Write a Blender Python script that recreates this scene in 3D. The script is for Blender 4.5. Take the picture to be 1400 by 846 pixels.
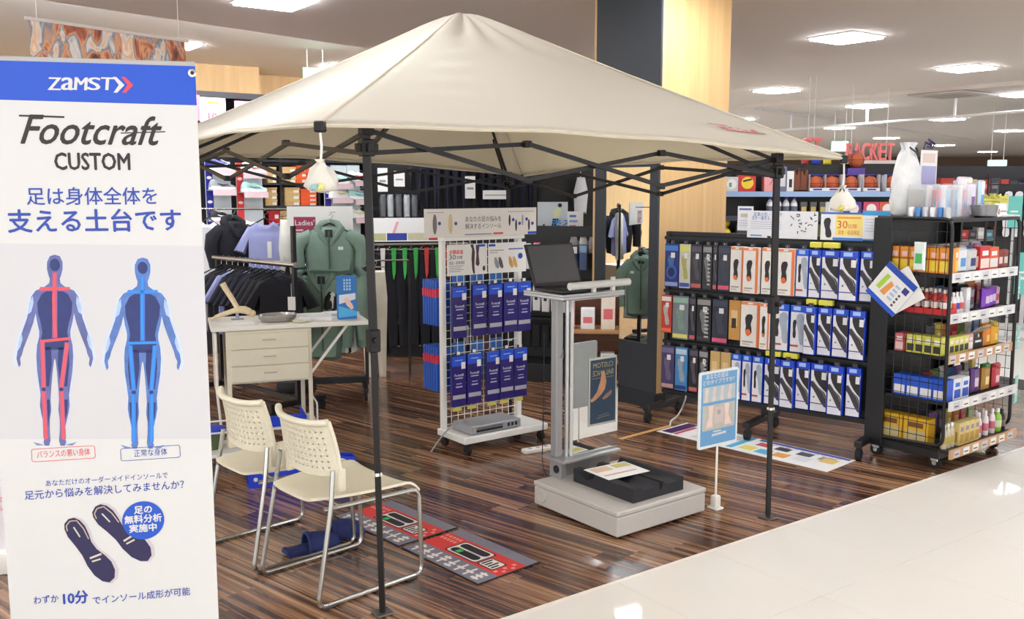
import bpy, bmesh, math, random
from mathutils import Vector, Matrix
from mathutils.geometry import tessellate_polygon
random.seed(7)
S = bpy.context.scene
for o in list(bpy.data.objects): bpy.data.objects.remove(o)
COL = S.collection
PI = math.pi
def R(d): return math.radians(d)

# ---------------------------------------------------------------- camera, world, exposure
F, H = 1280.0, 1.7
PITCH = math.atan(166 / F); CP, SP = math.cos(PITCH), math.sin(PITCH)
cd = bpy.data.cameras.new('camera'); cam = bpy.data.objects.new('camera', cd); COL.objects.link(cam)
cd.sensor_width = 36; cd.sensor_fit = 'HORIZONTAL'; cd.lens = F / 1400 * 36
cam.location = (0, 0, H); cam.rotation_euler = (R(90) - PITCH, 0, 0); cd.clip_end = 200
S.camera = cam
W = bpy.data.worlds.new('world'); S.world = W; W.use_nodes = True
W.node_tree.nodes['Background'].inputs[0].default_value = (.97, .985, 1, 1)
W.node_tree.nodes['Background'].inputs[1].default_value = 1.55
S.view_settings.view_transform = 'Standard'; S.view_settings.look = 'None'
S.view_settings.exposure = 0.68; S.view_settings.gamma = 1; S.view_settings.use_curve_mapping = False
LAMP = 26.0          # strength of the square ceiling light panels
CEIL = 3.2

# ---------------------------------------------------------------- picture <-> place
def ray(x, y):
    u = (x - 700) / F; v = (423 - y) / F
    return Vector((u, CP + v * SP, -SP + v * CP))
def G(x, y, z=0):                                   # where that line of sight meets height z
    r = ray(x, y); t = (z - H) / r.z; return Vector((r.x * t, r.y * t, z))
def D(x, y, Y):                                     # ... meets depth Y
    r = ray(x, y); t = Y / r.y; return Vector((r.x * t, Y, H + r.z * t))
def PL(x, y, o, yaw):                               # ... meets an upright plane: (along, height)
    a = R(yaw); r = ray(x, y); nx, ny = -math.sin(a), math.cos(a)
    t = (nx * o[0] + ny * o[1]) / (nx * r.x + ny * r.y)
    return ((r.x * t - o[0]) * math.cos(a) + (r.y * t - o[1]) * math.sin(a), H + r.z * t)
def loc2(o, yaw, x, y=0, z=0):
    a = R(yaw); return Vector((o[0] + x * math.cos(a) - y * math.sin(a), o[1] + x * math.sin(a) + y * math.cos(a), z))

# ---------------------------------------------------------------- materials
def lin(c): return tuple((v / 255 / 12.92 if v <= 10 else ((v / 255 + .055) / 1.055) ** 2.4) for v in c) + (1,)
_M = {}
def M(c, rough=.5, metal=0, var=.06, sc=30, coat=0, bump=0, alpha=1, emit=0, trans=0, spec=.5, sub=0):
    key = (tuple(c), rough, metal, var, sc, coat, bump, alpha, emit, trans, spec, sub)
    if key in _M: return _M[key]
    m = bpy.data.materials.new('mat_%d' % len(_M)); m.use_nodes = True
    nt = m.node_tree; b = nt.nodes['Principled BSDF']
    b.inputs['Roughness'].default_value = rough; b.inputs['Metallic'].default_value = metal
    b.inputs['Coat Weight'].default_value = coat; b.inputs['Specular IOR Level'].default_value = spec
    b.inputs['Alpha'].default_value = alpha; b.inputs['Transmission Weight'].default_value = trans
    col = lin(c)
    b.inputs['Base Color'].default_value = col
    if var or bump:
        tc = nt.nodes.new('ShaderNodeTexCoord'); n = nt.nodes.new('ShaderNodeTexNoise')
        n.inputs['Scale'].default_value = sc; n.inputs['Detail'].default_value = 3
        nt.links.new(tc.outputs['Object'], n.inputs['Vector'])
        if var:
            mx = nt.nodes.new('ShaderNodeMix'); mx.data_type = 'RGBA'
            mx.inputs[6].default_value = tuple(x * (1 - var) for x in col[:3]) + (1,)
            mx.inputs[7].default_value = tuple(min(1, x * (1 + var)) for x in col[:3]) + (1,)
            nt.links.new(n.outputs['Fac'], mx.inputs[0]); nt.links.new(mx.outputs[2], b.inputs['Base Color'])
        if bump:
            bp = nt.nodes.new('ShaderNodeBump'); bp.inputs['Strength'].default_value = bump; bp.inputs['Distance'].default_value = .01
            nt.links.new(n.outputs['Fac'], bp.inputs['Height']); nt.links.new(bp.outputs[0], b.inputs['Normal'])
    if emit:
        b.inputs['Emission Color'].default_value = col; b.inputs['Emission Strength'].default_value = emit
    _M[key] = m
    return m
def wood_mat(name, cols, stretch, scale, rough, per_object=True, coat=0, bumpy=0):
    m = bpy.data.materials.new(name); m.use_nodes = True; nt = m.node_tree; L = nt.links; b = nt.nodes['Principled BSDF']
    tc = nt.nodes.new('ShaderNodeTexCoord'); mp = nt.nodes.new('ShaderNodeMapping'); mp.inputs['Scale'].default_value = stretch
    L.new(tc.outputs['Object'], mp.inputs['Vector'])
    n = nt.nodes.new('ShaderNodeTexNoise'); n.noise_dimensions = '4D'; n.inputs['Scale'].default_value = scale; n.inputs['Detail'].default_value = 5; n.inputs['Roughness'].default_value = .62
    L.new(mp.outputs[0], n.inputs['Vector'])
    cr = nt.nodes.new('ShaderNodeValToRGB'); e = cr.color_ramp.elements
    for i, (p, c) in enumerate(cols):
        q = e[i] if i < 2 else e.new(p)
        q.position = p; q.color = lin(c)
    fac = n.outputs['Fac']
    if per_object:
        oi = nt.nodes.new('ShaderNodeObjectInfo'); mu = nt.nodes.new('ShaderNodeMath'); mu.operation = 'MULTIPLY'; mu.inputs[1].default_value = 50
        L.new(oi.outputs['Random'], mu.inputs[0]); L.new(mu.outputs[0], n.inputs['W'])
        ma = nt.nodes.new('ShaderNodeMath'); ma.operation = 'MULTIPLY_ADD'; ma.inputs[1].default_value = .16; ma.inputs[2].default_value = -.08
        ad = nt.nodes.new('ShaderNodeMath'); ad.operation = 'ADD'
        L.new(oi.outputs['Random'], ma.inputs[0]); L.new(ma.outputs[0], ad.inputs[0]); L.new(fac, ad.inputs[1]); fac = ad.outputs[0]
    L.new(fac, cr.inputs[0]); L.new(cr.outputs[0], b.inputs['Base Color'])
    b.inputs['Roughness'].default_value = rough; b.inputs['Coat Weight'].default_value = coat; b.inputs['Coat Roughness'].default_value = .12
    return m
WHITE = M((236, 234, 228), .45); CREAM = M((232, 228, 208), .42); BLACK = M((20, 20, 23), .45); DARK = M((34, 34, 38), .5)
STEEL = M((196, 196, 194), .22, 1, .03); GREYM = M((176, 176, 176), .4, .0); WPAPER = M((240, 240, 238), .6, var=.02)
MIRROR = M((235, 238, 238), .015, 1, 0)
RUBBER = M((24, 24, 26), .7)

# ---------------------------------------------------------------- mesh builder
class MB:
    def __init__(s): s.v = []; s.f = []; s.m = []; s.mats = []
    def mi(s, mat):
        if mat not in s.mats: s.mats.append(mat)
        return s.mats.index(mat)
    def add(s, vs, fs, mat):
        o = len(s.v); k = s.mi(mat)
        s.v.extend(tuple(v) for v in vs)
        for f in fs: s.f.append(tuple(o + i for i in f)); s.m.append(k)
        return s
    def box(s, x0, x1, y0, y1, z0, z1, mat, b=0, X=None):
        if b:
            bm = bmesh.new(); bmesh.ops.create_cube(bm, size=1)
            for v in bm.verts: v.co = Vector(((x0 + x1) / 2 + v.co.x * (x1 - x0), (y0 + y1) / 2 + v.co.y * (y1 - y0), (z0 + z1) / 2 + v.co.z * (z1 - z0)))
            bmesh.ops.bevel(bm, geom=bm.edges[:], offset=b, segments=2 if b > .006 else 1, affect='EDGES', profile=.5)
            bm.verts.index_update(); vs = [v.co.copy() for v in bm.verts]; fs = [[v.index for v in f.verts] for f in bm.faces]; bm.free()
        else:
            vs = [Vector((x, y, z)) for x in (x0, x1) for y in (y0, y1) for z in (z0, z1)]
            fs = [(0, 1, 3, 2), (4, 6, 7, 5), (0, 4, 5, 1), (2, 3, 7, 6), (0, 2, 6, 4), (1, 5, 7, 3)]
        if X is not None: vs = [X @ v for v in vs]
        return s.add(vs, fs, mat)
    def bar(s, p0, p1, w, h, mat):                    # rectangular bar between two points
        p0, p1 = Vector(p0), Vector(p1); d = (p1 - p0); L = d.length; d.normalize()
        up = Vector((0, 0, 1)) if abs(d.z) < .95 else Vector((0, 1, 0))
        sx = d.cross(up).normalized(); uz = sx.cross(d)
        vs = [p + sx * a * w / 2 + uz * b * h / 2 for p in (p0, p1) for a, b in ((-1, -1), (1, -1), (1, 1), (-1, 1))]
        return s.add(vs, [(0, 1, 2, 3)[::-1], (4, 5, 6, 7), (0, 1, 5, 4), (1, 2, 6, 5), (2, 3, 7, 6), (3, 0, 4, 7)], mat)
    def tube(s, pts, r, mat, n=8, closed=False):
        P = [Vector(p) for p in pts]; N = len(P); vs = []; prev = None
        for i, p in enumerate(P):
            a = P[i - 1] if (i > 0 or closed) else p; b = P[(i + 1) % N] if (i < N - 1 or closed) else p
            t = (b - a); t = t.normalized() if t.length > 1e-9 else Vector((0, 0, 1))
            if prev is None:
                u = t.cross(Vector((0, 0, 1)));  u = t.cross(Vector((0, 1, 0))) if u.length < .1 else u
            else: u = prev - t * prev.dot(t)
            u.normalize(); prev = u; w = t.cross(u)
            rr = r[i] if isinstance(r, (list, tuple)) else r
            vs += [p + (u * math.cos(2 * PI * k / n) + w * math.sin(2 * PI * k / n)) * rr for k in range(n)]
        fs = []
        for i in range(N if closed else N - 1):
            j = (i + 1) % N
            fs += [(i * n + k, i * n + (k + 1) % n, j * n + (k + 1) % n, j * n + k) for k in range(n)]
        if not closed: fs += [tuple(range(n))[::-1], tuple((N - 1) * n + k for k in range(n))]
        return s.add(vs, fs, mat)
    def cyl(s, p0, p1, r, mat, n=14, r1=None): return s.tube([p0, p1], [r, r if r1 is None else r1], mat, n)
    def lathe(s, prof, mat, n=18, o=(0, 0, 0), sx=1, sy=1, X=None):
        vs = [Vector((o[0] + r * math.cos(2 * PI * k / n) * sx, o[1] + r * math.sin(2 * PI * k / n) * sy, o[2] + z)) for r, z in prof for k in range(n)]
        if X is not None: vs = [X @ v for v in vs]
        fs = [(i * n + k, i * n + (k + 1) % n, (i + 1) * n + (k + 1) % n, (i + 1) * n + k) for i in range(len(prof) - 1) for k in range(n)]
        fs += [tuple(range(n))[::-1], tuple((len(prof) - 1) * n + k for k in range(n))]
        return s.add(vs, fs, mat)
    def ball(s, c, r, mat, n=14, m=8, sz=1): 
        pr = [(max(1e-4, math.sin(PI * i / m)) * r, -math.cos(PI * i / m) * r * sz) for i in range(m + 1)]
        return s.lathe(pr, mat, n, c)
    def poly(s, pts, y, mat, X=None):                 # flat print on the front (-y) side, pts in (x, z)
        vs = [Vector((p[0], y, p[1])) for p in pts]
        tri = tessellate_polygon([[Vector((p[0], p[1], 0)) for p in pts]])
        fs = []
        for t in tri:
            a, b, c = (pts[i] for i in t)
            ar = (b[0] - a[0]) * (c[1] - a[1]) - (b[1] - a[1]) * (c[0] - a[0])
            fs.append(tuple(t) if ar > 0 else tuple(t)[::-1])
        if X is not None: vs = [X @ v for v in vs]
        return s.add(vs, fs, mat)
    def rect(s, x0, x1, z0, z1, y, mat): return s.add([(x0, y, z0), (x1, y, z0), (x1, y, z1), (x0, y, z1)], [(0, 1, 2, 3)], mat)
    def disc(s, x, z, r, y, mat, n=24, sz=1): return s.poly([(x + r * math.cos(2 * PI * k / n), z + r * sz * math.sin(2 * PI * k / n)) for k in range(n)], y, mat)
    def line(s, pts, w, y, mat):                      # flat stroke
        for a, b in zip(pts[:-1], pts[1:]):
            a, b = Vector(a), Vector(b); d = (b - a); 
            if d.length < 1e-6: continue
            d.normalize(); n = Vector((-d.y, d.x)) * w / 2
            s.poly([tuple(a - n), tuple(b - n), tuple(b + n), tuple(a + n)], y, mat)
        return s
    def prism(s, pts, y0, y1, mat):                   # outline in (x, z) with thickness
        n = len(pts)
        ar = sum(pts[i][0] * pts[(i + 1) % n][1] - pts[(i + 1) % n][0] * pts[i][1] for i in range(n))
        if ar < 0: pts = pts[::-1]
        s.poly(pts, y0, mat)
        b = MB(); b.poly(pts, y1, mat); s.add(b.v, [f[::-1] for f in b.f], mat)
        vs = [(p[0], y0, p[1]) for p in pts] + [(p[0], y1, p[1]) for p in pts]
        return s.add(vs, [(i, n + i, n + (i + 1) % n, (i + 1) % n) for i in range(n)], mat)
    def puff(s, pts, t, mat, inset=.02, y=0, X=None, wob=0):     # soft pillow-like outline (cloth, pouches)
        n = len(pts)
        ar = sum(pts[i][0] * pts[(i + 1) % n][1] - pts[(i + 1) % n][0] * pts[i][1] for i in range(n))
        if ar < 0: pts = pts[::-1]
        ins = []
        for i in range(n):
            a, b, c = Vector(pts[i - 1]), Vector(pts[i]), Vector(pts[(i + 1) % n])
            d = ((b - a).normalized() + (c - b).normalized()); d = d.normalized() if d.length > 1e-6 else Vector((1, 0))
            ins.append((b.x - d.y * inset, b.y + d.x * inset))
        wb = [random.uniform(-wob, wob) for _ in range(n)]
        ring = [Vector((p[0], y + w_, p[1])) for p, w_ in zip(pts, wb)]
        fr = [Vector((p[0], y - t + w_, p[1])) for p, w_ in zip(ins, wb)]; bk = [Vector((p[0], y + t + w_, p[1])) for p, w_ in zip(ins, wb)]
        vs = ring + fr + bk
        fs = []
        for i in range(n):
            j = (i + 1) % n
            fs += [(i, j, n + j, n + i), (j, i, 2 * n + i, 2 * n + j)]
        tri = tessellate_polygon([[Vector((p[0], p[1], 0)) for p in ins]])
        for q in tri:
            a, b, c = (ins[i] for i in q)
            q = tuple(q) if (b[0] - a[0]) * (c[1] - a[1]) - (b[1] - a[1]) * (c[0] - a[0]) > 0 else tuple(q)[::-1]
            fs.append(tuple(n + i for i in q)); fs.append(tuple(2 * n + i for i in q[::-1]))
        if X is not None: vs = [X @ v for v in vs]
        return s.add(vs, fs, mat)
    def grid(s, fn, nu, nv, mat, skip=None, flip=False):
        vs = [fn(i / nu, j / nv) for i in range(nu + 1) for j in range(nv + 1)]
        fs = []
        for i in range(nu):
            for j in range(nv):
                if skip and skip(i, j): continue
                q = (i * (nv + 1) + j, (i + 1) * (nv + 1) + j, (i + 1) * (nv + 1) + j + 1, i * (nv + 1) + j + 1)
                fs.append(q[::-1] if flip else q)
        return s.add(vs, fs, mat)
    def text(s, t, x, z, size, y, mat, align='CENTER', shear=0, sx=1, bold=0, mirror=False, rot=0, X=None, width=None, res=2):
        me = text_mesh(t, align, shear, 0, res)
        if not len(me.vertices): return s
        k = size
        if width:
            w = max(v.co.x for v in me.vertices) - min(v.co.x for v in me.vertices); sx = width / max(1e-6, w * k)
        cr, sr = math.cos(rot), math.sin(rot); vs = []
        for v in me.vertices:
            a, b = v.co.x * k * sx * (-1 if mirror else 1), v.co.y * k
            vs.append(Vector((x + a * cr - b * sr, y, z + a * sr + b * cr)))
        fs = [tuple(p.vertices)[::-1] if mirror else tuple(p.vertices) for p in me.polygons]
        if bold > 0:
            n0 = len(vs); d_ = bold * k * 1.1; base = vs; vs = []; f2 = []
            for i_, (dx, dz) in enumerate(((-d_, 0), (d_, 0), (0, d_), (0, -d_))):
                vs += [v + Vector((dx, -i_ * 2e-5, dz)) for v in base]; f2 += [tuple(i + i_ * n0 for i in f) for f in fs]
            fs = f2
        if X is not None: vs = [X @ v for v in vs]
        return s.add(vs, fs, mat)
    def glyph(s, ch, x0, x1, z0, z1, y, mat, shear=0, bold=0):      # one character fitted into a rectangle
        me = text_mesh(ch, 'LEFT', 0, 0, 3); xs = [v.co.x for v in me.vertices]; ys = [v.co.y for v in me.vertices]
        ax, bx, ay, by = min(xs), max(xs), min(ys), max(ys)
        for i_, dx in enumerate((-bold, bold) if bold else (0,)):
            s.add([(x0 + (v.co.x - ax) / (bx - ax) * (x1 - x0) + shear * ((v.co.y - ay) / (by - ay) - .5) * (z1 - z0) + dx, y - i_ * 2e-5, z0 + (v.co.y - ay) / (by - ay) * (z1 - z0)) for v in me.vertices], [tuple(p.vertices) for p in me.polygons], mat)
        return s
    def mesh(s, name, smooth=35):
        me = bpy.data.meshes.new(name); me.from_pydata([tuple(v) for v in s.v], [], s.f)
        for m in s.mats: me.materials.append(m)
        me.polygons.foreach_set('material_index', s.m)
        if smooth:
            me.polygons.foreach_set('use_smooth', [True] * len(me.polygons)); me.set_sharp_from_angle(angle=R(smooth))
        me.update(); return me
    def build(s, name, parent=None, loc=(0, 0, 0), rot=(0, 0, 0), smooth=35, **kw):
        return obj(name, s.mesh(name, smooth), parent, loc, rot, **kw)
_T = {}
def text_mesh(t, align, shear, bold, res):
    key = (t, align, shear, bold, res)
    if key in _T: return _T[key]
    cu = bpy.data.curves.new('txt', 'FONT'); cu.body = t; cu.size = 1; cu.align_x = align; cu.align_y = 'CENTER'
    cu.shear = shear; cu.offset = bold; cu.resolution_u = res
    ob = bpy.data.objects.new('txt', cu); COL.objects.link(ob)
    dg = bpy.context.evaluated_depsgraph_get(); me = bpy.data.meshes.new_from_object(ob.evaluated_get(dg))
    bpy.data.objects.remove(ob); _T[key] = me
    return me
def obj(name, me, parent=None, loc=(0, 0, 0), rot=(0, 0, 0), label=None, cat=None, group=None, kind=None):
    o = bpy.data.objects.new(name, me); COL.objects.link(o)
    o.location = loc; o.rotation_euler = rot
    if parent: o.parent = parent
    if label: o['label'] = label
    if cat: o['category'] = cat
    if group: o['group'] = group
    if kind: o['kind'] = kind
    return o
def thing(name, label, cat, loc=(0, 0, 0), yaw=0, group=None):
    return obj(name, None, None, loc, (0, 0, R(yaw)), label, cat, group)
def arc(cx, cy, r, a0, a1, n): return [(cx + r * math.cos(R(a0 + (a1 - a0) * i / n)), cy + r * math.sin(R(a0 + (a1 - a0) * i / n))) for i in range(n + 1)]
def rrect(x0, x1, z0, z1, r, n=4): return arc(x1 - r, z0 + r, r, -90, 0, n) + arc(x1 - r, z1 - r, r, 0, 90, n) + arc(x0 + r, z1 - r, r, 90, 180, n) + arc(x0 + r, z0 + r, r, 180, 270, n)
def T(*a): return Matrix.Translation(Vector(a))
def RX(d): return Matrix.Rotation(R(d), 4, 'X')
def RY(d): return Matrix.Rotation(R(d), 4, 'Y')
def RZ(d): return Matrix.Rotation(R(d), 4, 'Z')
def round_path(pts, r, n=5):                          # polyline with rounded corners
    P = [Vector(p) for p in pts]; out = [P[0]]
    for i in range(1, len(P) - 1):
        a, b, c = P[i - 1], P[i], P[i + 1]; d0 = (a - b); d1 = (c - b)
        rr = min(r, d0.length * .49, d1.length * .49); p0 = b + d0.normalized() * rr; p1 = b + d1.normalized() * rr
        for k in range(n + 1):
            t = k / n; out.append(p0 * (1 - t) ** 2 + b * 2 * t * (1 - t) + p1 * t * t)
    out.append(P[-1]); return out
YAW = 36.0                                            # the shop's grid

# ================================================================ SETTING
UA = Vector((math.cos(R(YAW)), math.sin(R(YAW)), 0)); VA = Vector((-math.sin(R(YAW)), math.cos(R(YAW)), 0))
EDGE = Vector((-.029, 3.536, 0))                      # the seam between wood and aisle tiles passes here along UA
def clip(poly, a, n):                                 # keep the side where (p-a).n > 0
    out = []
    for i in range(len(poly)):
        p, q = poly[i], poly[(i + 1) % len(poly)]; dp, dq = (p - a).dot(n), (q - a).dot(n)
        if dp > 0: out.append(p)
        if dp * dq < 0: out.append(p + (q - p) * (dp / (dp - dq)))
    return out
def slab(mb, poly, z0, z1, mat):
    n = len(poly)
    if sum(poly[i][0] * poly[(i + 1) % n][1] - poly[(i + 1) % n][0] * poly[i][1] for i in range(n)) < 0: poly = poly[::-1]
    mb.add([(p[0], p[1], z0) for p in poly] + [(p[0], p[1], z1) for p in poly],
           [tuple(range(n))[::-1], tuple(range(n, 2 * n))] + [(i, (i + 1) % n, n + (i + 1) % n, n + i) for i in range(n)], mat)
WCOL = [(.34, (40, 25, 20)), (.43, (80, 52, 39)), (.5, (122, 86, 63)), (.58, (154, 114, 84)), (.70, (190, 152, 114))]
FLOORM = wood_mat('floor_plank', WCOL, (.4, 20, 1), 2.2, .24, True, .35)
FLOORS = wood_mat('floor_plank_far', WCOL, (.4, 20, 1), 2.2, .24, False, .35)
nt = FLOORS.node_tree; gi = nt.nodes.new('ShaderNodeNewGeometry'); mu = nt.nodes.new('ShaderNodeMath'); mu.operation = 'MULTIPLY'; mu.inputs[1].default_value = 60
nt.links.new(gi.outputs['Random Per Island'], mu.inputs[0]); nt.links.new(mu.outputs[0], [n for n in nt.nodes if n.type == 'TEX_NOISE'][0].inputs['W'])
mb = MB(); slab(mb, [EDGE - UA * 6, EDGE + UA * 6.5, EDGE + UA * 6.5 + VA * 20, EDGE - UA * 6 + VA * 20], -.06, -.005, M((40, 27, 22), .6))
floor = mb.build('floor', kind='structure')
mb = MB(); slab(mb, [EDGE + UA * 6.5, EDGE + UA * 60, EDGE + UA * 60 + VA * 50, EDGE + UA * 6.5 + VA * 50], -.06, -.002, M((228, 224, 216), .3, var=.03, sc=1)); mb.build('floor_far', kind='structure')  # unseen far floor, added pale to bounce light onto the far ceiling
PYAW = 90 + 49.5
pd = Vector((math.cos(R(PYAW)), math.sin(R(PYAW)), 0)); pq = Vector((-pd.y, pd.x, 0))
PW, PLN = .092, .92
cand = []
for j in range(-140, 60):
    off = random.choice((0, .23, .46, .69, .35, .58))
    for i in range(-14, 24):
        x0 = i * PLN + off; y0 = j * PW
        c = pd * (x0 + PLN / 2) + pq * (y0 + PW / 2)
        if (c - EDGE).dot(VA) < -.6 or c.y < 2.8 or c.y > 14.5: continue
        if abs(c.x) > c.y * .56 + .6 or (c - EDGE).dot(UA) > 6: continue
        cand.append((c.length, x0, y0, c))
cand.sort(key=lambda t: t[0])
pm = MB(); pm.box(.0007, PLN - .0007, .0007, PW - .0007, -.006, 0, FLOORM, .0008); full = pm.mesh('plank')
far = MB(); cnt = 0
for d, x0, y0, c in cand:
    cor = [pd * (x0 + a) + pq * (y0 + b) for a, b in ((.0007, .0007), (PLN - .0007, .0007), (PLN - .0007, PW - .0007), (.0007, PW - .0007))]
    k = clip(cor, EDGE + VA * .012, VA)
    if len(k) < 3: continue
    if cnt < 299:
        cnt += 1
        o = pd * x0 + pq * y0
        if len(k) == 4 and all((a - b).length < 1e-6 for a, b in zip(k, cor)): me = full
        else:
            q = MB(); slab(q, [Vector(((p - o).dot(pd), (p - o).dot(pq), 0)) for p in k], -.006, 0, FLOORM); me = q.mesh('plank', 0)
        obj('plank', me, floor, o, (0, 0, R(PYAW)))
    else:
        slab(far, [Vector((p.dot(pd), p.dot(pq), 0)) for p in k], -.006, 0, FLOORS)
far.build('plank_field', floor, rot=(0, 0, R(PYAW)), smooth=0, kind='stuff')
mb = MB(); slab(mb, [EDGE - UA * 6, EDGE + UA * 60, EDGE + UA * 60 - VA * 14, EDGE - UA * 6 - VA * 14], -.06, -.004, M((196, 188, 176), .6))
aisle = mb.build('floor_aisle', kind='structure')
TILEM = M((230, 226, 217), .36, var=.035, sc=2.2, coat=.2)
q = MB(); q.box(.001, .599, .001, .599, -.006, 0, TILEM, .0012); tm = q.mesh('floor_tile')
for i in range(-2, 12):
    for j in range(0, 7):
        obj('floor_tile', tm, aisle, EDGE + UA * i * .6 - VA * (j * .6 + .6 + .012), (0, 0, R(YAW)))
mb = MB(); slab(mb, [EDGE - UA * 6 + VA * .012, EDGE + UA * 40 + VA * .012, EDGE + UA * 40 - VA * .012, EDGE - UA * 6 - VA * .012], -.004, .001, M((238, 232, 222), .3))
mb.build('trim_1', kind='structure')

# ceiling: main slab, a raised bay at the left with a light cove, a slightly lower slab far right
CM = M((232, 222, 214), .75, var=.02)
c0, c1 = Vector((-3.79, 7.791, 0)), Vector((-1.481, 10.524, 0)); cdn = (c1 - c0).normalized(); ca, cb = c0 - cdn * 9, c1 + cdn * 4.5
s0, s1 = Vector((4.472, 17.025, 0)), Vector((7.178, 13.43, 0)); sdn = (s1 - s0).normalized(); sa, sb = s0 - sdn * 3.2, s1 + sdn * 12
mb = MB(); slab(mb, [ca, Vector((-9, -7, 0)), Vector((16, -7, 0)), sb, sa, cb], CEIL, CEIL + .08, CM); mb.build('ceiling', kind='structure', smooth=0)
mb = MB(); slab(mb, [cb, ca, Vector((-16, 4, 0)), Vector((-16, 24, 0)), Vector((2.4, 24, 0)), sa], CEIL + .3, CEIL + .38, M((232, 228, 222), .75, var=.02)); mb.build('ceiling_left', kind='structure', smooth=0)
mb = MB(); slab(mb, [sa, sb, Vector((50, 4, 0)), Vector((50, 52, 0)), Vector((2.4, 52, 0)), Vector((2.4, 24, 0))], CEIL - .06, CEIL + .02, CM); mb.build('ceiling_right', kind='structure', smooth=0)
mb = MB(); mb.bar(ca + Vector((0, 0, CEIL + .2)), cb + Vector((0, 0, CEIL + .2)), .02, .24, CM); mb.build('ceiling_cove_fascia', kind='structure', smooth=0)
cn = Vector((-cdn.y, cdn.x, 0))
for k in range(6):
    a = c0 + cdn * (k * 1.3 - 1.6) + cn * .03
    t = MB(); t.bar(a + Vector((0, 0, CEIL + .1)), a + cdn * 1.2 + Vector((0, 0, CEIL + .1)), .04, .05, M((246, 249, 255), .5, emit=110.0, var=0))
    t.build('cove_light', label='long strip light tucked into the ceiling cove above the shoe shelves', cat='light', group='strip lights in the ceiling cove')
LIGHTS = [(1157, 50), (1322, 92), (1062, 122.6), (1185, 144), (1008, 162), (1148, 174), (1212, 188), (1295, 162), (1380, 178), (1290, 198), (1350, 207), (375, 0), (1400, 128)]
DIFF = M((246, 249, 255), .5, emit=LAMP, var=0)
fr = MB()
for a in ((-.27, .27, -.27, -.25), (-.27, .27, .25, .27), (-.27, -.25, -.25, .25), (.25, .27, -.25, .25)): fr.box(*a, -.012, 0, M((220, 215, 208), .5))
fr = fr.mesh('light_frame'); q = MB(); q.box(-.25, .25, -.25, .25, -.03, -.001, DIFF); dm = q.mesh('diffuser')
spots = []
for x, y in LIGHTS:
    s_ = G(x, y, CEIL)
    n_ = Vector((-sdn.y, sdn.x, 0))
    z = CEIL
    if (s_ - s0).dot(n_) > 0 and s_.x > 2.4: z = CEIL - .06; s_ = G(x, y, z)
    spots.append((s_.x, s_.y, z))
for x, y in ((467, 90), (240, 60)): s_ = G(x, y, CEIL + .3); spots.append((s_.x, s_.y, CEIL + .3))
for u, v in ((5, 4.5), (1.7, 4.2), (-1.6, 4), (1.7, .8), (5, 1.2), (8.4, 2.4), (-1.6, .6), (5, -2), (1.7, -2.5), (8.4, -1), (-5, 4), (11.7, 3)):  # unseen panels continuing the grid, added to light the foreground
    p = UA * u + VA * v; spots.append((p.x, p.y, CEIL))
for p in spots:
    t = thing('ceiling_light', 'square recessed ceiling light panel glowing white', 'light', p, YAW, 'square ceiling light panels')
    obj('light_frame', fr, t); obj('diffuser', dm, t)
# pipe rail and hangers under the far ceiling
RW = M((232, 230, 228), .35)
t = thing('ceiling_pipe_rail', 'white pipe rail hung from the far ceiling by short rods', 'rail')
zz = 2.84
pa, pb = G(1040, 180, zz), G(1400, 152, zz); dd = (pb - pa).normalized()
q = MB(); q.tube([pa - dd * 1, pb + dd * 3], .022, RW); q.build('pipe', t)
for x in (1081, 1185, 1305):
    k = (x - 1040) / 360; p = G(x, 180 - 28 * k, zz)
    q = MB(); q.cyl(p, (p.x, p.y, CEIL - .06), .022, RW, 10); q.build('hanger_rod', t)
q = MB(); pa, pb = G(1036, 148, CEIL - .08), G(1330, 192, CEIL - .08); q.bar(pa, pb, .09, .05, M((214, 208, 204), .5)); q.build('trim_2', kind='structure')
pa = G(1300, 128, CEIL - .062); q = MB(); q.box(-.45, .45, -.45, .45, -.03, 0, M((196, 188, 182), .6), .01); q.box(-.3, .3, -.3, .3, -.034, -.03, M((170, 162, 158), .6))
pa = pa + Vector((0, 0, -.005)); q.build('air_conditioner', loc=pa, rot=(0, 0, R(YAW)), label='square flush air conditioning panel in the far ceiling', cat='air conditioner')
# walls
WALLW = wood_mat('wall_wood', [(.3, (196, 158, 104)), (.7, (214, 178, 124))], (9, 9, .5), 1.5, .5, False)
w0 = G(415, 106, CEIL + .3); w0.z = 0
q = MB(); q.box(-14, 3.2, 0, .2, 0, CEIL + .3, WALLW); q.build('wall_left', loc=w0, rot=(0, 0, R(30)), kind='structure')
cp_ = G(354, 92, CEIL + .3); cp_.z = 0
q = MB(); q.box(-1.05, 0, 0, .9, 0, CEIL + .3, WALLW); q.build('wall_left_pier', loc=cp_, rot=(0, 0, R(30)), kind='structure')
q = MB(); q.box(2.4, 50, 44, 44.3, 0, CEIL, M((120, 92, 70), .6)); q.build('wall_back', kind='structure')

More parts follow.
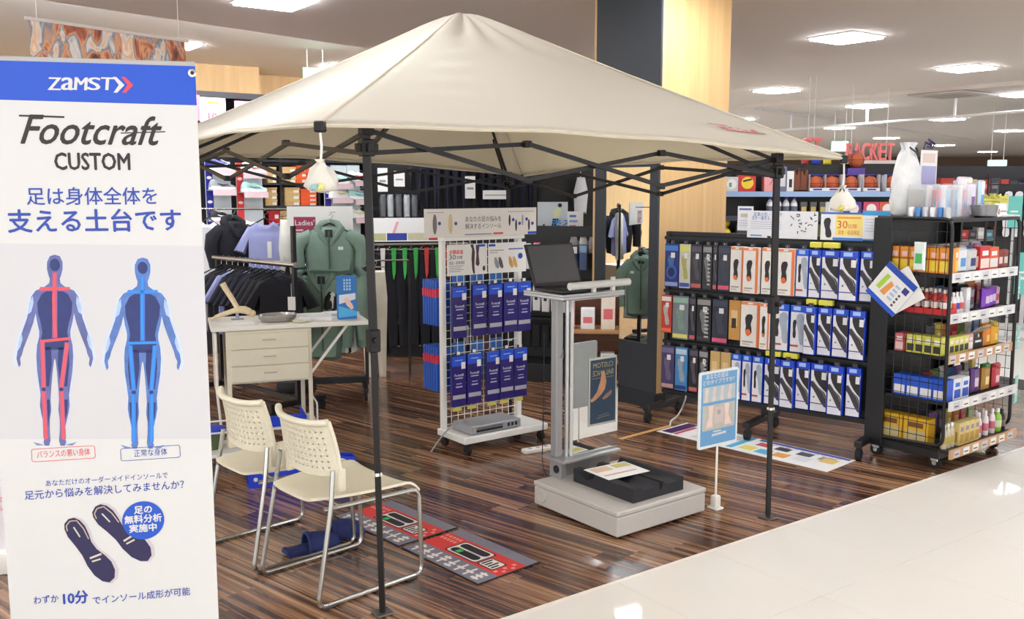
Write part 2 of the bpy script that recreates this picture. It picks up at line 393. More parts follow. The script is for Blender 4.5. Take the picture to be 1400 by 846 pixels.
es = MB(); es.box(-.16, .16, -.02, .02, -.1, .1, M((40, 190, 150), .4)); es.rect(-.15, .15, -.09, .09, -.021, M((190, 255, 225), .4, emit=2.2, var=0)); esm = es.mesh('exit_sign')
for (px, py, Y, yw, zc, lab) in ((431, 103, 12.6, 12, CEIL + .3, 'small glowing green and white exit sign under the ceiling by the wood wall'), (1148, 200, 18, -10, CEIL - .06, 'small glowing green and white exit sign next to the red letters'), (1363, 226, 17, -20, CEIL - .06, 'small glowing exit sign hanging before the far brown wall')):
    p = D(px, py, Y); t = thing('exit_sign', lab, 'sign', p, yw); obj('sign_box', esm, t)
    for x in (-.1, .1): q = MB(); q.cyl((x, 0, .1), (x, 0, zc - p.z), .006, WHITE, 6); q.build('hang_rod', t)

# ================================================================ PILLAR WITH MIRROR
PO = Vector((1.10, 7.1, 0))
t = thing('pillar', 'tall square pillar clad in pale wood with a dark mirrored side', 'pillar', PO, YAW)
PWD = wood_mat('pillar_wood', [(.3, (204, 164, 108)), (.7, (226, 188, 132))], (14, 14, .35), 1.6, .42, False)
SLATE = M((52, 58, 66), .5, var=.08, sc=8)
q = MB(); q.box(.02, .76, .0, .74, 0, CEIL, PWD); q.build('wood_cladding', t)
# dark side: plane x=0..0.02 (faces -x), spanning y 0..0.74
q = MB(); q.box(-.0, .02, 0, .72, 1.98, CEIL, SLATE); q.build('slate_panel', t)
q = MB(); q.box(0, .02, 0, .09, .12, 1.98, SLATE); q.box(0, .02, .60, .72, .12, 1.98, SLATE); q.box(0, .02, .09, .60, .12, .50, SLATE); q.box(0, .02, .09, .6, 1.86, 1.98, SLATE); q.build('mirror_frame', t)
q = MB(); q.box(.008, .015, .09, .60, .50, 1.86, MIRROR); q.build('mirror_glass', t)
q = MB(); q.box(-.02, .78, -.02, .76, 0, .12, M((38, 44, 54), .5)); q.build('plinth', t)
q = MB(); q.box(-.002, .022, .72, .742, .12, CEIL, PWD); q.build('edge_strip', t)

# ================================================================ CANOPY TENT
TYAW = 31.0
tent = thing('canopy_tent', 'beige pop-up canopy tent on black folding frame over the foot scanner', 'tent')
TBLK = M((30, 28, 29), .42, .3)
LEGB = [Vector((-.522, 3.588, 0)), Vector((1.33, 4.686, 0)), Vector((-.011, 6.894, 0)), Vector((-2.04, 5.88, 0))]
LEGT = [Vector((-.548, 3.57, 1.935)), Vector((1.315, 4.70, 1.865)), Vector((-.03, 6.87, 1.81)), Vector((-2.06, 5.86, 1.93))]
tu = Vector((math.cos(R(TYAW)), math.sin(R(TYAW)), 0)); tv = Vector((-tu.y, tu.x, 0))
OVH = [(-.25, -.2), (.25, -.2), (.25, .2), (-.25, .2)]
COR = [LEGT[i] + tu * OVH[i][0] + tv * OVH[i][1] + Vector((0, 0, -.015)) for i in range(4)]
PEAK = Vector((-.27, 5.24, 2.635))
cm = bpy.data.materials.new('canopy_cloth'); cm.use_nodes = True; nt = cm.node_tree; b = nt.nodes['Principled BSDF']
b.inputs['Base Color'].default_value = lin((224, 221, 212)); b.inputs['Roughness'].default_value = .75; b.inputs['Sheen Weight'].default_value = .1
tr = nt.nodes.new('ShaderNodeBsdfTranslucent'); tr.inputs[0].default_value = lin((236, 226, 198)); mxs = nt.nodes.new('ShaderNodeMixShader'); mxs.inputs[0].default_value = .42
nt.links.new(b.outputs[0], mxs.inputs[1]); nt.links.new(tr.outputs[0], mxs.inputs[2]); nt.links.new(mxs.outputs[0], nt.nodes['Material Output'].inputs[0])
nz = nt.nodes.new('ShaderNodeTexNoise'); nz.inputs['Scale'].default_value = 5; bp = nt.nodes.new('ShaderNodeBump'); bp.inputs['Strength'].default_value = .25; bp.inputs['Distance'].default_value = .02
nt.links.new(nz.outputs['Fac'], bp.inputs['Height']); nt.links.new(bp.outputs[0], b.inputs['Normal'])
def canopy_pt(i, s, r):
    a, c = COR[i], COR[(i + 1) % 4]
    e = a * (1 - s) + c * s
    e = e + (PEAK - e) * .035 * math.sin(PI * s) * 1.0
    e.z += .012 * math.sin(PI * s)
    rr = (math.sqrt(r * r + .004) - .0632) / (math.sqrt(1.004) - .0632)
    p = PEAK * (1 - r) + e * r
    p.z = PEAK.z + (e.z - PEAK.z) * (rr ** .93)
    mid = math.sin(PI * s)
    p.z -= .045 * mid * math.sin(PI * min(1, r)) 
    # drawn folds near the hips
    fold = (math.exp(-((s - .16) / .1) ** 2) + math.exp(-((s - .84) / .1) ** 2)) * math.sin(PI * r)
    p.z += .009 * fold * math.sin(52 * r + 30 * s) + .004 * mid * math.sin(23 * s + 6 * r) * r
    if r < .35: p.z += .012 * (r / .35) * (1 - r / .35) * 4 * math.sin(2 * PI * s * 3.5)
    return p
cv = MB()
for i in range(4):
    cv.grid(lambda a, c, i=i: canopy_pt(i, a, c), 30, 34, cm)
bm_ = cv.mesh('canopy', 60)
can = obj('canopy', bm_, tent)
md = can.modifiers.new('weld', 'WELD'); md.merge_threshold = .0008
sd = can.modifiers.new('thick', 'SOLIDIFY'); sd.thickness = .003; sd.offset = -1
SEAM = M((206, 197, 176), .8)
for i in range(4):
    q = MB(); q.tube([canopy_pt(i, 0, r / 24) + Vector((0, 0, .002)) for r in range(1, 25)], .006, SEAM, 6); q.build('hip_seam', can)
    q = MB(); q.tube([canopy_pt(i, s / 24, 1) + Vector((0, 0, -.006)) for s in range(25)], .008, SEAM, 6); q.build('hem', can)
    q = MB(); q.box(-.018, .018, -.018, .018, -.03, .008, TBLK, .005); q.build('corner_pocket', can, COR[i], (0, 0, R(TYAW + 45)))
# small red maker print near the right corner of the front panel
RED = M((190, 70, 66), .6)
q = MB()
def onpanel(s, r): p = canopy_pt(0, s, r); return p + Vector((.3, -.6, .75)).normalized() * .006
e0, e1, e2 = onpanel(.83, .86), onpanel(.93, .86), onpanel(.83, .80)
ex = (e1 - e0); ey = (e2 - e0); exn = ex.normalized()
for k in range(4):
    a = e0 + ex * (k * .25) ; q.add([a, a + ex * .2, a + ex * .22 + ey * .35, a + ex * .02 + ey * .4], [(0, 1, 2, 3)], RED)
q.add([e0 - ex * .05 - ey * .3, e1 - ey * .3, e1 - ey * .15, e0 - ex * .05 - ey * .15], [(0, 1, 2, 3)], RED)
q.add([e0 + ey * .7, e1 + ex * .02 + ey * .5, e1 + ex * .02 + ey * .6, e0 + ey * .82], [(0, 1, 2, 3)], RED)
q.build('red_print', can)
# legs
for i in range(4):
    a, c = LEGB[i], LEGT[i]
    up = lambda z: a + (c - a) * (z / c.z)
    L = MB(); L.bar(up(1.12), c + Vector((0, 0, -.02)), .029, .029, TBLK); L.bar(up(.012), up(1.14), .022, .022, TBLK)
    lg = L.build('leg', tent)
    q = MB(); q.box(-.038, .038, -.038, .038, 0, .008, M((120, 116, 112), .35, .8), .003); q.build('foot_plate', lg, a, (0, 0, R(TYAW)))
    q = MB(); q.box(-.023, .023, -.023, .023, -.05, .04, TBLK, .005); q.cyl((0, -.028, 0), (0, -.045, 0), .012, TBLK, 10); q.build('height_lock', lg, up(1.12), (0, 0, R(TYAW)))
    q = MB(); q.box(-.0135, .0135, -.0135, .0135, -.006, .006, WHITE); q.build('marker_ring', lg, up(.58), (0, 0, R(TYAW)))
    q = MB(); q.box(-.026, .026, -.026, .026, -.032, .032, TBLK, .005)
    for sx, sy in ((1, 0), (-1, 0), (0, 1), (0, -1)): q.box(sx * .034 - .011, sx * .034 + .011, sy * .034 - .011, sy * .034 + .011, -.016, .016, TBLK, .003)
    q.build('slider', tent, up(c.z - .085), (0, 0, R(TYAW)))
    q = MB(); q.box(-.024, .024, -.024, .024, -.04, .006, TBLK, .005); q.build('top_joint', tent, c, (0, 0, R(TYAW)))
# scissor trusses: three crosses on each side
tb = lambda p, r_: MB().bar(p, r_, .012, .018, TBLK)
for i in range(4):
    a, c = LEGT[i], LEGT[(i + 1) % 4]
    inn = (PEAK - (a + c) / 2); inn.z = 0; inn.normalize()
    for k in range(3):
        s0_, s1_ = k / 3, (k + 1) / 3
        def node(s, low):
            z = -.02 - (.085 if low else 0) - (.075 if low and .1 < s < .9 else 0) + (.0 if low or s in (0, 1) else -.01)
            return a * (1 - s) + c * s + Vector((0, 0, z)) + inn * (.0 if s in (0, 1) else .02)
        for j, (p, r_) in enumerate(((node(s0_, 0), node(s1_, 1)), (node(s0_, 1), node(s1_, 0)))):
            ofs = inn * (.012 * (1 if j else -1)); tb(p + ofs, r_ + ofs).build('truss_bar', tent)
        if k < 2:
            for low in (0, 1):
                p = node(s1_, low); q = MB(); q.box(-.016, .016, -.016, .016, -.014, .014, TBLK, .003); q.build('truss_joint', tent, p, (0, 0, R(TYAW)))
    top = PEAK + Vector((0, 0, -.14)); tb(a + Vector((0, 0, -.03)), top + (a - top).normalized() * .03).build('rafter', tent)
    tb(a + Vector((0, 0, -.1)), a * .62 + top * .38 + Vector((0, 0, -.06))).build('rafter_strut', tent)
q = MB(); q.cyl(PEAK + Vector((0, 0, -.26)), PEAK + Vector((0, 0, -.015)), .02, TBLK, 12); q.lathe([(.045, -.18), (.05, -.15), (.03, -.12)], TBLK, 12, PEAK); q.build('crown_hub', tent)
# drawstring cotton bags hung from two corners
COT = M((226, 222, 212), .85, var=.1, sc=20)
def hung_bag(i, drop, label, w, cols):
    p = COR[i] + Vector((0, 0, -.031))
    t = thing('hanging_bag', label, 'bag', (p.x, p.y, p.z - drop - w * 1.15))
    q = MB(); q.tube([(0, 0, w * 1.1), (.003, .002, w * 1.1 + drop * .5), (0, 0, w * 1.15 + drop)], .0045, WHITE, 6); q.build('cord', t)
    q = MB(); pr = [(.002, 0), (w * .42, .01), (w * .52, w * .22), (w * .5, w * .5), (w * .3, w * .8), (w * .08, w * .98), (w * .13, w * 1.1)]
    q.lathe(pr, COT, 14, sx=1, sy=.7)
    random.seed(i); q.v = [(x + random.uniform(-.012, .012), y + random.uniform(-.012, .012), z) for x, y, z in q.v]; q.build('pouch', t, smooth=80)
    q = MB()
    for k, c in enumerate(cols): q.puff([(-w * .3 + k * w * .22, w * .08), (-w * .1 + k * w * .22, w * .1), (-w * .05 + k * w * .22, w * .3), (-w * .26 + k * w * .22, w * .26)], .006, M(c, .7), .008, y=-w * .38)
    q.build('contents', t)
hung_bag(0, .085, 'crumpled white cotton bag hanging from the tent corner before the shoe shelf', .105, [(150, 200, 205), (225, 222, 120)])
hung_bag(1, .10, 'crumpled white cotton bag hanging from the tent corner before the basketballs', .12, [(222, 206, 60), (225, 220, 210)])
random.seed(11)

# ================================================================ ROLL-UP BANNER (front left)
BO, BY = (-1.25, 2.75), 14.0
def B(x, y): return PL(x, y, BO, BY)
def Bs(px): return px * 2.03e-3                       # picture length -> print length on the banner
ban = thing('display_banner', 'white upright banner with blue header and two body figures', 'banner', (BO[0], BO[1], 0), BY)
BX0, BX1, BZ0, BZ1 = -.272, .326, .10, 2.056
BW = M((212, 212, 211), .5, var=.015); BLUE = M((22, 78, 196), .45, var=.03); NAVYT = M((40, 70, 165), .5, var=0); BLKT = M((40, 32, 34), .5, var=0); REDT = M((226, 70, 78), .5, var=0)
q = MB(); q.box(BX0, BX1, 0, .004, BZ0, BZ1, BW); q.build('sheet', ban)
q = MB(); zb = B(136, 142)[1]; q.add([(BX0, -.0006, B(0, 136)[1]), (BX1, -.0006, B(272, 144)[1]), (BX1, -.0006, BZ1), (BX0, -.0006, BZ1)], [(0, 1, 2, 3)], BLUE); q.build('blue_header', ban)
q = MB()
q = MB()
for k, ch in enumerate('ZaMST'):
    (xa_, za_), (xb_, zb_) = B(67 + k * 18, 123), B(82.5 + k * 18, 106); q.glyph(ch, xa_, xb_, za_, zb_, -.0014, BW, .12, Bs(.8))
q.build('text_line', ban, smooth=0)
q = MB()
for k, c in ((0, BW), (1, REDT)):
    x, z = B(158 + 12 * k, 116); a = Bs(11)
    q = MB(); q.poly([(x - a * .3, z + a), (x + a * .15, z + a), (x + a * 1.1, z), (x + a * .15, z - a), (x - a * .3, z - a), (x + a * .4, z)], -.0014, c); q.build('logo_chevron', ban, smooth=0)
q = MB(); x, z = B(120, 180); q.text('Footcraft', x, z, Bs(58), -.001, BLKT, shear=.42, width=Bs(188), res=3, bold=.01); q.build('text_line', ban, smooth=0)
q = MB(); q.line([B(26, 158), B(88, 160)], Bs(2.5), -.001, BLKT); q.build('letter_stroke', ban, smooth=0); q = MB(); q.line([B(165, 182), B(226, 180)], Bs(1.5), -.001, BLKT); q.build('letter_stroke', ban, smooth=0)
q = MB(); x, z = B(127, 222); q.text('CUSTOM', x, z, Bs(34), -.001, BLKT, bold=.018, width=Bs(100)); q.build('text_line', ban, smooth=0)
q = MB(); x, z = B(128, 270); q.text('足は身体全体を', x, z, Bs(27), -.001, NAVYT, width=Bs(174), bold=.008); q.build('text_line', ban, smooth=0)
q = MB(); x, z = B(132, 304); q.text('支える土台です', x, z, Bs(35), -.001, NAVYT, width=Bs(232), bold=.018); q.build('text_line', ban, smooth=0)
q = MB(); x, z = B(147, 655.5); q.text('あなただけのオーダーメイドインソールで', x, z, Bs(10.5), -.001, NAVYT, width=Bs(170)); q.build('text_line', ban, smooth=0)
q = MB(); x, z = B(148, 670); q.text('足元から悩みを解決してみませんか？', x, z, Bs(15), -.001, NAVYT, width=Bs(222), bold=.006); q.build('text_line', ban, smooth=0)
q = MB(); x, z = B(63, 820); q.text('わずか', x, z, Bs(14), -.001, NAVYT, width=Bs(34), bold=.008); q.build('text_line', ban, smooth=0)
q = MB(); x, z = B(194, 815); q.text('でインソール成形が可能', x, z, Bs(14), -.001, NAVYT, width=Bs(140), bold=.008); q.build('text_line', ban, smooth=0)
q = MB(); x, z = B(102, 818); q.text('10分', x, z, Bs(22), -.001, NAVYT, bold=.03, width=Bs(34)); q.build('text_line', ban, smooth=0)
# thin boxes with captions
for cx, cy, w_, h_, txt, c in ((87, 620, 86, 19, 'バランスの悪い身体', REDT), (206, 619, 84, 19, '正常な身体', NAVYT)):
    q = MB(); x, z = B(cx, cy); w2, h2 = Bs(w_) / 2, Bs(h_) / 2; o = rrect(x - w2, x + w2, z - h2, z + h2, .006)
    q.line(o + [o[0]], .0016, -.001, c); q.text(txt, x, z, Bs(12), -.001, c, width=Bs(w_ * (.84 if len(txt) > 6 else .56))); q.build('caption_box', ban, smooth=0)
# the pale ground behind the figures
q = MB(); q.add([(BX0, -.0004, B(0, 600)[1]), (BX1, -.0004, B(285, 600)[1]), (BX1, -.0004, B(275, 336)[1]), (BX0, -.0004, B(0, 332)[1])], [(0, 1, 2, 3)], M((203, 203, 206), .5, var=.02, sc=2)); q.build('figure_ground', ban)
def figure(cx, cy, bone, tint, name):
    # half outline of a standing figure seen from behind, in print pixels from the head centre
    half = [(0, -20), (7, -18), (11, -10), (11, 0), (9, 8), (7, 13), (8, 19), (16, 25), (27, 29), (33, 37), (36, 50), (39, 66), (44, 80), (49, 94), (52, 108), (54, 122), (52, 130), (50, 134), (48, 130), (49, 122), (46, 116), (44, 108), (40, 98), (35, 86), (30, 72), (27, 60), (25, 72), (22, 84), (22, 92), (25, 104), (26, 118), (25, 138), (22, 158), (20, 172), (21, 186), (19, 198), (15, 214), (13, 228), (16, 236), (14, 241), (8, 241), (6, 234), (7, 220), (7, 206), (5, 192), (6, 178), (5, 162), (3, 140), (1, 124), (0, 122)]
    full = half + [(-x, y) for x, y in half[-2:0:-1]]
    P = lambda p: (lambda o: (o[0], o[1]))(B(cx + p[0], cy + p[1]))
    body = M(tint, .5, var=.55, sc=26); dark = M((40, 52, 110), .5, var=.3, sc=30); pale = M((168, 190, 222), .5, var=.2, sc=30); bn = M(bone, .45, var=.05)
    q = MB(); q.poly([P((p[0] * 1.05, p[1])) for p in full], -.0007, M((196, 208, 228), .5, var=.15)); q.poly([P((p[0] * .97, p[1])) for p in full], -.0009, body)
    q.poly([P(p) for p in ((-8, 28), (8, 28), (18, 34), (24, 46), (23, 60), (19, 74), (17, 86), (19, 98), (14, 110), (-14, 110), (-19, 98), (-17, 86), (-19, 74), (-23, 60), (-24, 46), (-18, 34))], -.0011, dark)
    for s in (-1, 1):
        q.poly([P((s * a, b_)) for a, b_ in ((5, 106), (19, 106), (20, 130), (17, 160), (8, 160), (4, 130))], -.0011, dark)
        q.poly([P((s * a, b_)) for a, b_ in ((7, 178), (18, 178), (17, 196), (12, 214), (9, 214), (7, 196))], -.0011, dark)
        q.poly([P((s * a, b_)) for a, b_ in ((30, 36), (35, 46), (37, 62), (32, 58), (29, 46))], -.0011, pale)
        q.poly([P((s * a, b_)) for a, b_ in ((45, 88), (49, 98), (51, 112), (47, 106), (44, 96))], -.0011, pale)
        q.poly([P((s * a, b_)) for a, b_ in ((14, 240), (30, 236), (24, 241))], -.0007, M((120, 140, 185), .5))
    q.disc(*P((0, -6)), Bs(7), -.0011, dark, 14, 1.3)
    tilt = 3 if bone[0] > 200 else 0
    gl = M((168, 92, 136) if tilt else (66, 116, 206), .5, var=.1)
    q.line([P((0, 4)), P((0, 94))], Bs(6.5), -.00125, gl); q.line([P((-20, 27)), P((20, 27))], Bs(6), -.00125, gl)
    for s in (-1, 1): q.line([P((s * 17, 100)), P((s * 12 - tilt, 162)), P((s * 12, 232))], Bs(6.5), -.00125, gl)
    q.line([P((0, 6)), P((-1 - tilt * .3, 40)), P((-1, 66)), P((tilt * .6, 92))], Bs(3.4), -.0014, bn); q.line([P((-21, 27)), P((21, 26))], Bs(3.4), -.0014, bn)
    q.line([P((-20, 97 + tilt * .5)), P((21, 96 - tilt * .5))], Bs(4), -.0014, bn)
    for s in (-1, 1):
        kx = s * 12 - tilt; q.line([P((s * 17, 100)), P((kx, 160)), P((kx + s * 1, 168)), P((s * 12, 232))], Bs(3.4), -.0014, bn)
        q.disc(*P((kx, 164)), Bs(3), -.0017, dark, 10)
    q.build(name, ban, smooth=0)
figure(75, 368, (232, 84, 92), (96, 104, 160), 'red_boned_figure')
figure(195, 372, (40, 140, 236), (84, 118, 184), 'blue_boned_figure')
# pair of dark insoles and the round blue badge
INS = [(0, 0), (9, -3), (17, 0), (22, 8), (24, 20), (22, 34), (19, 46), (20, 60), (25, 74), (28, 88), (26, 102), (19, 112), (9, 114), (1, 106), (-4, 92), (-5, 74), (-3, 56), (-4, 38), (-6, 20), (-4, 7)]
for (bx, by), rot, nm in (((88, 716), -33, 'insole_print'), ((126, 700), -44, 'insole_print')):
    q = MB(); c_, s_ = math.cos(R(rot)), math.sin(R(rot))
    def P(p, k=.93): a, b_ = p[0] * k, p[1] * k * .95; return B(bx + a * c_ - b_ * s_, by + a * s_ + b_ * c_)
    q.poly([P((a * 1.14 + 1, b_ * 1.03)) for a, b_ in INS], -.0008, M((196, 190, 196), .5)); q.poly([P(p) for p in INS], -.0011, M((40, 36, 78), .5, var=.15))
    q.line([P((-2, 12)), P((1, 4)), P((9, 1)), P((18, 6)), P((20, 22)), P((18, 40))], Bs(1.6), -.0013, M((190, 170, 140), .5))
    q.line([P((4, 66)), P((22, 70))], Bs(3), -.0013, M((205, 196, 180), .5)); q.line([P((4, 72)), P((17, 76))], Bs(2.5), -.0013, M((205, 196, 180), .5)); q.line([P((9, 12)), P((9, 30))], Bs(2), -.0013, M((205, 196, 180), .5))
    q.build(nm, ban, smooth=0)
q = MB(); x, z = B(196, 711); q.disc(x, z, Bs(30), -.0016, M((30, 84, 190), .5, var=.03), 40)
for k, tx in enumerate(('足の', '無料分析', '実施中')):
    x, z = B(196, 697 + k * 12.5); q.text(tx, x, z, Bs(13.5), -.002, BW, bold=.03)
q.build('round_badge', ban, smooth=0)
q = MB()
for px in (263,):
    x, z = B(px, 100); o = []
    q.lathe([(.010, 0), (.012, .003), (.006, .004)], STEEL, 16, X=T(x, -.001, z) @ RX(90)); q.lathe([(.0055, .0042), (.0056, .0045)], BLACK, 12, X=T(x, -.001, z) @ RX(90))
q.build('grommet', ban)
q = MB(); q.box(BX0 - .01, BX1 + .01, -.06, .10, 0, .09, GREYM, .012); q.build('base', ban)
q = MB(); q.cyl((.03, .045, .09), (.03, .03, 2.05), .012, GREYM, 12); q.box(BX0, BX1, .004, .02, 2.035, 2.07, GREYM, .004); q.build('support_pole', ban)
# a second banner standing behind it, only its edge in view
o2 = G(-100, 790)
t = thing('display_banner', 'white upright banner with pink lettering behind the blue-headed banner', 'banner', (o2.x, o2.y, 0), 14)
q = MB(); q.box(-.3, .352, 0, .004, .1, 1.5, M((224, 220, 224), .5)); q.build('sheet', t)
q = MB(); q.box(-.3, .36, -.05, .09, 0, .1, WHITE, .01); q.build('base', t)
q = MB(); q.text('ぴ', .325, .33, .03, -.001, REDT); q.text('もを', .325, .29, .026, -.001, REDT); o = rrect(.24, .345, .42, .6, .01); q.line(o + [o[0]], .003, -.001, M((150, 140, 150), .5)); q.build('lettering', t, smooth=0)

# ================================================================ CHAIRS
def bez(a, b_, c, n): return [Vector(a) * (1 - t) ** 2 + Vector(b_) * 2 * t * (1 - t) + Vector(c) * t * t for t in [i / n for i in range(n + 1)]]
SHELL = M((236, 230, 206), .38, var=.03); TUBE = M((190, 190, 186), .25, 1, .04)
CW = .235
def chair_meshes():
    out = []
    def seat_fn(th):
        def fn(a, c):
            x = .03 + .50 * a; y = (c - .5) * 2
            w = .225 * (1 - .32 * (1 - a) ** 3)
            z = .428 - .014 * math.sin(PI * a) * (1 - y * y) - .045 * max(0, (a - .86) / .14) ** 2 + .012 * abs(y) ** 4 + .006 * (1 - a)
            return Vector((x, y * w, z - th))
        return fn
    q = MB(); q.grid(seat_fn(0), 22, 16, SHELL, flip=True); q.grid(seat_fn(.012), 22, 16, SHELL)
    f0, f1 = seat_fn(0), seat_fn(.012)
    per = [(0, j / 16) for j in range(17)] + [(i / 22, 1) for i in range(1, 23)] + [(1, 1 - j / 16) for j in range(1, 17)] + [(1 - i / 22, 0) for i in range(1, 22)]
    n = len(per); q.add([f0(*p) for p in per] + [f1(*p) for p in per], [(i, (i + 1) % n, n + (i + 1) % n, n + i) for i in range(n)], SHELL)
    out.append(('seat', q.mesh('seat')))
    def back_fn(th):
        def fn(a, c):                                 # a: height, c: across
            y = (c - .5) * 2; z = .52 + .232 * a
            w = .218 - .02 * a ** 2
            x = .085 - .018 * a - .022 * (a ** 2) + .055 * abs(y) ** 2.2
            z += .02 * (abs(y) ** 3) * (1 - a) * 1.0 - .0 + .012 * a * (abs(y) ** 4)
            return Vector((x - th, y * w, z))
        return fn
    hole = lambda i, j: (i % 4 == 1) and (j % 4 == 1) and 3 < i < 31 and 4 < j < 56
    q = MB(); q.grid(back_fn(0), 36, 60, SHELL, hole); q.grid(back_fn(.012), 36, 60, SHELL, hole, True)
    f0, f1 = back_fn(0), back_fn(.012)
    per = [(0, j / 45) for j in range(46)] + [(i / 27, 1) for i in range(1, 28)] + [(1, 1 - j / 45) for j in range(1, 46)] + [(1 - i / 27, 0) for i in range(1, 27)]
    n = len(per); q.add([f0(*p) for p in per] + [f1(*p) for p in per], [(i, n + i, n + (i + 1) % n, (i + 1) % n) for i in range(n)], SHELL)
    # rolled top and side rim
    q.tube([f0(1, j / 20) + Vector((-.01, 0, -.003)) for j in range(21)], .015, SHELL, 8)
    for c in (0, 1): q.tube([f0(i / 12, c) + Vector((-.006, 0, 0)) for i in range(13)], .009, SHELL, 8)
    for c in (0, 1): q.box(-.02, .02, -.016, .016, -.07, .03, SHELL, .006, X=T(*(f0(.02, c) + Vector((.0, (-.012 if c else .012), -.01)))))
    out.append(('backrest', q.mesh('backrest', 50)))
    for s in (-1, 1):
        y = s * CW
        q = MB(); pts = [(.10, y - s * .022, .56), (.08, y - s * .01, .42), (.0, y, .012), (.53, y, .012), (.515, y, .40), (.06, y - s * .03, .404)]
        q.tube(round_path(pts, .045, 5), .0105, TUBE, 10)
        out.append(('side_frame', q.mesh('side_frame')))
        for x in (.05, .47):
            q = MB(); q.box(x - .03, x + .03, y - .014, y + .014, 0, .014, M((70, 66, 62), .5), .004); out.append(('glide', q.mesh('glide')))
    q = MB(); q.tube([(.14, -CW + .03, .404), (.14, CW - .03, .404)], .009, TUBE, 8); out.append(('cross_bar', q.mesh('cross_bar')))
    q = MB(); q.tube([(.46, -CW, .396), (.46, CW, .396)], .009, TUBE, 8); out.append(('cross_bar', q.mesh('cross_bar')))
    return out
CH = chair_meshes()
CYAW = 43.0
def place_chair(foot, label):
    t = thing('stacking_chair', label, 'chair', loc2(foot, CYAW, 0, CW), CYAW, 'cream stacking chairs')
    for n, me in CH: obj(n, me, t)
place_chair((-.785, 3.60), 'cream plastic sled-base chair with blue slippers under it')
place_chair(loc2((-.785, 3.60), CYAW, -.02, .505)[:2], 'cream plastic sled-base chair between the slippers chair and the drawer desk')

# ================================================================ SLIPPERS
SLB = M((34, 46, 104), .75, var=.2, sc=40)
def slipper(p, yaw, label):
    t = thing('slipper', label, 'slipper', p, yaw, 'blue slippers')
    sole = [(-.13, -.035), (-.125, .03), (-.06, .04), (.03, .047), (.1, .045), (.13, .02), (.132, -.02), (.1, -.045), (.03, -.047), (-.06, -.04)]
    q = MB(); slab(q, [Vector((a, b_ * 1.05, 0)) for a, b_ in sole], 0, .026, SLB); q.build('sole', t)
    q = MB()
    def up(a, c):
        an = PI * c; e = math.sqrt(max(0, 1 - a ** 2.6)); x = -.03 + .168 * a; w = .056 * (.25 + .75 * e); h = .072 * e + .006
        return Vector((x, -math.cos(an) * w, .012 + math.sin(an) ** .8 * h))
    def up2(a, c): v = up(a, c); return Vector((v.x - .004, v.y * .86, v.z - .01))
    q.grid(up, 10, 14, SLB, flip=True); q.grid(up2, 10, 14, SLB); q.tube([up(0, j / 14) for j in range(15)], .008, SLB, 6); q.build('upper', t, smooth=70)
    q = MB(); q.tube([(-.125, -.03, .02), (-.14, 0, .03), (-.125, .035, .02)], .012, SLB, 8); q.build('heel_rim', t)
s_ = G(428, 752); slipper((s_.x, s_.y, 0), 32, 'dark blue slipper under the cream chair, its heel towards the chair sled')
s_ = G(462, 734); slipper((s_.x, s_.y, 0), 26, 'dark blue slipper under the cream chair, closer to the red mats')

# ================================================================ FLOOR MATS
MGR = M((126, 124, 138), .9, var=.15, sc=120, bump=.2); MRED = M((214, 62, 58), .85, var=.1, sc=120); MBK = M((34, 32, 38), .85); MWH = M((226, 222, 220), .85); MGN = M((60, 190, 90), .8)
def floor_mat(c, yaw, label):
    t = thing('floor_mat', label, 'mat', (c[0], c[1], 0), yaw, 'red and grey printed floor mats')
    q = MB(); q.box(-.285, .285, -.185, .185, .0015, .006, MBK, .001); q.box(-.279, .279, -.179, .179, .006, .0066, MGR); q.build('mat_base', t)
    def up(pts, z, mat): q.add([(a, b_, z) for a, b_ in pts], [tuple(range(len(pts)))], mat)
    q = MB(); up([(-.279, -.065), (.279, -.065), (.279, .105), (-.279, .105)], .0069, MRED); q.build('red_band', t, smooth=0)
    q = MB(); P = lambda o: [(x, y) for x, y in o]
    up(rrect(-.13, .1, -.05, .09, .02), .0072, MBK); up(rrect(-.122, .092, -.043, .083, .016), .0075, MWH)
    up(rrect(-.112, .08, -.034, .014, .022), .0078, MBK); up(rrect(-.112, .08, .026, .074, .022), .0078, MBK); up([(-.075, -.026), (-.045, -.026), (-.045, .006), (-.075, .006)], .0081, MGN); up([(-.03, .014), (.06, .014), (.06, .026), (-.03, .026)], .0081, M((190, 190, 190), .8))
    up(rrect(.105, .215, -.045, .05, .012), .0072, MBK); up(rrect(.112, .208, -.038, .043, .01), .0075, MWH)
    for k in range(4): up([(.12 + k * .022, -.03), (.132 + k * .022, -.03), (.132 + k * .022, .035 - k % 2 * .02), (.12 + k * .022, .035 - k % 2 * .02)], .0078, MBK)
    q.build('insole_icon', t, smooth=0)
    q = MB(); random.seed(3)
    for k in range(8):
        x = -.25 + k * .064
        for j in range(3): a = random.choice((0, 1)); up([(x, -.16 + j * .028), (x + .046, -.16 + j * .028), (x + .046, -.144 + j * .028), (x, -.144 + j * .028)], .0069, MWH) if a or j == 1 else None
        up([(x + .016, -.165), (x + .03, -.165), (x + .03, -.08), (x + .016, -.08)], .0071, MWH)
    q.build('white_print', t, smooth=0); q = MB()
    for k in range(5):
        for j in range(2): up([(-.265 + k * .025, .03 + j * .035), (-.25 + k * .025, .03 + j * .035), (-.25 + k * .025, .052 + j * .035), (-.265 + k * .025, .052 + j * .035)], .0072, M((235, 150, 140), .85))
        up([(.225 + (k % 2) * .024, -.05 + k * .028), (.243 + (k % 2) * .024, -.05 + k * .028), (.243 + (k % 2) * .024, -.03 + k * .028), (.225 + (k % 2) * .024, -.03 + k * .028)], .0072, M((235, 150, 140), .85))
    q.build('small_print', t, smooth=0)
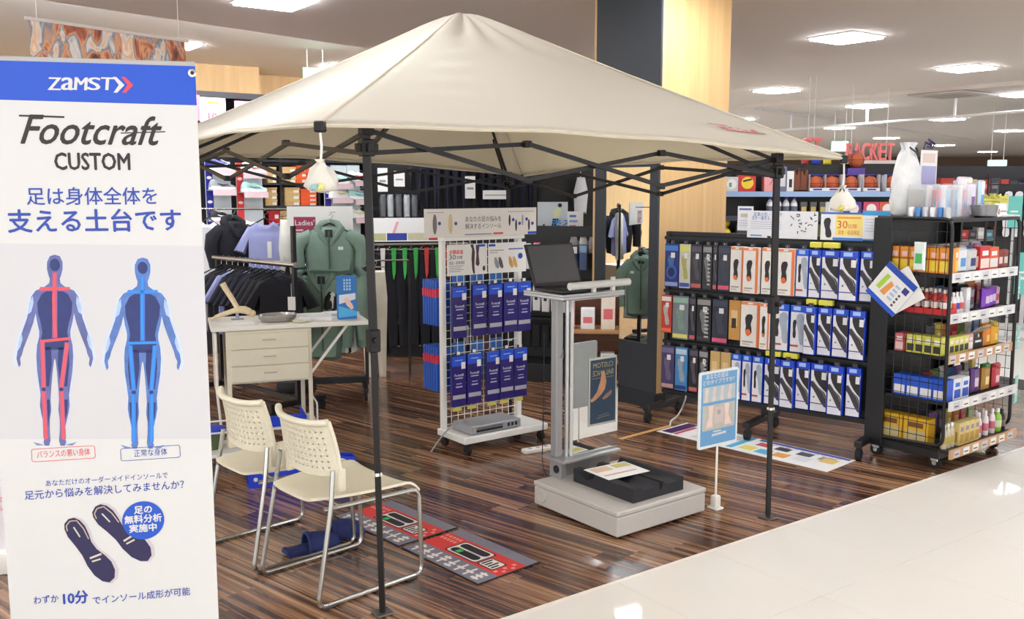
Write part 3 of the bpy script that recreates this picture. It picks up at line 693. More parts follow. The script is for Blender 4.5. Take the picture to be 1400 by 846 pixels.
floor_mat((-.60, 4.62), -47, 'red and grey printed floor mat, partly behind the cream chair legs')
floor_mat((-.20, 4.185), -48, 'red and grey printed floor mat lying next to the aisle tiles')
random.seed(5)

# ================================================================ FOOT SCANNER
SO, SY = (.512, 4.37, 0), 37.6
PUT = M((190, 186, 180), .42, var=.04); PUTD = M((150, 150, 150), .4, .3); ALU = M((188, 190, 192), .32, .75)
sc = thing('foot_scanner', 'grey foot scanning machine with square platform, column and upright mirror', 'scanner', SO, SY)
q = MB(); q.box(0, .64, 0, .645, .012, .112, PUT, .006); q.build('platform_box', sc)
q = MB(); q.box(-.003, .643, -.003, .648, .114, .14, PUT, .006); q.build('platform_lid', sc)
q = MB(); q.box(.03, .61, .03, .615, 0, .014, BLACK); q.build('platform_foot', sc)
q = MB(); q.lathe([(.036, 0), (.036, .006), (.030, .010), (.028, .006)], PUT, 24, X=T(-.0, .575, .07) @ RY(-90)); q.build('round_cap', sc)
q = MB(); q.box(.12, .16, .565, .66, .14, .235, PUTD, .003); q.box(.16, .52, .60, .66, .14, .235, PUTD, .003); q.cyl((.125, .6, .19), (.115, .6, .19), .022, BLACK); q.build('base_channel', sc)
q = MB(); q.box(.10, .53, .52, .70, .235, .252, ALU, .004); q.build('base_plate', sc)
q = MB(); q.box(.125, .172, .61, .66, .252, 1.12, PUTD, .005); q.build('column', sc)
q = MB(); q.cyl((.19, .60, .252), (.19, .60, 1.12), .012, ALU, 16); q.build('guide_tube', sc)
q = MB(); q.box(.206, .538, .565, .572, .262, 1.105, MIRROR); q.build('mirror_glass', sc)
q = MB(); q.box(.2, .545, .572, .59, .252, 1.115, M((205, 205, 200), .4), .003); q.build('mirror_back', sc)
q = MB(); q.prism([(.14, .8), (.171, .79), (.171, .84), (.165, .835), (.158, .815)], .6085, .6095, M((120, 118, 116), .4)); q.build('column_mark', sc)
tr_ = MB(); tr_.box(.07, .52, .50, .83, 1.12, 1.138, ALU, .004); tr_.box(.07, .52, .50, .512, 1.138, 1.15, ALU, .003); tr_.box(.07, .082, .512, .83, 1.138, 1.15, ALU, .003); tr_.box(.3, .42, .6, .7, 1.095, 1.12, BLACK, .004); tray = tr_.build('laptop_tray', sc)
q = MB(); q.cyl((.13, .515, 1.19), (.56, .515, 1.19), .020, M((200, 200, 196), .4), 18); q.build('grip_bar', sc)
for x in (.30, .44):
    q = MB(); q.box(x - .012, x + .012, .505, .525, 1.138, 1.225 if x > .4 else 1.19, M((206, 206, 200), .4), .003); q.build('grip_post', sc)
# a poster's reflection, made as a flat sheet on the mirror with reversed lettering
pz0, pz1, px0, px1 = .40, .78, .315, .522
po = thing('poster', 'painted reflection of a dark framed foot poster, golden lettering reversed, on the scanner mirror', 'poster', loc2(SO, SY, 0, .5615, 0), SY)
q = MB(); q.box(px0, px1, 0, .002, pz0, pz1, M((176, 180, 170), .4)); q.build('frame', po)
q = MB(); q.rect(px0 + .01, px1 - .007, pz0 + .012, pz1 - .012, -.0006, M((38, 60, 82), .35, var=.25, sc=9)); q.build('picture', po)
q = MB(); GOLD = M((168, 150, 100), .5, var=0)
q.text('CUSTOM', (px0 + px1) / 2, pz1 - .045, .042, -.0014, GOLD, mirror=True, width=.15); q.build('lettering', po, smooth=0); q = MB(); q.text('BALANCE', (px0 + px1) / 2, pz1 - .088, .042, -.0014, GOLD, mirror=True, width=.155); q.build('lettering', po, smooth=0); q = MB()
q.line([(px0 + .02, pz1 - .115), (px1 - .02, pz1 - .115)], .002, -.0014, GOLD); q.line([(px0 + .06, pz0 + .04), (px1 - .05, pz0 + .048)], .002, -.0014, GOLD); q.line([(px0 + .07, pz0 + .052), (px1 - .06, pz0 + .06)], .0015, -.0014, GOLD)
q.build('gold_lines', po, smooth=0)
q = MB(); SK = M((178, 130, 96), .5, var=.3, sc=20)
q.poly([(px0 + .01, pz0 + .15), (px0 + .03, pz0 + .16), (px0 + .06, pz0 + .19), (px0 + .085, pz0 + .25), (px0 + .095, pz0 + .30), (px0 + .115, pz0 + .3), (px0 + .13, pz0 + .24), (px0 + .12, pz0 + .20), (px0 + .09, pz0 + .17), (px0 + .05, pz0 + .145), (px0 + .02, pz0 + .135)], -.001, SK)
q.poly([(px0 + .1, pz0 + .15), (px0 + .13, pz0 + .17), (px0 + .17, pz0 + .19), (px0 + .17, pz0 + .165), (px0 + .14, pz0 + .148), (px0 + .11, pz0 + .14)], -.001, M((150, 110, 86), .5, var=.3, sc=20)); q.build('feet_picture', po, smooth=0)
# laptop
lp = thing('laptop', 'open black laptop with dark screen on the scanner tray', 'laptop', loc2(SO, SY, .1, .52, 1.1505), SY)
LB = M((36, 36, 40), .4, var=.04); 
q = MB(); q.box(0, .345, .02, .255, 0, .018, LB, .004); q.build('keyboard_deck', lp)
q = MB()
for r in range(5):
    for k in range(13): q.box(.025 + k * .0228, .045 + k * .0228, .13 + r * .02, .147 + r * .02, .018, .0196, M((22, 22, 25), .5))
q.build('keys', lp)
q = MB(); q.box(.12, .22, .04, .11, .0181, .0186, M((52, 52, 56), .35)); q.build('touch_pad', lp)
X = T(0, .25, .016) @ RX(-22)
q = MB(); q.box(0, .345, -.004, .008, 0, .245, LB, .004, X=X); lid = q.build('lid', lp)
q = MB(); q.box(.014, .331, -.0052, -.004, .02, .232, M((82, 84, 88), .25, var=.05, sc=4), X=X); q.build('screen', lid)
q = MB(); q.cyl((.03, .252, .016), (.315, .252, .016), .007, LB, 10); q.build('hinge', lp)
# foam box with two foot beds, and a printed card on it
fb = thing('foam_impression_box', 'black foam foot box with hollow foot beds on the scanner platform', 'foam box', loc2(SO, SY, 0, 0, .1405), SY)
FOAM = M((36, 36, 41), .75, var=.12, sc=60)
def fh(x, y):
    z = .072
    for cx in (.27, .435):
        d = abs(x - cx) / .062; yy = (y - .10) / .36
        if d < 1 and yy > -.3: z = min(z, .072 - .034 * (1 - d ** 4) * min(1, .55 + max(0, yy)))
    if abs(x - .355) < .011 and y < .3: z = min(z, .03)
    if x < .22 and abs(y - .40) < .06: z = min(z, .03 + .35 * abs(y - .40))
    return z
nx, ny = 36, 44
q = MB(); fx = lambda a: .155 + .365 * a; fy = lambda c: .05 + .45 * c
q.grid(lambda a, c: Vector((fx(a), fy(c), fh(fx(a), fy(c)))), nx, ny, FOAM)
per = [(i / nx, 0) for i in range(nx)] + [(1, j / ny) for j in range(ny)] + [(1 - i / nx, 1) for i in range(nx)] + [(0, 1 - j / ny) for j in range(ny)]
n = len(per); q.add([(fx(a), fy(c), 0) for a, c in per] + [(fx(a), fy(c), fh(fx(a), fy(c))) for a, c in per], [(i, (i + 1) % n, n + (i + 1) % n, n + i) for i in range(n)], FOAM)
q.build('foam_block', fb, smooth=25)
q = MB(); q.add([(.155, .05, 0), (.52, .05, 0), (.52, .5, 0), (.155, .5, 0)], [(3, 2, 1, 0)], FOAM); q.build('underside', fb)
cd_ = thing('printed_card', 'white printed card lying on the black foam box', 'card', loc2(SO, SY, .305, .325, .2145), SY - 4)
q = MB(); q.box(-.14, .14, -.105, .105, 0, .002, WPAPER); q.build('sheet', cd_)
q = MB(); q.add([(-.12, .02, .0024), (.0, .02, .0024), (.0, .09, .0024), (-.12, .09, .0024)], [(0, 1, 2, 3)], M((226, 190, 160), .5)); q.add([(.02, .03, .0024), (.13, .03, .0024), (.13, .09, .0024), (.02, .09, .0024)], [(0, 1, 2, 3)], M((206, 196, 120), .5)); q.add([(-.12, -.05, .0024), (.1, -.05, .0024), (.1, -.035, .0024), (-.12, -.035, .0024)], [(0, 1, 2, 3)], M((216, 150, 140), .5)); q.build('print', cd_, smooth=0)

# ================================================================ SMALL SIGN STAND
sg = thing('sign_stand', 'small floor sign on a thin white pole with blue foot poster', 'sign', (1.088, 4.831, 0), 36)
q = MB(); q.box(-.03, .03, -.035, .035, 0, .012, WHITE, .004); q.box(-.022, .022, -.02, .02, .012, .075, WHITE, .008); q.build('base', sg)
q = MB(); q.cyl((0, 0, .07), (0, 0, .36), .006, WHITE, 10); q.build('pole', sg)
q = MB(); q.prism(rrect(-.15, .15, .345, .755, .014), -.004, .006, M((222, 230, 232), .4)); q.build('frame', sg)
LB_ = M((106, 160, 206), .5, var=.05)
q = MB(); q.rect(-.137, .137, .36, .742, -.0046, LB_); q.build('poster', sg)
q = MB(); SKN = M((214, 200, 190), .5, var=.2, sc=30)
q.rect(-.125, .125, .59, .672, -.0052, M((176, 190, 196), .5, var=.1)); q.rect(-.125, .125, .44, .575, -.0052, M((186, 186, 176), .5, var=.15))
for k in range(4): q.poly([(-.115 + k * .06, .592), (-.085 + k * .06, .592), (-.09 + k * .06, .63), (-.082 + k * .06, .668), (-.105 + k * .06, .668), (-.11 + k * .06, .63)], -.0056, SKN)
for s in (-1, 1): q.poly([(s * .10, .455), (s * .045, .455), (s * .05, .50), (s * .042, .57), (s * .08, .57), (s * .075, .51)], -.0056, M((232, 206, 196), .5, var=.1))
q.rect(-.035, .035, .47, .56, -.0056, M((206, 190, 184), .5)); q.disc(0, .53, .014, -.006, M((170, 160, 160), .5)); q.build('foot_pictures', sg, smooth=0)
q = MB(); q.text('あなたの足は', -.02, .725, .03, -.0056, BW, bold=.02, width=.17); q.text('どのタイプですか？', 0, .695, .028, -.0056, BW, bold=.02, width=.24); q.line([(-.05, .41), (.06, .415)], .012, -.0056, BW); q.rect(-.04, .02, .425, .433, -.0056, BW); q.build('lettering', sg, smooth=0)

# ================================================================ PRINTED FLOOR SHEET
fs_ = thing('floor_sheet', 'long white floor sheet with coloured product pictures beside the insole rack', 'sheet', (1.59, 6.075, 0), -47.3)
q = MB(); q.box(-.65, .65, -.178, .178, .0008, .0024, WPAPER); q.build('sheet', fs_)
def fl(q, x0, x1, y0, y1, c, z=.003): q.add([(x0, y0, z), (x1, y0, z), (x1, y1, z), (x0, y1, z)], [(0, 1, 2, 3)], M(c, .5))
q = MB(); fl(q, -.02, .63, .13, .17, (50, 66, 160)); fl(q, -.63, -.54, -.15, .17, (70, 30, 90)); fl(q, -.53, -.5, -.15, .1, (190, 60, 90)); fl(q, -.1, -.05, -.15, .17, (90, 180, 220))
for k, (x, c) in enumerate(((-.45, (150, 120, 130)), (-.36, (130, 130, 140)), (.02, (190, 80, 80)), (.16, (70, 70, 80)), (.32, (70, 74, 86)), (.47, (150, 150, 160)))): fl(q, x, x + .1, .02, .1, c)
for x, y, c in ((-.02, -.12, (230, 220, 110)), (.1, -.13, (90, 180, 220)), (.22, -.12, (236, 170, 90)), (.36, -.1, (220, 226, 232)), (.5, -.02, (232, 200, 110)), (-.3, -.12, (206, 70, 90)), (-.2, .03, (200, 204, 210)), (-.4, -.13, (214, 214, 220))): fl(q, x, x + .1, y, y + .1, c, .0034)
for k in range(12): fl(q, -.0 + k * .05, .035 + k * .05, .112, .12, (150, 160, 180))
q.build('print', fs_, smooth=0)
# tape line and white cable on the floor
TP = M((206, 160, 96), .6)
a, c = G(848, 600), G(916, 582)
q = MB(); q.bar(a + Vector((0, 0, .0012)), c + Vector((0, 0, .0012)), .035, .0016, TP); q.build('floor_tape', label='strip of tan tape across the wood floor beside the pillar', cat='tape')
w = [G(916, 582), G(917, 576), G(926, 570), G(932, 560, .03), D(938, 545, 6.75), D(938, 520, 6.78)]
q = MB(); q.tube(round_path([p + Vector((0, 0, .006)) for p in w], .05, 4), .006, WHITE, 8); q.build('white_cable', label='white cable hanging from the insole rack to the taped floor', cat='cable')

# ================================================================ WHITE INSOLE RACK
RO, RY_ = (-.471, 6.048, 0), 36.8
rk = thing('insole_rack', 'white wire grid rack on castors holding navy insole packs', 'rack', RO, RY_)
RWH = M((238, 238, 234), .35, var=.02)
for x in (.005, .625):
    q = MB(); q.box(x, x + .035, -.018, .018, .09, 1.4, RWH, .003); q.build('post', rk)
q = MB(); q.box(-.01, .67, -.30, .03, .075, .118, RWH, .004); q.build('base_deck', rk)
for x, y in ((.03, -.27), (.63, -.27), (.03, .0), (.63, .0)):
    q = MB(); q.cyl((x - .012, y, .032), (x + .012, y, .032), .032, RUBBER, 16); q.box(x - .016, x + .016, y - .018, y + .018, .04, .075, BLACK, .003); q.build('castor', rk)
for z in [.14 + k * .0525 for k in range(23)]:
    q = MB(); q.cyl((.04, 0, z), (.625, 0, z), .0028, RWH, 6); q.build('grid_wire', rk)
for x in [.0872 + k * .0525 for k in range(11)]:
    q = MB(); q.cyl((x, .004, .12), (x, .004, 1.36), .0028, RWH, 6); q.build('grid_wire', rk)
q = MB(); q.box(.0, .66, -.05, .02, 1.36, 1.385, RWH, .003); q.build('top_rail', rk)
# header board
hd = thing('header_board', 'wide white header board with insole pictures over the white wire rack', 'sign', loc2(RO, RY_, 0, -.03), RY_)
q = MB(); q.box(-.125, .775, 0, .008, 1.385, 1.568, M((232, 228, 224), .5, var=.02)); q.build('board', hd)
q = MB(); TXD = M((60, 58, 64), .5); TXB = M((70, 80, 170), .5)
q.text('あなたの足の悩みを', .33, 1.495, .040, -.001, TXD, width=.29); q.text('解決するインソール', .33, 1.448, .040, -.001, TXD, width=.29)
for x, z, w, h, c in ((-.05, 1.47, .016, .065, (120, 118, 120)), (.07, 1.47, .016, .065, (216, 196, 150)), (.545, 1.485, .008, .038, (40, 40, 44)), (.60, 1.45, .008, .04, (46, 40, 44)), (.655, 1.485, .008, .038, (160, 160, 170)), (.71, 1.45, .008, .04, (46, 44, 60))):
    q.disc(x, z, w, -.001, M(c, .5), 16, h / w)
for x, z in ((-.015, 1.475), (.11, 1.472), (.575, 1.488), (.63, 1.462), (.69, 1.49), (.74, 1.46)): q.disc(x, z, .012, -.0012, TXB, 12)
q.line([(.18, 1.398), (.4, 1.398)], .008, -.001, M((150, 150, 170), .5)); q.line([(.41, 1.4), (.49, 1.4)], .012, -.001, REDT); q.rect(.70, .775, 1.387, 1.405, -.0012, BLUE); q.line([(-.11, 1.545), (.02, 1.545)], .004, -.001, M((170, 166, 166), .5)); q.line([(.53, 1.542), (.75, 1.542)], .004, -.001, M((170, 166, 166), .5))
q.build('print', hd, smooth=0)
c1_ = thing('info_card', 'white info card with large 30 and dark insole picture on the wire rack', 'card', loc2(RO, RY_, 0, -.025), RY_)
q = MB(); q.box(.045, .362, 0, .003, 1.132, 1.335, WPAPER); q.build('card', c1_)
q = MB(); q.text('全額返金', .115, 1.285, .03, -.001, REDT, bold=.02, width=.11); q.text('30', .085, 1.252, .045, -.001, TXD, width=.05); q.text('日間', .14, 1.248, .024, -.001, TXD); q.text('返品・返金保証', .12, 1.215, .024, -.001, TXD, width=.12)
for k in range(4): q.line([(.06, 1.195 - k * .012), (.17 - k % 2 * .02, 1.195 - k * .012)], .004, -.001, M((150, 150, 150), .5))
q.poly([(.225, 1.33), (.24, 1.3), (.235, 1.24), (.24, 1.17), (.25, 1.136), (.262, 1.14), (.258, 1.2), (.262, 1.28), (.25, 1.332)], -.001, M((70, 50, 60), .5)); q.poly([(.27, 1.33), (.275, 1.26), (.268, 1.2), (.285, 1.185), (.3, 1.2), (.292, 1.27), (.3, 1.32)], -.001, M((84, 60, 70), .5)); q.disc(.335, 1.17, .011, -.001, TXD, 12, 1.6); q.rect(.28, .345, 1.315, 1.33, -.0014, BLUE); q.build('print', c1_, smooth=0)
c2_ = thing('info_card', 'white info card with silver and gold insoles on the wire rack', 'card', loc2(RO, RY_, 0, -.025), RY_)
q = MB(); q.box(.372, .69, 0, .003, 1.132, 1.335, WPAPER); q.build('card', c2_)
q = MB(); 
for x, c in ((.44, (150, 152, 160)), (.475, (84, 88, 96)), (.56, (206, 160, 90)), (.595, (220, 176, 106))):
    q.poly([(x - .02, 1.235), (x - .005, 1.24), (x + .012, 1.21), (x + .022, 1.17), (x + .01, 1.16), (x - .008, 1.175), (x - .018, 1.2)], -.001, M(c, .5))
q.disc(.64, 1.24, .02, -.001, BLUE, 18); q.line([(.385, 1.285), (.5, 1.285)], .006, -.001, M((160, 160, 160), .5)); q.line([(.385, 1.27), (.45, 1.27)], .005, -.001, M((160, 160, 160), .5)); q.line([(.54, 1.29), (.665, 1.29)], .01, -.001, M((110, 130, 200), .5)); q.rect(.375, .43, 1.312, 1.328, -.001, BLUE); q.build('print', c2_, smooth=0)
# navy packs on hooks
NAVY = M((30, 16, 112), .38, var=.05, coat=.2); NAVB = M((26, 84, 220), .38, coat=.2); SIL = M((190, 192, 200), .35, .4)
def navy_pack():
    q = MB(); q.box(-.056, .056, -.012, .012, 0, .34, NAVY, .003); body = q.mesh('pack_body')
    q = MB(); q.rect(-.055, .055, .272, .336, -.0126, NAVB); q.rect(-.03, .03, .306, .312, -.0132, M((150, 190, 250), .4)); hb = q.mesh('blue_band', 0)
    q = MB(); q.rect(-.05, .05, .05, .078, -.0126, SIL); sb = q.mesh('silver_band', 0); q = MB(); q.rect(.018, .05, .25, .295, -.0132, WPAPER); stk = q.mesh('price_sticker', 0); q = MB()
    q.text('Footcraft', 0, .21, .026, -.0128, M((225, 225, 240), .5), width=.07, bold=.01, res=1); q.rect(-.03, .03, .186, .193, -.0128, M((190, 190, 225), .5)); q.rect(-.022, .022, .150, .155, -.0128, M((190, 190, 225), .5)); q.rect(-.026, .026, .128, .136, -.0128, M((190, 190, 225), .5)); pr = q.mesh('lettering', 0)
    q = MB(); q.box(-.02, .02, -.002, .002, .338, .362, M((60, 60, 80), .4)); q.cyl((0, -.006, .352), (0, .05, .352), .003, STEEL, 8); q.box(-.012, .012, -.008, -.006, .345, .365, WPAPER); hk = q.mesh('hanger_tab')
    return body, pr, hk, hb, sb, stk
NP = navy_pack()
def put_pack(lx, ly, lz, row, rot=0):
    t = thing('insole_pack', 'navy insole pack with silver band hanging in the %s row of the white rack' % row, 'package', loc2(RO, RY_, lx, ly, lz), RY_ + rot, 'navy packs, %s row' % row)
    for nme, me in zip(('pack_body', 'lettering', 'hanger_tab', 'blue_band', 'silver_band', 'price_sticker'), NP): obj(nme, me, t)
for row, pxs, zb in (('upper', (621, 647, 670, 689, 709), .725), ('lower', (620, 640, 667, 684, 704), .27)):
    for k, x in enumerate(pxs):
        s_ = PL(x, 420 if row == 'upper' else 510, RO, RY_)[0]
        put_pack(s_ - .005, -.062 - (.012 if k % 2 else 0), zb + (.006 if k % 2 else 0), row)
YT = M((214, 206, 110), .5)
for x in (620, 640, 667, 684, 704):
    s_ = PL(x, 520, RO, RY_)[0]; p = loc2(RO, RY_, s_ - .005, -.05, .235)
    q = MB(); q.box(-.035, .035, -.002, .002, 0, .026, YT); q.build('price_tag', loc=p, rot=(0, 0, R(RY_)), label='small yellow price tag under the lower row of navy packs', cat='price tag', group='yellow price tags on the white rack')
# blue packs hanging on the rear of the rack, seen edge on
BP = M((26, 88, 190), .4, coat=.2)
q = MB(); q.box(-.055, .055, -.011, .011, 0, .30, BP, .004); bbm = q.mesh('pack_body'); q = MB(); q.box(-.057, -.03, -.0125, -.011, .19, .25, M((220, 60, 90), .4)); q.box(-.057, -.0555, -.01, .01, .19, .24, M((220, 60, 90), .4)); bbp = q.mesh('pack_label')
for lz, row in ((.80, 'upper'), (.36, 'lower')):
    for k in range(6):
        t = thing('insole_pack', 'bright blue pack with pink label, %s row on the rear of the white rack' % row, 'package', loc2(RO, RY_, .05, .045 + k * .03, lz), RY_, 'blue packs behind the rack, %s row' % row)
        obj('pack_body', bbm, t); obj('pack_label', bbp, t)
for z in (.685, .69):
    pass
for k in range(3):
    for z, rw in ((1.08, 'top'), (.62, 'middle')):
        t = thing('insole_pack', 'pale blue pack seen through the wire grid, %s' % rw, 'package', loc2(RO, RY_, .17 + k * .15, .03, z - .2), RY_, 'packs behind the wire grid, %s' % rw)
        q = MB(); q.box(-.05, .05, -.01, .01, 0, .26, M((60, 120, 200), .4), .003); q.build('pack_body', t)
# grey disc player lying on the deck, cable and power strip
dv = thing('disc_player', 'flat grey disc player on the base deck of the white rack', 'player', loc2(RO, RY_, .06, -.27, .1185), RY_)
q = MB(); q.box(0, .40, 0, .22, .006, .058, M((168, 170, 176), .35, .3), .003); q.build('case', dv)
q = MB(); q.box(.04, .25, -.002, .001, .016, .032, BLACK); q.box(.04, .25, -.002, .001, .038, .043, BLACK); q.build('disc_slot', dv)
for k in range(3):
    q = MB(); q.box(.29 + k * .03, .308 + k * .03, -.003, .001, .02, .044, BLACK, .001); q.build('socket', dv)
q = MB(); [q.box(x - .012, x + .012, y - .012, y + .012, 0, .007, RUBBER) for x in (.03, .37) for y in (.03, .19)]; q.build('feet', dv)
q = MB(); q.tube(round_path([loc2(RO, RY_, .12, -.1, .18), loc2(RO, RY_, .02, -.12, .17), loc2(RO, RY_, -.08, -.12, .10), loc2(RO, RY_, -.14, -.1, .01)], .06, 5), .005, M((150, 150, 150), .5), 8); q.build('grey_cable', label='grey cable running from the disc player over the deck edge', cat='cable')
ps = G(735, 617); pt = thing('power_strip', 'white power strip on the wood floor behind the scanner', 'power strip', ps, 30)
q = MB(); q.box(-.11, .11, -.03, .03, 0, .028, WHITE, .006); q.build('body', pt)
for k in range(3):
    q = MB(); q.box(-.07 + k * .06, -.045 + k * .06, -.012, .012, .028, .0286, M((150, 150, 150), .5)); q.build('socket', pt)
q = MB(); q.tube(round_path([D(744, 455, 5.55), D(743, 560, 5.5), G(741, 640), G(752, 655), G(760, 650, .02)], .1, 5), .003, BLACK, 6); q.build('black_cable', label='thin black cable dropping from the laptop tray to the floor', cat='cable')

# ================================================================ DESK
DO = G(288, 448, .845); DO = (DO.x, DO.y, 0); DY = 19.84
dk = thing('drawer_desk', 'cream steel desk with three drawers, a drop leaf and a braced top', 'desk', DO, DY)
DC = M((228, 222, 200), .4, var=.03); DTOP = M((240, 238, 228), .35, var=.02)
q = MB(); q.box(-.0, .985, -.0, .50, .815, .845, DTOP, .004); q.build('desk_top', dk)
q = MB(); q.box(.088, .615, .02, .45, .475, .812, DC, .003); q.build('drawer_cabinet', dk)
for k in range(3):
    z0 = .485 + k * .105
    q = MB(); q.box(.112, .595, .008, .022, z0, z0 + .1, DC, .003); dr = q.build('drawer', dk)
    q = MB(); q.box(.31, .39, .0, .009, z0 + .052, z0 + .064, M((206, 198, 170), .4), .002); q.box(.31, .39, -.006, .0, z0 + .058, z0 + .066, DC, .002); q.build('drawer_pull', dr)
for x, y in ((.088, .02), (.59, .02), (.088, .425), (.59, .425)):
    q = MB(); q.box(x, x + .026, y, y + .026, 0, .48, DC, .003); q.build('leg', dk)
q = MB(); q.bar((.603, .033, .51), (.85, .05, .815), .012, .016, DTOP); q.build('brace', dk)
q = MB(); q.bar((.603, .43, .51), (.85, .43, .815), .012, .016, DTOP); q.build('brace', dk)
q = MB(); q.box(.02, .036, .06, .42, .40, .80, DTOP, .006); q.build('drop_leaf', dk)
q = MB(); q.tube(round_path([(.03, .12, .40), (.05, .12, .12), (.05, .36, .12), (.03, .36, .40)], .02, 3), .006, RWH, 8); q.build('leaf_prop', dk)
q = MB(); q.bar((.101, .033, .12), (.101, .44, .12), .018, .018, DC); q.build('foot_rail', dk); q = MB(); q.bar((.603, .033, .12), (.603, .44, .12), .018, .018, DC); q.build('foot_rail', dk)
def ondesk(x, y): return loc2(DO, DY, x, y, .8455)
# blue tall box
bx = thing('upright_blue_box', 'tall blue box with foot picture standing on the desk end', 'box', ondesk(.86, .10), DY)
q = MB(); q.box(-.058, .066, 0, .05, 0, .285, M((30, 120, 200), .4, var=.05), .002); q.build('carton', bx)
q = MB(); q.poly([(-.05, .10), (.058, .13), (.058, .17), (-.05, .16)], -.0006, M((226, 230, 240), .5)); q.poly([(-.02, .13), (.0, .145), (.035, .1), (.045, .07), (.03, .062), (.0, .09)], -.001, M((240, 200, 190), .5)); q.poly([(-.055, .01), (.063, .02), (.063, .05), (-.055, .09)], -.0005, M((80, 180, 236), .5))
for k in range(3):
    for j in range(4): q.rect(-.02 + k * .018, -.008 + k * .018, .19 + j * .02, .204 + j * .02, -.0006, M((170, 205, 240), .5))
q.build('front_print', bx, smooth=0)
# foot skeleton model
BONE = M((232, 214, 176), .6, var=.12, sc=40)
fm = thing('foot_model', 'cream jointed foot bone model propped on the desk', 'foot model', ondesk(.2, .33), DY)
q = MB(); q.tube([(-.005, 0, .05), (-.045, 0, .13), (-.085, 0, .20), (-.105, 0, .24)], [.017, .018, .019, .021], BONE, 10); q.build('shin_bone', fm, smooth=60)
q = MB(); q.tube([(.06, 0, .045), (.03, 0, .06), (-.01, 0, .065), (-.05, 0, .055), (-.1, 0, .04), (-.16, 0, .022)], [.024, .026, .024, .017, .016, .012], BONE, 10); q.build('foot_bones', fm, smooth=60)
q = MB(); q.ball((.075, 0, .035), .024, BONE); q.build('heel_bone', fm, smooth=60)
q = MB(); q.cyl((-.02, 0, .0), (-.02, 0, .06), .01, M((170, 170, 200), .4), 12); q.box(-.06, .02, -.03, .03, 0, .006, M((170, 170, 200), .4), .002); q.build('stand', fm)
for k in range(5):
    q = MB(); q.tube([(-.155, -.02 + k * .01, .022), (-.175, -.024 + k * .012, .014), (-.19, -.026 + k * .013, .008)], [.007, .006, .004], BONE, 6); q.build('toe_bone', fm, smooth=60)
# papers and a shallow tin
tn = thing('tin_tray', 'shallow silver oval tray on the desk', 'tray', ondesk(.42, .17), DY + 6)
q = MB(); q.lathe([(.002, .004), (.105, .004), (.12, .02), (.125, .044), (.12, .044), (.112, .02), (.1, .009), (.002, .009)], M((190, 190, 192), .25, .9), 28, sx=1, sy=.75); q.build('tray', tn)
q = MB(); [q.box(x - .01, x + .01, y - .01, y + .01, 0, .006, RUBBER) for x in (-.05, .05) for y in (-.03, .03)]; q.build('feet', tn)
for k, (x, y, r, n_, lab) in enumerate(((.16, .12, 4, 3, 'loose stack of white papers on the desk beside the bone model'), (.66, .16, -6, 6, 'stack of white leaflets between the silver tray and the blue box'), (.86, .36, 12, 4, 'small pile of pale forms behind the leaflets'))):
    t = thing('paper_stack', lab, 'papers', ondesk(x, y), DY + r)
    for j in range(n_):
        q = MB(); dx = .006 * math.sin(j * 2.3); q.box(-.105 + dx, .105 + dx, -.075, .075, j * .004, j * .004 + .0038, M((240, 240, 238) if j % 2 == 0 else (224, 226, 232), .6)); q.build('sheet', t)
for k in range(2):
    t = thing('eyeglass_roll', 'rolled clear sleeve lying on the leaflets' if k == 0 else 'pale round dish on the desk beside the leaflets', 'sleeve' if k == 0 else 'dish', ondesk(.60 if k == 0 else .56, .10 if k == 0 else .06) + Vector((0, 0, .025 if k == 0 else 0)), DY) if k == 1 else None
    if t and k == 1:
        t.name = 'shallow_dish'
        q = MB(); q.lathe([(.002, .002), (.05, .002), (.062, .014), (.058, .014), (.048, .006), (.002, .006)], CREAM, 24); q.build('bowl', t)
# trolley beside the desk with blue folders
TO = G(296, 652); tl = thing('low_trolley', 'low white trolley with castors under the desk leaf', 'trolley', (TO.x, TO.y, 0), DY)
q = MB(); q.box(-.16, .22, 0, .34, .11, .135, RWH, .006); q.build('deck', tl)
for x, y in ((-.13, .03), (.19, .03), (-.13, .31), (.19, .31)):
    q = MB(); q.cyl((x - .012, y, .034), (x + .012, y, .034), .034, RUBBER, 14); q.box(x - .016, x + .016, y - .02, y + .02, .05, .11, STEEL, .003); q.build('castor', tl)
q = MB(); q.tube(round_path([(-.15, .02, .13), (-.15, .02, .26), (.21, .02, .26), (.21, .02, .13)], .03, 4), .006, RWH, 8); q.build('wire_guard', tl)
q = MB(); q.tube(round_path([(-.15, .32, .13), (-.15, .32, .26), (.21, .32, .26), (.21, .32, .13)], .03, 4), .006, RWH, 8); q.build('wire_guard', tl)
FB = M((30, 66, 210), .45, var=.04)
bf = thing('blue_file_box', 'bright blue plastic file box standing behind the cream chairs', 'box', (G(340, 668).x, G(340, 668).y, 0), 22)
q = MB(); q.prism([(0, 0.0), (.62, 0.0), (.62, .12), (.10, .20), (0, .34)], -.005, .0, FB); q.prism([(0, 0.0), (.62, 0.0), (.62, .12), (.10, .20), (0, .34)], .085, .09, FB); q.box(0, .62, 0, .085, 0, .006, FB); q.box(.614, .62, 0, .085, .006, .12, FB); q.build('shell', bf)
q = MB(); q.lathe([(.012, 0), (.012, .004), (.006, .006)], WHITE, 14, X=T(.04, -.005, .05) @ RX(90)); q.build('rivet', bf)
for k in range(5):
    q = MB(); q.box(.06 + k * .09, .06 + k * .09 + .07, .01, .07, .007, .1 + .01 * (k % 3), M((60, 56, 64) if k % 2 else (190, 190, 200), .6), .003); q.build('folder', bf)
t = thing('blue_clipboard', 'bright blue plastic tray on the lower shelf behind the chair backs', 'tray', loc2(DO, DY, .30, .18, .1605), DY)
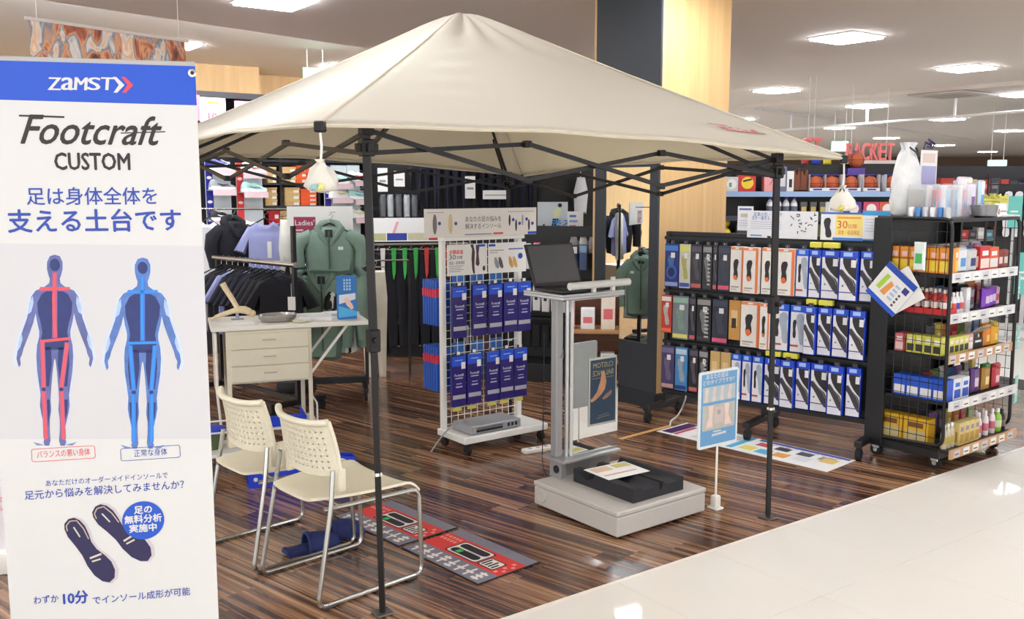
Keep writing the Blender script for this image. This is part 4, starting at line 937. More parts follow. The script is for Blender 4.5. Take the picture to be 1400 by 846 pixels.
q = MB(); q.box(-.15, .28, -.08, .2, 0, .01, FB, .003); q.box(-.15, .28, -.08, -.07, .01, .06, FB, .002); q.box(.27, .28, -.07, .2, .01, .06, FB, .002); q.build('tray', t)
t.name = 'blue_tray'
us = thing('under_shelf', 'low white wire shelf standing under the drawer desk', 'shelf', loc2(DO, DY, .14, .08, 0), DY)
q = MB(); q.box(0, .52, 0, .34, .145, .16, RWH, .003); q.build('shelf_board', us)
for x in (.01, .51):
    q = MB(); q.tube(round_path([(x, .02, 0), (x, .02, .30), (x, .32, .30), (x, .32, 0)], .03, 4), .006, RWH, 8); q.build('wire_leg', us)
gp = thing('green_basket', 'dark green mesh basket with blue lid on the low trolley', 'basket', loc2((TO.x, TO.y), DY, -.03, .17, .1355), DY)
q = MB(); q.lathe([(.07, 0), (.085, .05), (.09, .1)], M((96, 110, 70), .7, var=.4, sc=80), 18, sx=1.1); q.build('body', gp)
q = MB(); q.lathe([(.093, .1), (.096, .12), (.05, .135), (.004, .137)], FB, 18, sx=1.1); q.build('lid', gp)

# ================================================================ CLOTHES AND HANGERS
def hanger(q, w=.36, z=-.06):
    q.tube([(0, 0, .02), (.018, 0, .035), (.03, 0, .02), (.02, 0, 0), (0, 0, -.01), (0, 0, z + .02)], .0028, STEEL, 6)
    q.tube([(-w / 2, 0, z - .05), (0, 0, z + .02), (w / 2, 0, z - .05)], .007, BLACK, 6)
def cloth(c, rough=.85): return M(c, rough, var=.16, sc=9, bump=.25)
def tee(c, w=.42, h=.6, sleeve=.2):
    b_ = w / 2
    o = [(-.07, -.07), (-.03, -.10), (.03, -.10), (.07, -.07), (b_, -.12), (b_ + .12, -.12 - sleeve), (b_ + .02, -.15 - sleeve), (b_ - .01, -.24), (b_ - .0, -.07 - h), (0, -.08 - h), (-b_, -.07 - h), (-b_ + .01, -.24), (-b_ - .02, -.15 - sleeve), (-b_ - .12, -.12 - sleeve), (-b_, -.12)]
    q = MB(); q.puff(o, .035, cloth(c), .025, wob=.012); return q
def jacket_parts(c, w=.46, h=.66):
    b_ = w / 2
    q = MB(); o = [(-.08, -.06), (.08, -.06), (b_, -.12), (b_ + .03, -.3), (b_ + .0, -.08 - h), (.08, -.1 - h), (-.1, -.09 - h), (-b_, -.08 - h), (-b_ - .02, -.3), (-b_, -.12)]
    q.puff(o, .06, cloth(c), .04, wob=.015); body = q
    sl = []
    for s in (-1, 1):
        q = MB(); q.tube([(s * (b_ - .04), 0, -.14), (s * (b_ + .05), -.01, -.08 - h * .28), (s * (b_ + .075), -.02, -.08 - h * .5), (s * (b_ + .06), -.03, -.08 - h * .74), (s * (b_ + .055), -.03, -.08 - h * .86)], [.055, .062, .054, .045, .04], cloth(c), 12); sl.append(q)
    q = MB(); c2 = cloth(tuple(max(0, int(v * .9)) for v in c))
    q.tube([(-.01, -.07, -.21), (-.06, -.055, -.14), (-.09, -.01, -.085), (-.06, .03, -.055), (0, .04, -.045), (.06, .03, -.055), (.09, -.01, -.085), (.06, -.055, -.14), (.01, -.07, -.21)], [.012, .026, .034, .036, .036, .036, .034, .026, .012], c2, 10)
    q.puff([(-.09, -.07), (-.05, -.03), (.05, -.03), (.09, -.07), (.07, -.16), (0, -.2), (-.07, -.16)], .03, c2, .02, y=.06); hood = q
    q = MB(); q.box(-.006, .006, -.066, -.058, -.08 - h * .9, -.1, M(tuple(int(v * .6) for v in c), .6)); q.build; zipm = q
    return body, sl, hood, zipm
def hang_jacket(name, label, loc, yaw, c, w=.46, h=.66, logo=True, group=None):
    t = thing(name, label, 'jacket', loc, yaw, group); body, sl, hood, zp = jacket_parts(c, w, h)
    body.build('body', t, smooth=60); [s.build('sleeve', t, smooth=70) for s in sl]; hood.build('hood', t, smooth=70); zp.build('zip', t)
    if logo: q = MB(); q.rect(.07, .11, -.25, -.225, -.0665, M((225, 235, 228), .6)); q.build('chest_logo', t)
    q = MB(); q.rect(-.03, .03, -.15, -.09, -.064, BLACK); q.build('neck_label', t)
    q = MB(); hanger(q, w * .8); q.build('hanger', t)
    return t
def hang_tee(name, label, loc, yaw, c, w=.42, h=.6, tag_=True, group=None, cat='shirt'):
    t = thing(name, label, cat, loc, yaw, group); tee(c, w, h).build('body', t, smooth=60)
    q = MB(); hanger(q, w * .85); q.build('hanger', t)
    if tag_: q = MB(); q.box(.02, .055, -.044, -.041, -.38, -.24, WPAPER); q.build('paper_tag', t)
    return t
def legs(c, w=.3, h=.95):
    b_ = w / 2
    o = [(-b_, -.05), (b_, -.05), (b_ + .02, -.3), (b_ - .005, -.05 - h), (.03, -.05 - h), (.008, -.42), (-.008, -.42), (-.03, -.05 - h), (-b_ + .005, -.05 - h), (-b_ - .02, -.3)]
    q = MB(); q.puff(o, .03, cloth(c), .022, wob=.01); return q
def hang_pants(label, loc, yaw, c, clip=(60, 190, 80), w=.3, h=.95, stripe=None, group=None):
    t = thing('hanging_trousers', label, 'trousers', loc, yaw, group); legs(c, w, h).build('body', t, smooth=60)
    q = MB(); q.tube([(0, 0, .02), (.018, 0, .035), (.03, 0, .02), (.02, 0, 0), (0, 0, -.01)], .0028, STEEL, 6); q.cyl((-w / 2, 0, -.02), (w / 2, 0, -.02), .006, STEEL, 8); q.build('hanger', t)
    if clip:
        q = MB(); q.prism([(-w * .42, -.0), (-w * .42 + .05, -.0), (-w * .42 + .04, -.24), (-w * .42 + .02, -.30), (-w * .42 + .01, -.24)], -.056, -.048, M(clip, .5)); q.build('size_ribbon', t)
    if stripe: q = MB(); q.tube([(w * .3, -.032, -.1), (w * .2, -.034, -.4), (w * .35, -.034, -.75)], .006, M(stripe, .6), 6); q.build('piping', t)
    return t
GRN = (126, 152, 138)
# ---------------- rack with chrome rail, dark tops and lavender shirts
ra = (D(297, 352, 7.73), D(402, 362, 7.0)); RAY = math.degrees(math.atan2(ra[1].y - ra[0].y, ra[1].x - ra[0].x))
RA0 = Vector((ra[1].x, ra[1].y, 0)); ZR = ra[1].z
rA = thing('garment_rack', 'chrome-railed garment rack full of dark tops and lavender shirts', 'garment rack', RA0, RAY)
Ld = (ra[1] - ra[0]); Ld.z = 0; Ld = Ld.length
q = MB(); q.cyl((-Ld - .05, 0, ZR), (.02, 0, ZR), .022, STEEL, 14); q.build('rail', rA)
for x in (-Ld, 0.0):
    q = MB(); q.box(x - .015, x + .015, -.015, .015, .08, 1.42 if x == 0 else ZR, BLACK); q.build('upright', rA)
    q = MB(); q.box(x - .02, x + .02, -.25, .25, .06, .10, BLACK, .004); q.build('foot_bar', rA)
    for y in (-.22, .22):
        q = MB(); q.cyl((x - .012, y, .03), (x + .012, y, .03), .03, RUBBER, 12); q.box(x - .012, x + .012, y - .012, y + .012, .03, .065, BLACK); q.build('castor', rA)
q = MB(); q.box(-Ld, 0, -.015, .015, .09, .12, BLACK); q.build('lower_bar', rA)
dress = [((190, 190, 198), 'grey striped shirt hanging at the far end of the chrome rack'), ((28, 28, 36), 'black top with white tag on the chrome rack beside the striped shirt'), ((24, 24, 34), None), ((150, 156, 206), 'lavender shirt squeezed between dark tops on the chrome rack'), ((20, 22, 40), None), ((18, 20, 38), None), ((20, 22, 42), None), ((18, 18, 34), None), ((22, 22, 36), None), ((26, 26, 32), None), ((20, 20, 30), None)]
for k, (c, lab) in enumerate(dress):
    x = -Ld + .06 + k * (Ld - .24) / (len(dress) - 1)
    hang_tee('shirt', lab or 'dark navy top packed among others on the chrome rack', loc2(RA0, RAY, x, 0, ZR - .012), RAY + 62 + random.uniform(-8, 8), c, .34, .52, tag_=(k in (1, 8)), group=None if lab else 'dark tops on the chrome rack', cat='top')
# shirts displayed above that rack
def at_px(px, py, Y): return D(px, py, Y)
q = MB(); pa, pb = D(270, 284, 8.2), D(402, 286, 8.0); pa.z = pb.z
rl = thing('display_rail', 'thin steel rail carrying the shirts shown above the dark rack', 'rail'); q.cyl(pa, pb, .008, STEEL, 8); q.build('rail', rl)
for p in (pa + (pb - pa) * .02, pb):
    q = MB(); q.cyl((p.x, p.y, 0), (p.x, p.y, pa.z), .012, BLACK, 10); q.build('upright', rl)
def on_rail(px): t_ = (px - 270) / 132; p = pa + (pb - pa) * t_; return Vector((p.x, p.y, pa.z - .036))
hang_tee('hanging_shirt', 'lavender short-sleeved shirt with white tag above the dark rack', on_rail(362), 8, (158, 164, 212), .30, .46)
hang_tee('hanging_jacket', 'white top hanging beside the tall banner above the dark rack', on_rail(284), -25, (226, 228, 232), .30, .46, False, cat='top')
hang_jacket('hanging_jacket', 'black hooded jacket between the white top and the lavender shirt', on_rail(318), 50, (26, 26, 36), .32, .44, False)
hang_pants('long white trousers beside the black upright above the dark rack', on_rail(391), 12, (232, 230, 220), None, .1, .52)
# ---------------- sign board
ls = thing('sign_board', 'white sign board with maroon Ladies panel above the green jackets', 'sign', D(393, 320, 7.75), 4)
Wd = (D(482, 320, 7.75) - D(393, 320, 7.75)).x; Hd = (D(393, 282, 7.75) - D(393, 320, 7.75)).z
q = MB(); q.box(0, Wd, 0, .01, 0, Hd, WPAPER); q.build('board', ls)
q = MB(); q.rect(Wd * .10, Wd * .43, Hd * .05, Hd * .62, -.001, M((158, 48, 84), .5)); q.build('maroon_panel', ls)
q = MB(); q.text("Ladies'", Wd * .265, Hd * .40, .062, -.002, WPAPER, width=Wd * .29); q.rect(Wd * .13, Wd * .24, Hd * .11, Hd * .17, -.002, M((226, 190, 205), .5)); q.build('lettering', ls, smooth=0)
q = MB(); q.cyl((Wd * .07, .02, -ls.location.z + .1), (Wd * .07, .02, 0.02), .014, BLACK, 10); q.box(Wd * .07 - .15, Wd * .07 + .15, -.1, .14, -ls.location.z, -ls.location.z + .1, BLACK, .01); q.build('post', ls)
# ---------------- rack of green jackets
rb0, rb1 = D(406, 364, 7.55), D(499, 362, 7.65); RBY = math.degrees(math.atan2(rb1.y - rb0.y, rb1.x - rb0.x)); RB = Vector((rb0.x, rb0.y, 0)); LB2 = (rb1 - rb0).length; ZB = rb0.z
rB = thing('garment_rack', 'black wheeled garment rack with green hooded jackets', 'garment rack', RB, RBY)
q = MB(); q.cyl((-.02, 0, ZB), (LB2 + .02, 0, ZB), .016, STEEL, 12); q.build('rail', rB)
for x in (0, LB2):
    q = MB(); q.box(x - .015, x + .015, -.015, .015, .08, ZB + .02, BLACK); q.build('upright', rB)
q = MB(); q.box(0, LB2, -.02, .02, .1, .15, BLACK); q.build('lower_bar', rB)
for x in (0.02, LB2 - .02):
    q = MB(); q.box(x - .02, x + .02, -.3, .3, .07, .11, BLACK, .004); q.build('foot_bar', rB)
    for y in (-.27, .27):
        q = MB(); q.cyl((x - .012, y, .034), (x + .012, y, .034), .034, RUBBER, 12); q.box(x - .012, x + .012, y - .012, y + .012, .03, .075, BLACK); q.build('castor', rB)
hang_jacket('hanging_jacket', 'sage green hooded jacket displayed above the rail under the maroon sign', D(450, 298, 7.5), 6, GRN, .36, .36)
hook = MB(); p = D(450, 296, 7.5); hook.cyl((p.x, p.y + .01, p.z + .03), (p.x, 7.76, p.z + .03), .005, STEEL, 8); hook.build('display_hook', label='steel hook arm holding the displayed green jacket', cat='hook')
hang_jacket('hanging_jacket', 'sage green hooded jacket facing forward on the black rack over the desk', loc2(RB, RBY, .205, -.10, ZB + .02), RBY - 12, GRN, .27, .68)
hang_jacket('hanging_jacket', 'sage green jacket turned sideways at the post end of the black rack', loc2(RB, RBY, .06, -.02, ZB - .01), RBY + 48, GRN, .30, .5)
for k in range(8):
    c = [(30, 30, 36), (236, 232, 226), (40, 40, 46), (30, 34, 44), (150, 176, 166), (210, 214, 206), (34, 30, 34), (206, 214, 206)][k]
    lab = ['black top on the black rack right behind the forward green jacket', 'white top on the black rack beside the forward green jacket', 'charcoal top on the black rack past the white top', 'dark slate top among the black rack hangers', 'pale green shirt hanging low on the black rack', 'off-white shirt hanging beside the pale green shirt', 'black top near the open end of the black rack', 'pale grey-green top at the open end of the black rack'][k]
    hang_tee('shirt', lab, loc2(RB, RBY, .34 + k * .02, .02, ZB - .01), RBY + 66, c, .34, .52 if k < 4 else .62, False, 'tops on the black rack', 'top')
hang_jacket('hanging_jacket', 'sage green hooded jacket facing the pillar mirror at the open rack end', loc2(RB, RBY, LB2 - .02, -.01, ZB + .02), RBY + 78, GRN, .30, .6)
t = thing('white_tag_card', 'large white paper tag hanging between dark tops and green jackets', 'tag', D(399, 424, 6.9), 0)
q = MB(); q.box(-.028, .028, 0, .002, 0, .1, WPAPER); q.cyl((0, .001, .1), (0, .001, .2), .0015, WHITE, 6); q.build('card', t)

# ================================================================ SHOE WALL
SWO, SWY = (-3.35, 9.35, 0), 36.0
def SP_(x, y): return PL(x, y, SWO, SWY)
sw = thing('shoe_wall_fixture', 'tall black shelving wall for shoes and shoe boxes', 'shelving', SWO, SWY)
q = MB(); q.box(-.9, 2.15, .30, .34, 0, 2.6, BLACK); q.build('back_panel', sw)
q = MB(); q.box(-.9, 2.15, -.02, .34, 2.6, 2.66, DARK); q.build('top_rail', sw)
SHZ = [1.49, 1.73, 1.98, 2.22, 1.22, .95]
bx0 = SP_(358, 250)[0]; bx1 = SP_(436, 250)[0]
for z in (SP_(395, 250)[1], SP_(395, 281)[1], SP_(395, 219)[1], .9, .55, .2):
    q = MB(); q.box(bx0, 2.15, -.02, .30, z - .022, z, DARK); q.build('shelf', sw)
for x in (bx0, SP_(384, 250)[0], bx1, 2.13, -.88):
    q = MB(); q.box(x - .012, x + .012, .0, .30, 0, 2.6, DARK); q.build('upright', sw)
q = MB(); q.box(-.9, bx0, .0, .30, 0.0, .9, DARK); q.build('lower_cabinet', sw)
# shoe boxes
TANB = M((206, 172, 116), .7, var=.08); ORB = M((232, 92, 40), .6, var=.06); REDB = M((190, 34, 44), .6); 
def shoe_box(x0, x1, z0, z1, mat, label, group):
    t = thing('shoe_box', label, 'shoe box', loc2(SWO, SWY, x0, .0, z0), SWY, group)
    w, h = x1 - x0, z1 - z0
    q = MB(); q.box(0, w, 0, .27, 0, h * .66, mat); q.build('box', t)
    q = MB(); q.box(-.003, w + .003, -.004, .273, h * .62, h, mat); q.build('lid', t)
    q = MB(); q.rect(w * .58, w * .95, h * .1, h * .55, -.0006, M((236, 228, 214), .6)); q.build('size_label', t)
def box_stack(pxa, pxb, ytop, ybot, n, mat, colour, where):
    xa, xb = SP_(pxa, 250)[0], SP_(pxb, 250)[0]; xc = (pxa + pxb) / 2; z0 = SP_(xc, ybot)[1]; z1 = SP_(xc, ytop)[1]
    for k in range(n):
        shoe_box(xa, xb, z0 + (z1 - z0) * k / n + .0005, z0 + (z1 - z0) * (k + 1) / n - .001, mat, '%s shoe box in the %s' % (colour, where), '%s boxes, %s' % (colour, where))
box_stack(366.5, 378, 228, 250, 3, TANB, 'tan', 'narrow stack on the upper shoe shelf'); box_stack(387, 404.5, 228, 250, 3, TANB, 'tan', 'wide stack on the upper shoe shelf')
box_stack(405.5, 419, 226, 250, 3, ORB, 'orange', 'upper stack beside the tan boxes'); box_stack(420, 432, 226, 250, 3, ORB, 'orange', 'upper stack beside the purple strip')
box_stack(362, 378, 256, 281, 3, TANB, 'tan', 'narrow stack on the lower shoe shelf'); box_stack(389.5, 409, 256, 281, 3, TANB, 'tan', 'wide stack on the lower shoe shelf')
box_stack(411, 432, 258, 281, 4, ORB, 'orange', 'lower stack beside the purple strip'); box_stack(436, 446, 232, 250, 2, REDB, 'red', 'short stack past the purple strip')
for k, (a, b2, y0, y1, m_, cn) in enumerate(((437, 452, 284, 312, TANB, 'tan'), (454, 470, 284, 312, ORB, 'orange'), (366, 380, 288, 312, REDB, 'red'), (382, 396, 288, 312, TANB, 'tan'))): box_stack(a, b2, y0, y1, 2, m_, cn, ('bottom row behind the jackets', 'bottom row behind the white board', 'bottom row above the lavender shirt', 'bottom row beside the black upright')[k])
# shoes on clear display panels
def shoe_mesh(c1, c2, c3):
    secs = [(-.135, .028, .075), (-.12, .036, .10), (-.08, .040, .105), (-.04, .040, .085), (0, .042, .088), (.04, .046, .072), (.08, .048, .055), (.115, .040, .044), (.138, .02, .034)]
    n = 10
    up = MB(); vs = []
    for x, w, h in secs:
        for k in range(n):
            a = PI * k / (n - 1); vs.append(Vector((x, -math.cos(a) * w * (1 - .18 * math.sin(a)), .022 + math.sin(a) ** .8 * (h - .022))))
    fs = [(i * n + k, i * n + k + 1, (i + 1) * n + k + 1, (i + 1) * n + k) for i in range(len(secs) - 1) for k in range(n - 1)]
    up.add(vs, [f[::-1] for f in fs] + [tuple(range(n)), tuple((len(secs) - 1) * n + k for k in range(n))[::-1]], M(c1, .6, var=.1))
    so = MB(); o = [(x, -w * 1.06) for x, w, h in secs] + [(x, w * 1.06) for x, w, h in secs[::-1]]
    so.add([(x, y, 0) for x, y in o] + [(x, y, .026 + .01 * (x < 0)) for x, y in o], [tuple(range(len(o)))[::-1], tuple(range(len(o), 2 * len(o)))] + [(i, (i + 1) % len(o), len(o) + (i + 1) % len(o), len(o) + i) for i in range(len(o))], M(c2, .6))
    st = MB()
    for s in (-1, 1): st.tube([(-.07, s * .041, .06), (-.02, s * .043, .045), (.03, s * .046, .05), (.06, s * .046, .04)], [.003, .007, .006, .002], M(c3, .5), 6)
    la = MB()
    for k in range(5): la.tube([(-.01 + k * .018, -.022, .09 - k * .007), (-.006 + k * .018, 0, .097 - k * .008), (-.01 + k * .018, .022, .09 - k * .007)], .004, WHITE, 5)
    return [('upper', up.mesh('upper', 70)), ('sole', so.mesh('sole')), ('side_stripe', st.mesh('side_stripe')), ('laces', la.mesh('laces'))]
SHOES = {'white and red': shoe_mesh((236, 236, 236), (240, 240, 240), (220, 60, 60)), 'grey and black': shoe_mesh((150, 152, 158), (230, 230, 230), (30, 30, 34)), 'pale teal': shoe_mesh((170, 214, 210), (240, 244, 244), (110, 180, 180)), 'black and white': shoe_mesh((28, 28, 32), (236, 236, 236), (240, 240, 240)), 'white and yellow': shoe_mesh((240, 240, 236), (240, 240, 240), (226, 216, 60)), 'navy': shoe_mesh((40, 46, 110), (230, 230, 235), (230, 230, 235))}
def put_shoe(kind, px, py, where, off=-.14, yaw=0):
    s_, z_ = SP_(px, py); t = thing('sport_shoe', '%s sport shoe %s' % (kind, where), 'shoe', loc2(SWO, SWY, s_, off, z_), SWY + yaw + 8)
    for n_, me in SHOES[kind]: obj(n_, me, t)
    return s_, z_
CLR = M((206, 220, 222), .15, var=.03, alpha=.55); PALEP = M((200, 210, 212), .45, var=.05)
def shoe_panel(pxa, pxb, ya, yb, side, rows, name, lab):
    xa, xb = SP_(pxa, 250)[0], SP_(pxb, 250)[0]; xc = (pxa + pxb) / 2; z1, z0 = SP_(xc, ya)[1], SP_(xc, yb)[1]
    t = thing('shoe_display_panel', lab, 'display panel', loc2(SWO, SWY, xa, -.05, 0), SWY)
    q = MB(); q.box(0, xb - xa, 0, .02, z0, z1, PALEP); q.build('panel', t)
    for y, kd, lb in rows:
        z = SP_(xc, y)[1]; q = MB(); q.box(.01, xb - xa, -.16, 0, z - .012, z - .002, CLR); q.build('ledge', t)
        q = MB(); q.box(.02, xb - xa, -.162, -.158, z - .06, z - .002, M((228, 200, 204), .5)); q.build('price_strip', t)
        put_shoe(kd, xc + 2, y, lb)
    if side:
        q = MB(); q.box(-.0, .07, -.004, 0, z0, z1, M(side, .5)); q.build('brand_strip', t)
        for k in range(3): q = MB(); q.disc(.035, z0 + (z1 - z0) * (.2 + .3 * k), .026, -.006, WPAPER, 14, .6); q.build('brand_mark', t)
shoe_panel(279, 313, 221, 330, (36, 36, 140), ((232, 'navy', 'on the panel with the dark blue strip, topmost'), (259, 'grey and black', 'on the panel with the dark blue strip, in its middle'), (301, 'black and white', 'on the panel with the dark blue strip, lowest')), 'a', 'pale shoe display panel with dark blue side strip')
shoe_panel(321, 356, 223, 330, (228, 60, 60), ((236, 'white and red', 'on the panel with the red strip, topmost'), (262, 'pale teal', 'on the panel with the red strip, in its middle'), (314, 'white and red', 'on the panel with the red strip, lowest')), 'b', 'pale shoe display panel with red side strip')
shoe_panel(441, 471, 226, 300, (60, 40, 150), ((251, 'pale teal', 'on the panel with the purple strip, under the hanging bag'), (270, 'white and yellow', 'on the panel with the purple strip, lowest')), 'c', 'pale shoe display panel with purple side strip')
shoe_panel(472, 489, 226, 320, None, ((247, 'white and red', 'on the narrow panel beside the tent leg, topmost'), (272, 'pale teal', 'on the narrow panel beside the tent leg, in its middle'), (297, 'white and yellow', 'on the narrow panel beside the tent leg, lowest')), 'd', 'narrow pale shoe display panel beside the tent leg')
for y, lb in ((243, 'highest'), (263, 'second'), (285, 'third'), (303, 'lowest')): put_shoe('black and white', 496, y, 'on the black wall beside the tent leg, %s one' % lb, .1)
# price posters above
for pxa, pxb, ya, yb, c, lab, txt in ((270, 307, 133, 168, (238, 238, 236), 'white price poster with pink figures above the shoe wall', 1), (318, 352, 138, 166, (240, 150, 190), 'pink price poster above the shoe wall', 0), (262, 272, 130, 165, (240, 120, 150), 'bright pink price poster behind the banner edge', 0)):
    xa, z1 = SP_(pxa, ya); xb, z0 = SP_(pxb, yb); t = thing('price_poster', lab, 'poster', loc2(SWO, SWY, xa, -.05, z0), SWY)
    q = MB(); q.box(0, xb - xa, 0, .006, 0, z1 - z0, M(c, .6)); q.build('sheet', t)
    if txt:
        q = MB(); q.text('シューズ', (xb - xa) * .5, (z1 - z0) * .55, .075, -.001, M((70, 70, 80), .5), width=(xb - xa) * .7); q.text('10', (xb - xa) * .45, (z1 - z0) * .2, .11, -.001, M((236, 80, 120), .5), bold=.02); q.rect((xb - xa) * .3, (xb - xa) * .75, (z1 - z0) * .75, (z1 - z0) * .84, -.001, M((200, 200, 60), .5)); q.build('lettering', t, smooth=0)

# ================================================================ BACK WALL OF DARK SPORTSWEAR
BWO, BWY = (-2.0, 10.6, 0), 8.0
def BP_(x, y): return PL(x, y, BWO, BWY)
bw = thing('sportswear_wall', 'tall black display wall hung with dark sportswear', 'display wall', BWO, BWY)
q = MB(); q.box(-.05, 3.2, .1, .16, 0, 2.5, BLACK); q.build('back_panel', bw)
for z in (2.35, 1.45):
    q = MB(); q.box(-.05, 3.2, -.02, .0, z, z + .04, DARK); q.build('hang_bar', bw)
q = MB(); q.box(-.05, 3.2, -.02, .1, 2.5, 2.55, DARK); q.build('top_rail', bw)
NV = (26, 28, 52)
for k, px in enumerate((566, 578, 590, 603, 616, 628, 652, 664, 676, 692, 706, 718, 730)):
    s_ = BP_(px, 240)[0]; hang_pants('dark navy sports trousers hanging on the black display wall', loc2(BWO, BWY, s_, -.08, 2.31), BWY + random.uniform(-14, 14), NV if k % 3 else (20, 20, 30), None, .13, .8, None, 'dark trousers on the black display wall')
for pxa, pxb, ya, yb, lab in ((634, 648, 241, 271, 'small upright white card among the dark trousers'), (658, 692, 260, 272, 'small wide white card among the dark trousers'), (516, 530, 230, 262, 'white paper tag beside the tent leg on the dark wall'), (538, 553, 234, 255, 'white hang tag card over the silver bags')):
    xa, z1 = BP_(pxa, ya); xb, z0 = BP_(pxb, yb); t = thing('white_card', lab, 'card', loc2(BWO, BWY, xa, -.16, z0), BWY); q = MB(); q.box(0, xb - xa, 0, .004, 0, z1 - z0, WPAPER); q.build('card', t)
    q = MB(); q.rect(.02, xb - xa - .02, (z1 - z0) * .4, (z1 - z0) * .5, -.001, M((150, 150, 150), .5)); q.build('print', t)
for k, px in enumerate((524, 534, 545, 556, 566)):
    s_, z_ = BP_(px, 297); q = MB(); q.puff([(-.038, 0), (.038, 0), (.042, .2), (.03, .26), (-.03, .26), (-.042, .2)], .03, M((170, 174, 178) if k % 2 else (90, 92, 96), .35, .3, var=.3, sc=20), .02); q.build('bagged_garment', loc=loc2(BWO, BWY, s_, -.2, z_), rot=(0, 0, R(BWY)), label='silver-grey bagged garment over the white sign panel', cat='garment', group='bagged garments above the white sign', smooth=60)
# long white sign and coloured size plates over the trousers
xa, z1 = BP_(507, 297); xb, z0 = BP_(600, 328)
t = thing('shelf_sign', 'long blank white sign panel above the coloured size plates', 'sign', loc2(BWO, BWY, xa, -.26, z0), BWY); q = MB(); q.box(0, xb - xa, 0, .02, 0, z1 - z0, WPAPER); q.build('panel', t); q = MB(); q.poly([(.22, .05), (.25, .05), (.31, .22), (.28, .22)], -.001, M((240, 170, 180), .5)); q.build('pink_mark', t)
PRO = (D(512, 340, 9.0).x, 9.0, 0); PRY = 12
tr_k = thing('trouser_rack', 'low black rack of hanging dark leggings under the white sign', 'garment rack', PRO, PRY)
q = MB(); q.cyl((-.1, 0, 1.16), (.95, 0, 1.16), .014, STEEL, 10); q.build('rail', tr_k)
for x in (-.08, .93):
    q = MB(); q.box(x - .015, x + .015, -.015, .015, 0.0, 1.2, BLACK); q.box(x - .02, x + .02, -.22, .22, 0, .04, BLACK); q.build('upright', tr_k)
for k, c in enumerate(((200, 200, 150), (50, 70, 170), (206, 206, 170), (206, 50, 70), (200, 200, 160))):
    q = MB(); q.box(-.08 + k * .2, .11 + k * .2, -.03, -.02, 1.2, 1.27, M(c, .5)); q.build('size_plate', tr_k)
cl = [(60, 70, 170), (236, 236, 236), (60, 190, 80), (70, 190, 90), (60, 180, 80), (210, 60, 60), (60, 180, 80), (200, 50, 50)]
for k in range(8):
    hang_pants('black leggings with a %s size ribbon on the low rack' % ('blue', 'white', 'green', 'green', 'green', 'red', 'green', 'red')[k], loc2(PRO, PRY, .02 + k * .105, 0, 1.13), PRY + 26, (24, 24, 32), cl[k], .26, .92 if k else 1.0, (230, 230, 230) if k == 1 else None, 'leggings with a %s ribbon' % ('blue', 'white', 'green', 'green', 'green', 'red', 'green', 'red')[k])
hang_pants('long cream trousers hanging behind the desk end', D(511, 362, 8.35), 20, (232, 226, 208), None, .2, .98, None)
q = MB(); p = D(511, 362, 8.35); q.cyl((p.x - .12, p.y, p.z + .036), (p.x + .3, p.y + .1, p.z + .036), .008, STEEL, 8); q.cyl((p.x + .3, p.y + .1, 0), (p.x + .3, p.y + .1, p.z + .036), .012, BLACK, 8); q.build('trouser_stand', label='steel display arm holding the long cream trousers', cat='rail')
t = thing('marbled_plinth', 'low plinth with grey marbled front under the leggings', 'plinth', loc2(PRO, PRY, .12, .35, 0), PRY)
q = MB(); q.box(0, .9, 0, .4, 0, .1, BLACK); q.build('kick_board', t); q = MB(); q.box(0, .9, 0, .4, .1, .24, M((190, 188, 190), .5, var=.5, sc=14)); q.build('marbled_board', t)
# running poster and price list
xa, z1 = D(735, 276, 8.9).x, D(735, 276, 8.9).z; xb, z0 = D(776, 333, 8.9).x, D(776, 333, 8.9).z
t = thing('running_poster', 'poster of a running person over green grass on the dark wall', 'poster', (xa, 8.9, z0), 2)
W_, H_ = xb - xa, z1 - z0
q = MB(); q.box(0, W_, 0, .01, 0, H_, M((206, 216, 222), .5)); q.build('board', t)
q = MB(); q.rect(0, W_, 0, H_ * .27, -.0008, M((150, 196, 50), .5, var=.15)); q.poly([(W_ * .5, H_ * .6), (W_ * .72, H_ * .62), (W_ * .8, H_ * .84), (W_ * .66, H_ * .88), (W_ * .52, H_ * .78)], -.0014, M((222, 232, 190), .5)); q.disc(W_ * .74, H_ * .92, W_ * .07, -.0016, M((40, 34, 34), .5), 14)
q.poly([(W_ * .5, H_ * .6), (W_ * .7, H_ * .6), (W_ * .62, H_ * .42), (W_ * .58, H_ * .06), (W_ * .5, H_ * .06), (W_ * .5, H_ * .4), (W_ * .34, H_ * .32), (W_ * .22, H_ * .48), (W_ * .16, H_ * .44), (W_ * .3, H_ * .2), (W_ * .46, H_ * .4)], -.0014, M((26, 30, 50), .5)); q.text('走る', W_ * .8, H_ * .45, .1, -.0014, M((60, 150, 220), .5), bold=.02); q.build('picture', t, smooth=0)
q = MB(); q.cyl((W_ * .5, .02, -t.location.z), (W_ * .5, .02, H_ * .5), .01, STEEL, 8); q.box(W_ * .5 - .12, W_ * .5 + .12, -.1, .12, -t.location.z, -t.location.z + .015, STEEL); q.build('stand', t)
a0, a1 = D(776, 289, 8.85), D(797, 342, 8.85); t = thing('price_list', 'white price list with blue and pink lines beside the running poster', 'poster', (a0.x, 8.85, a1.z), 2); W_, H_ = a1.x - a0.x, a0.z - a1.z
q = MB(); q.box(0, W_, 0, .008, 0, H_, WPAPER); q.build('sheet', t)
q = MB(); [q.rect(W_ * .12, W_ * (.55 + .1 * (k % 2)), H_ * (.85 - k * .13), H_ * (.91 - k * .13), -.001, M(((90, 130, 220), (150, 170, 220), (220, 110, 150), (110, 110, 120))[k % 4], .5)) for k in range(6)]; q.build('print', t, smooth=0)
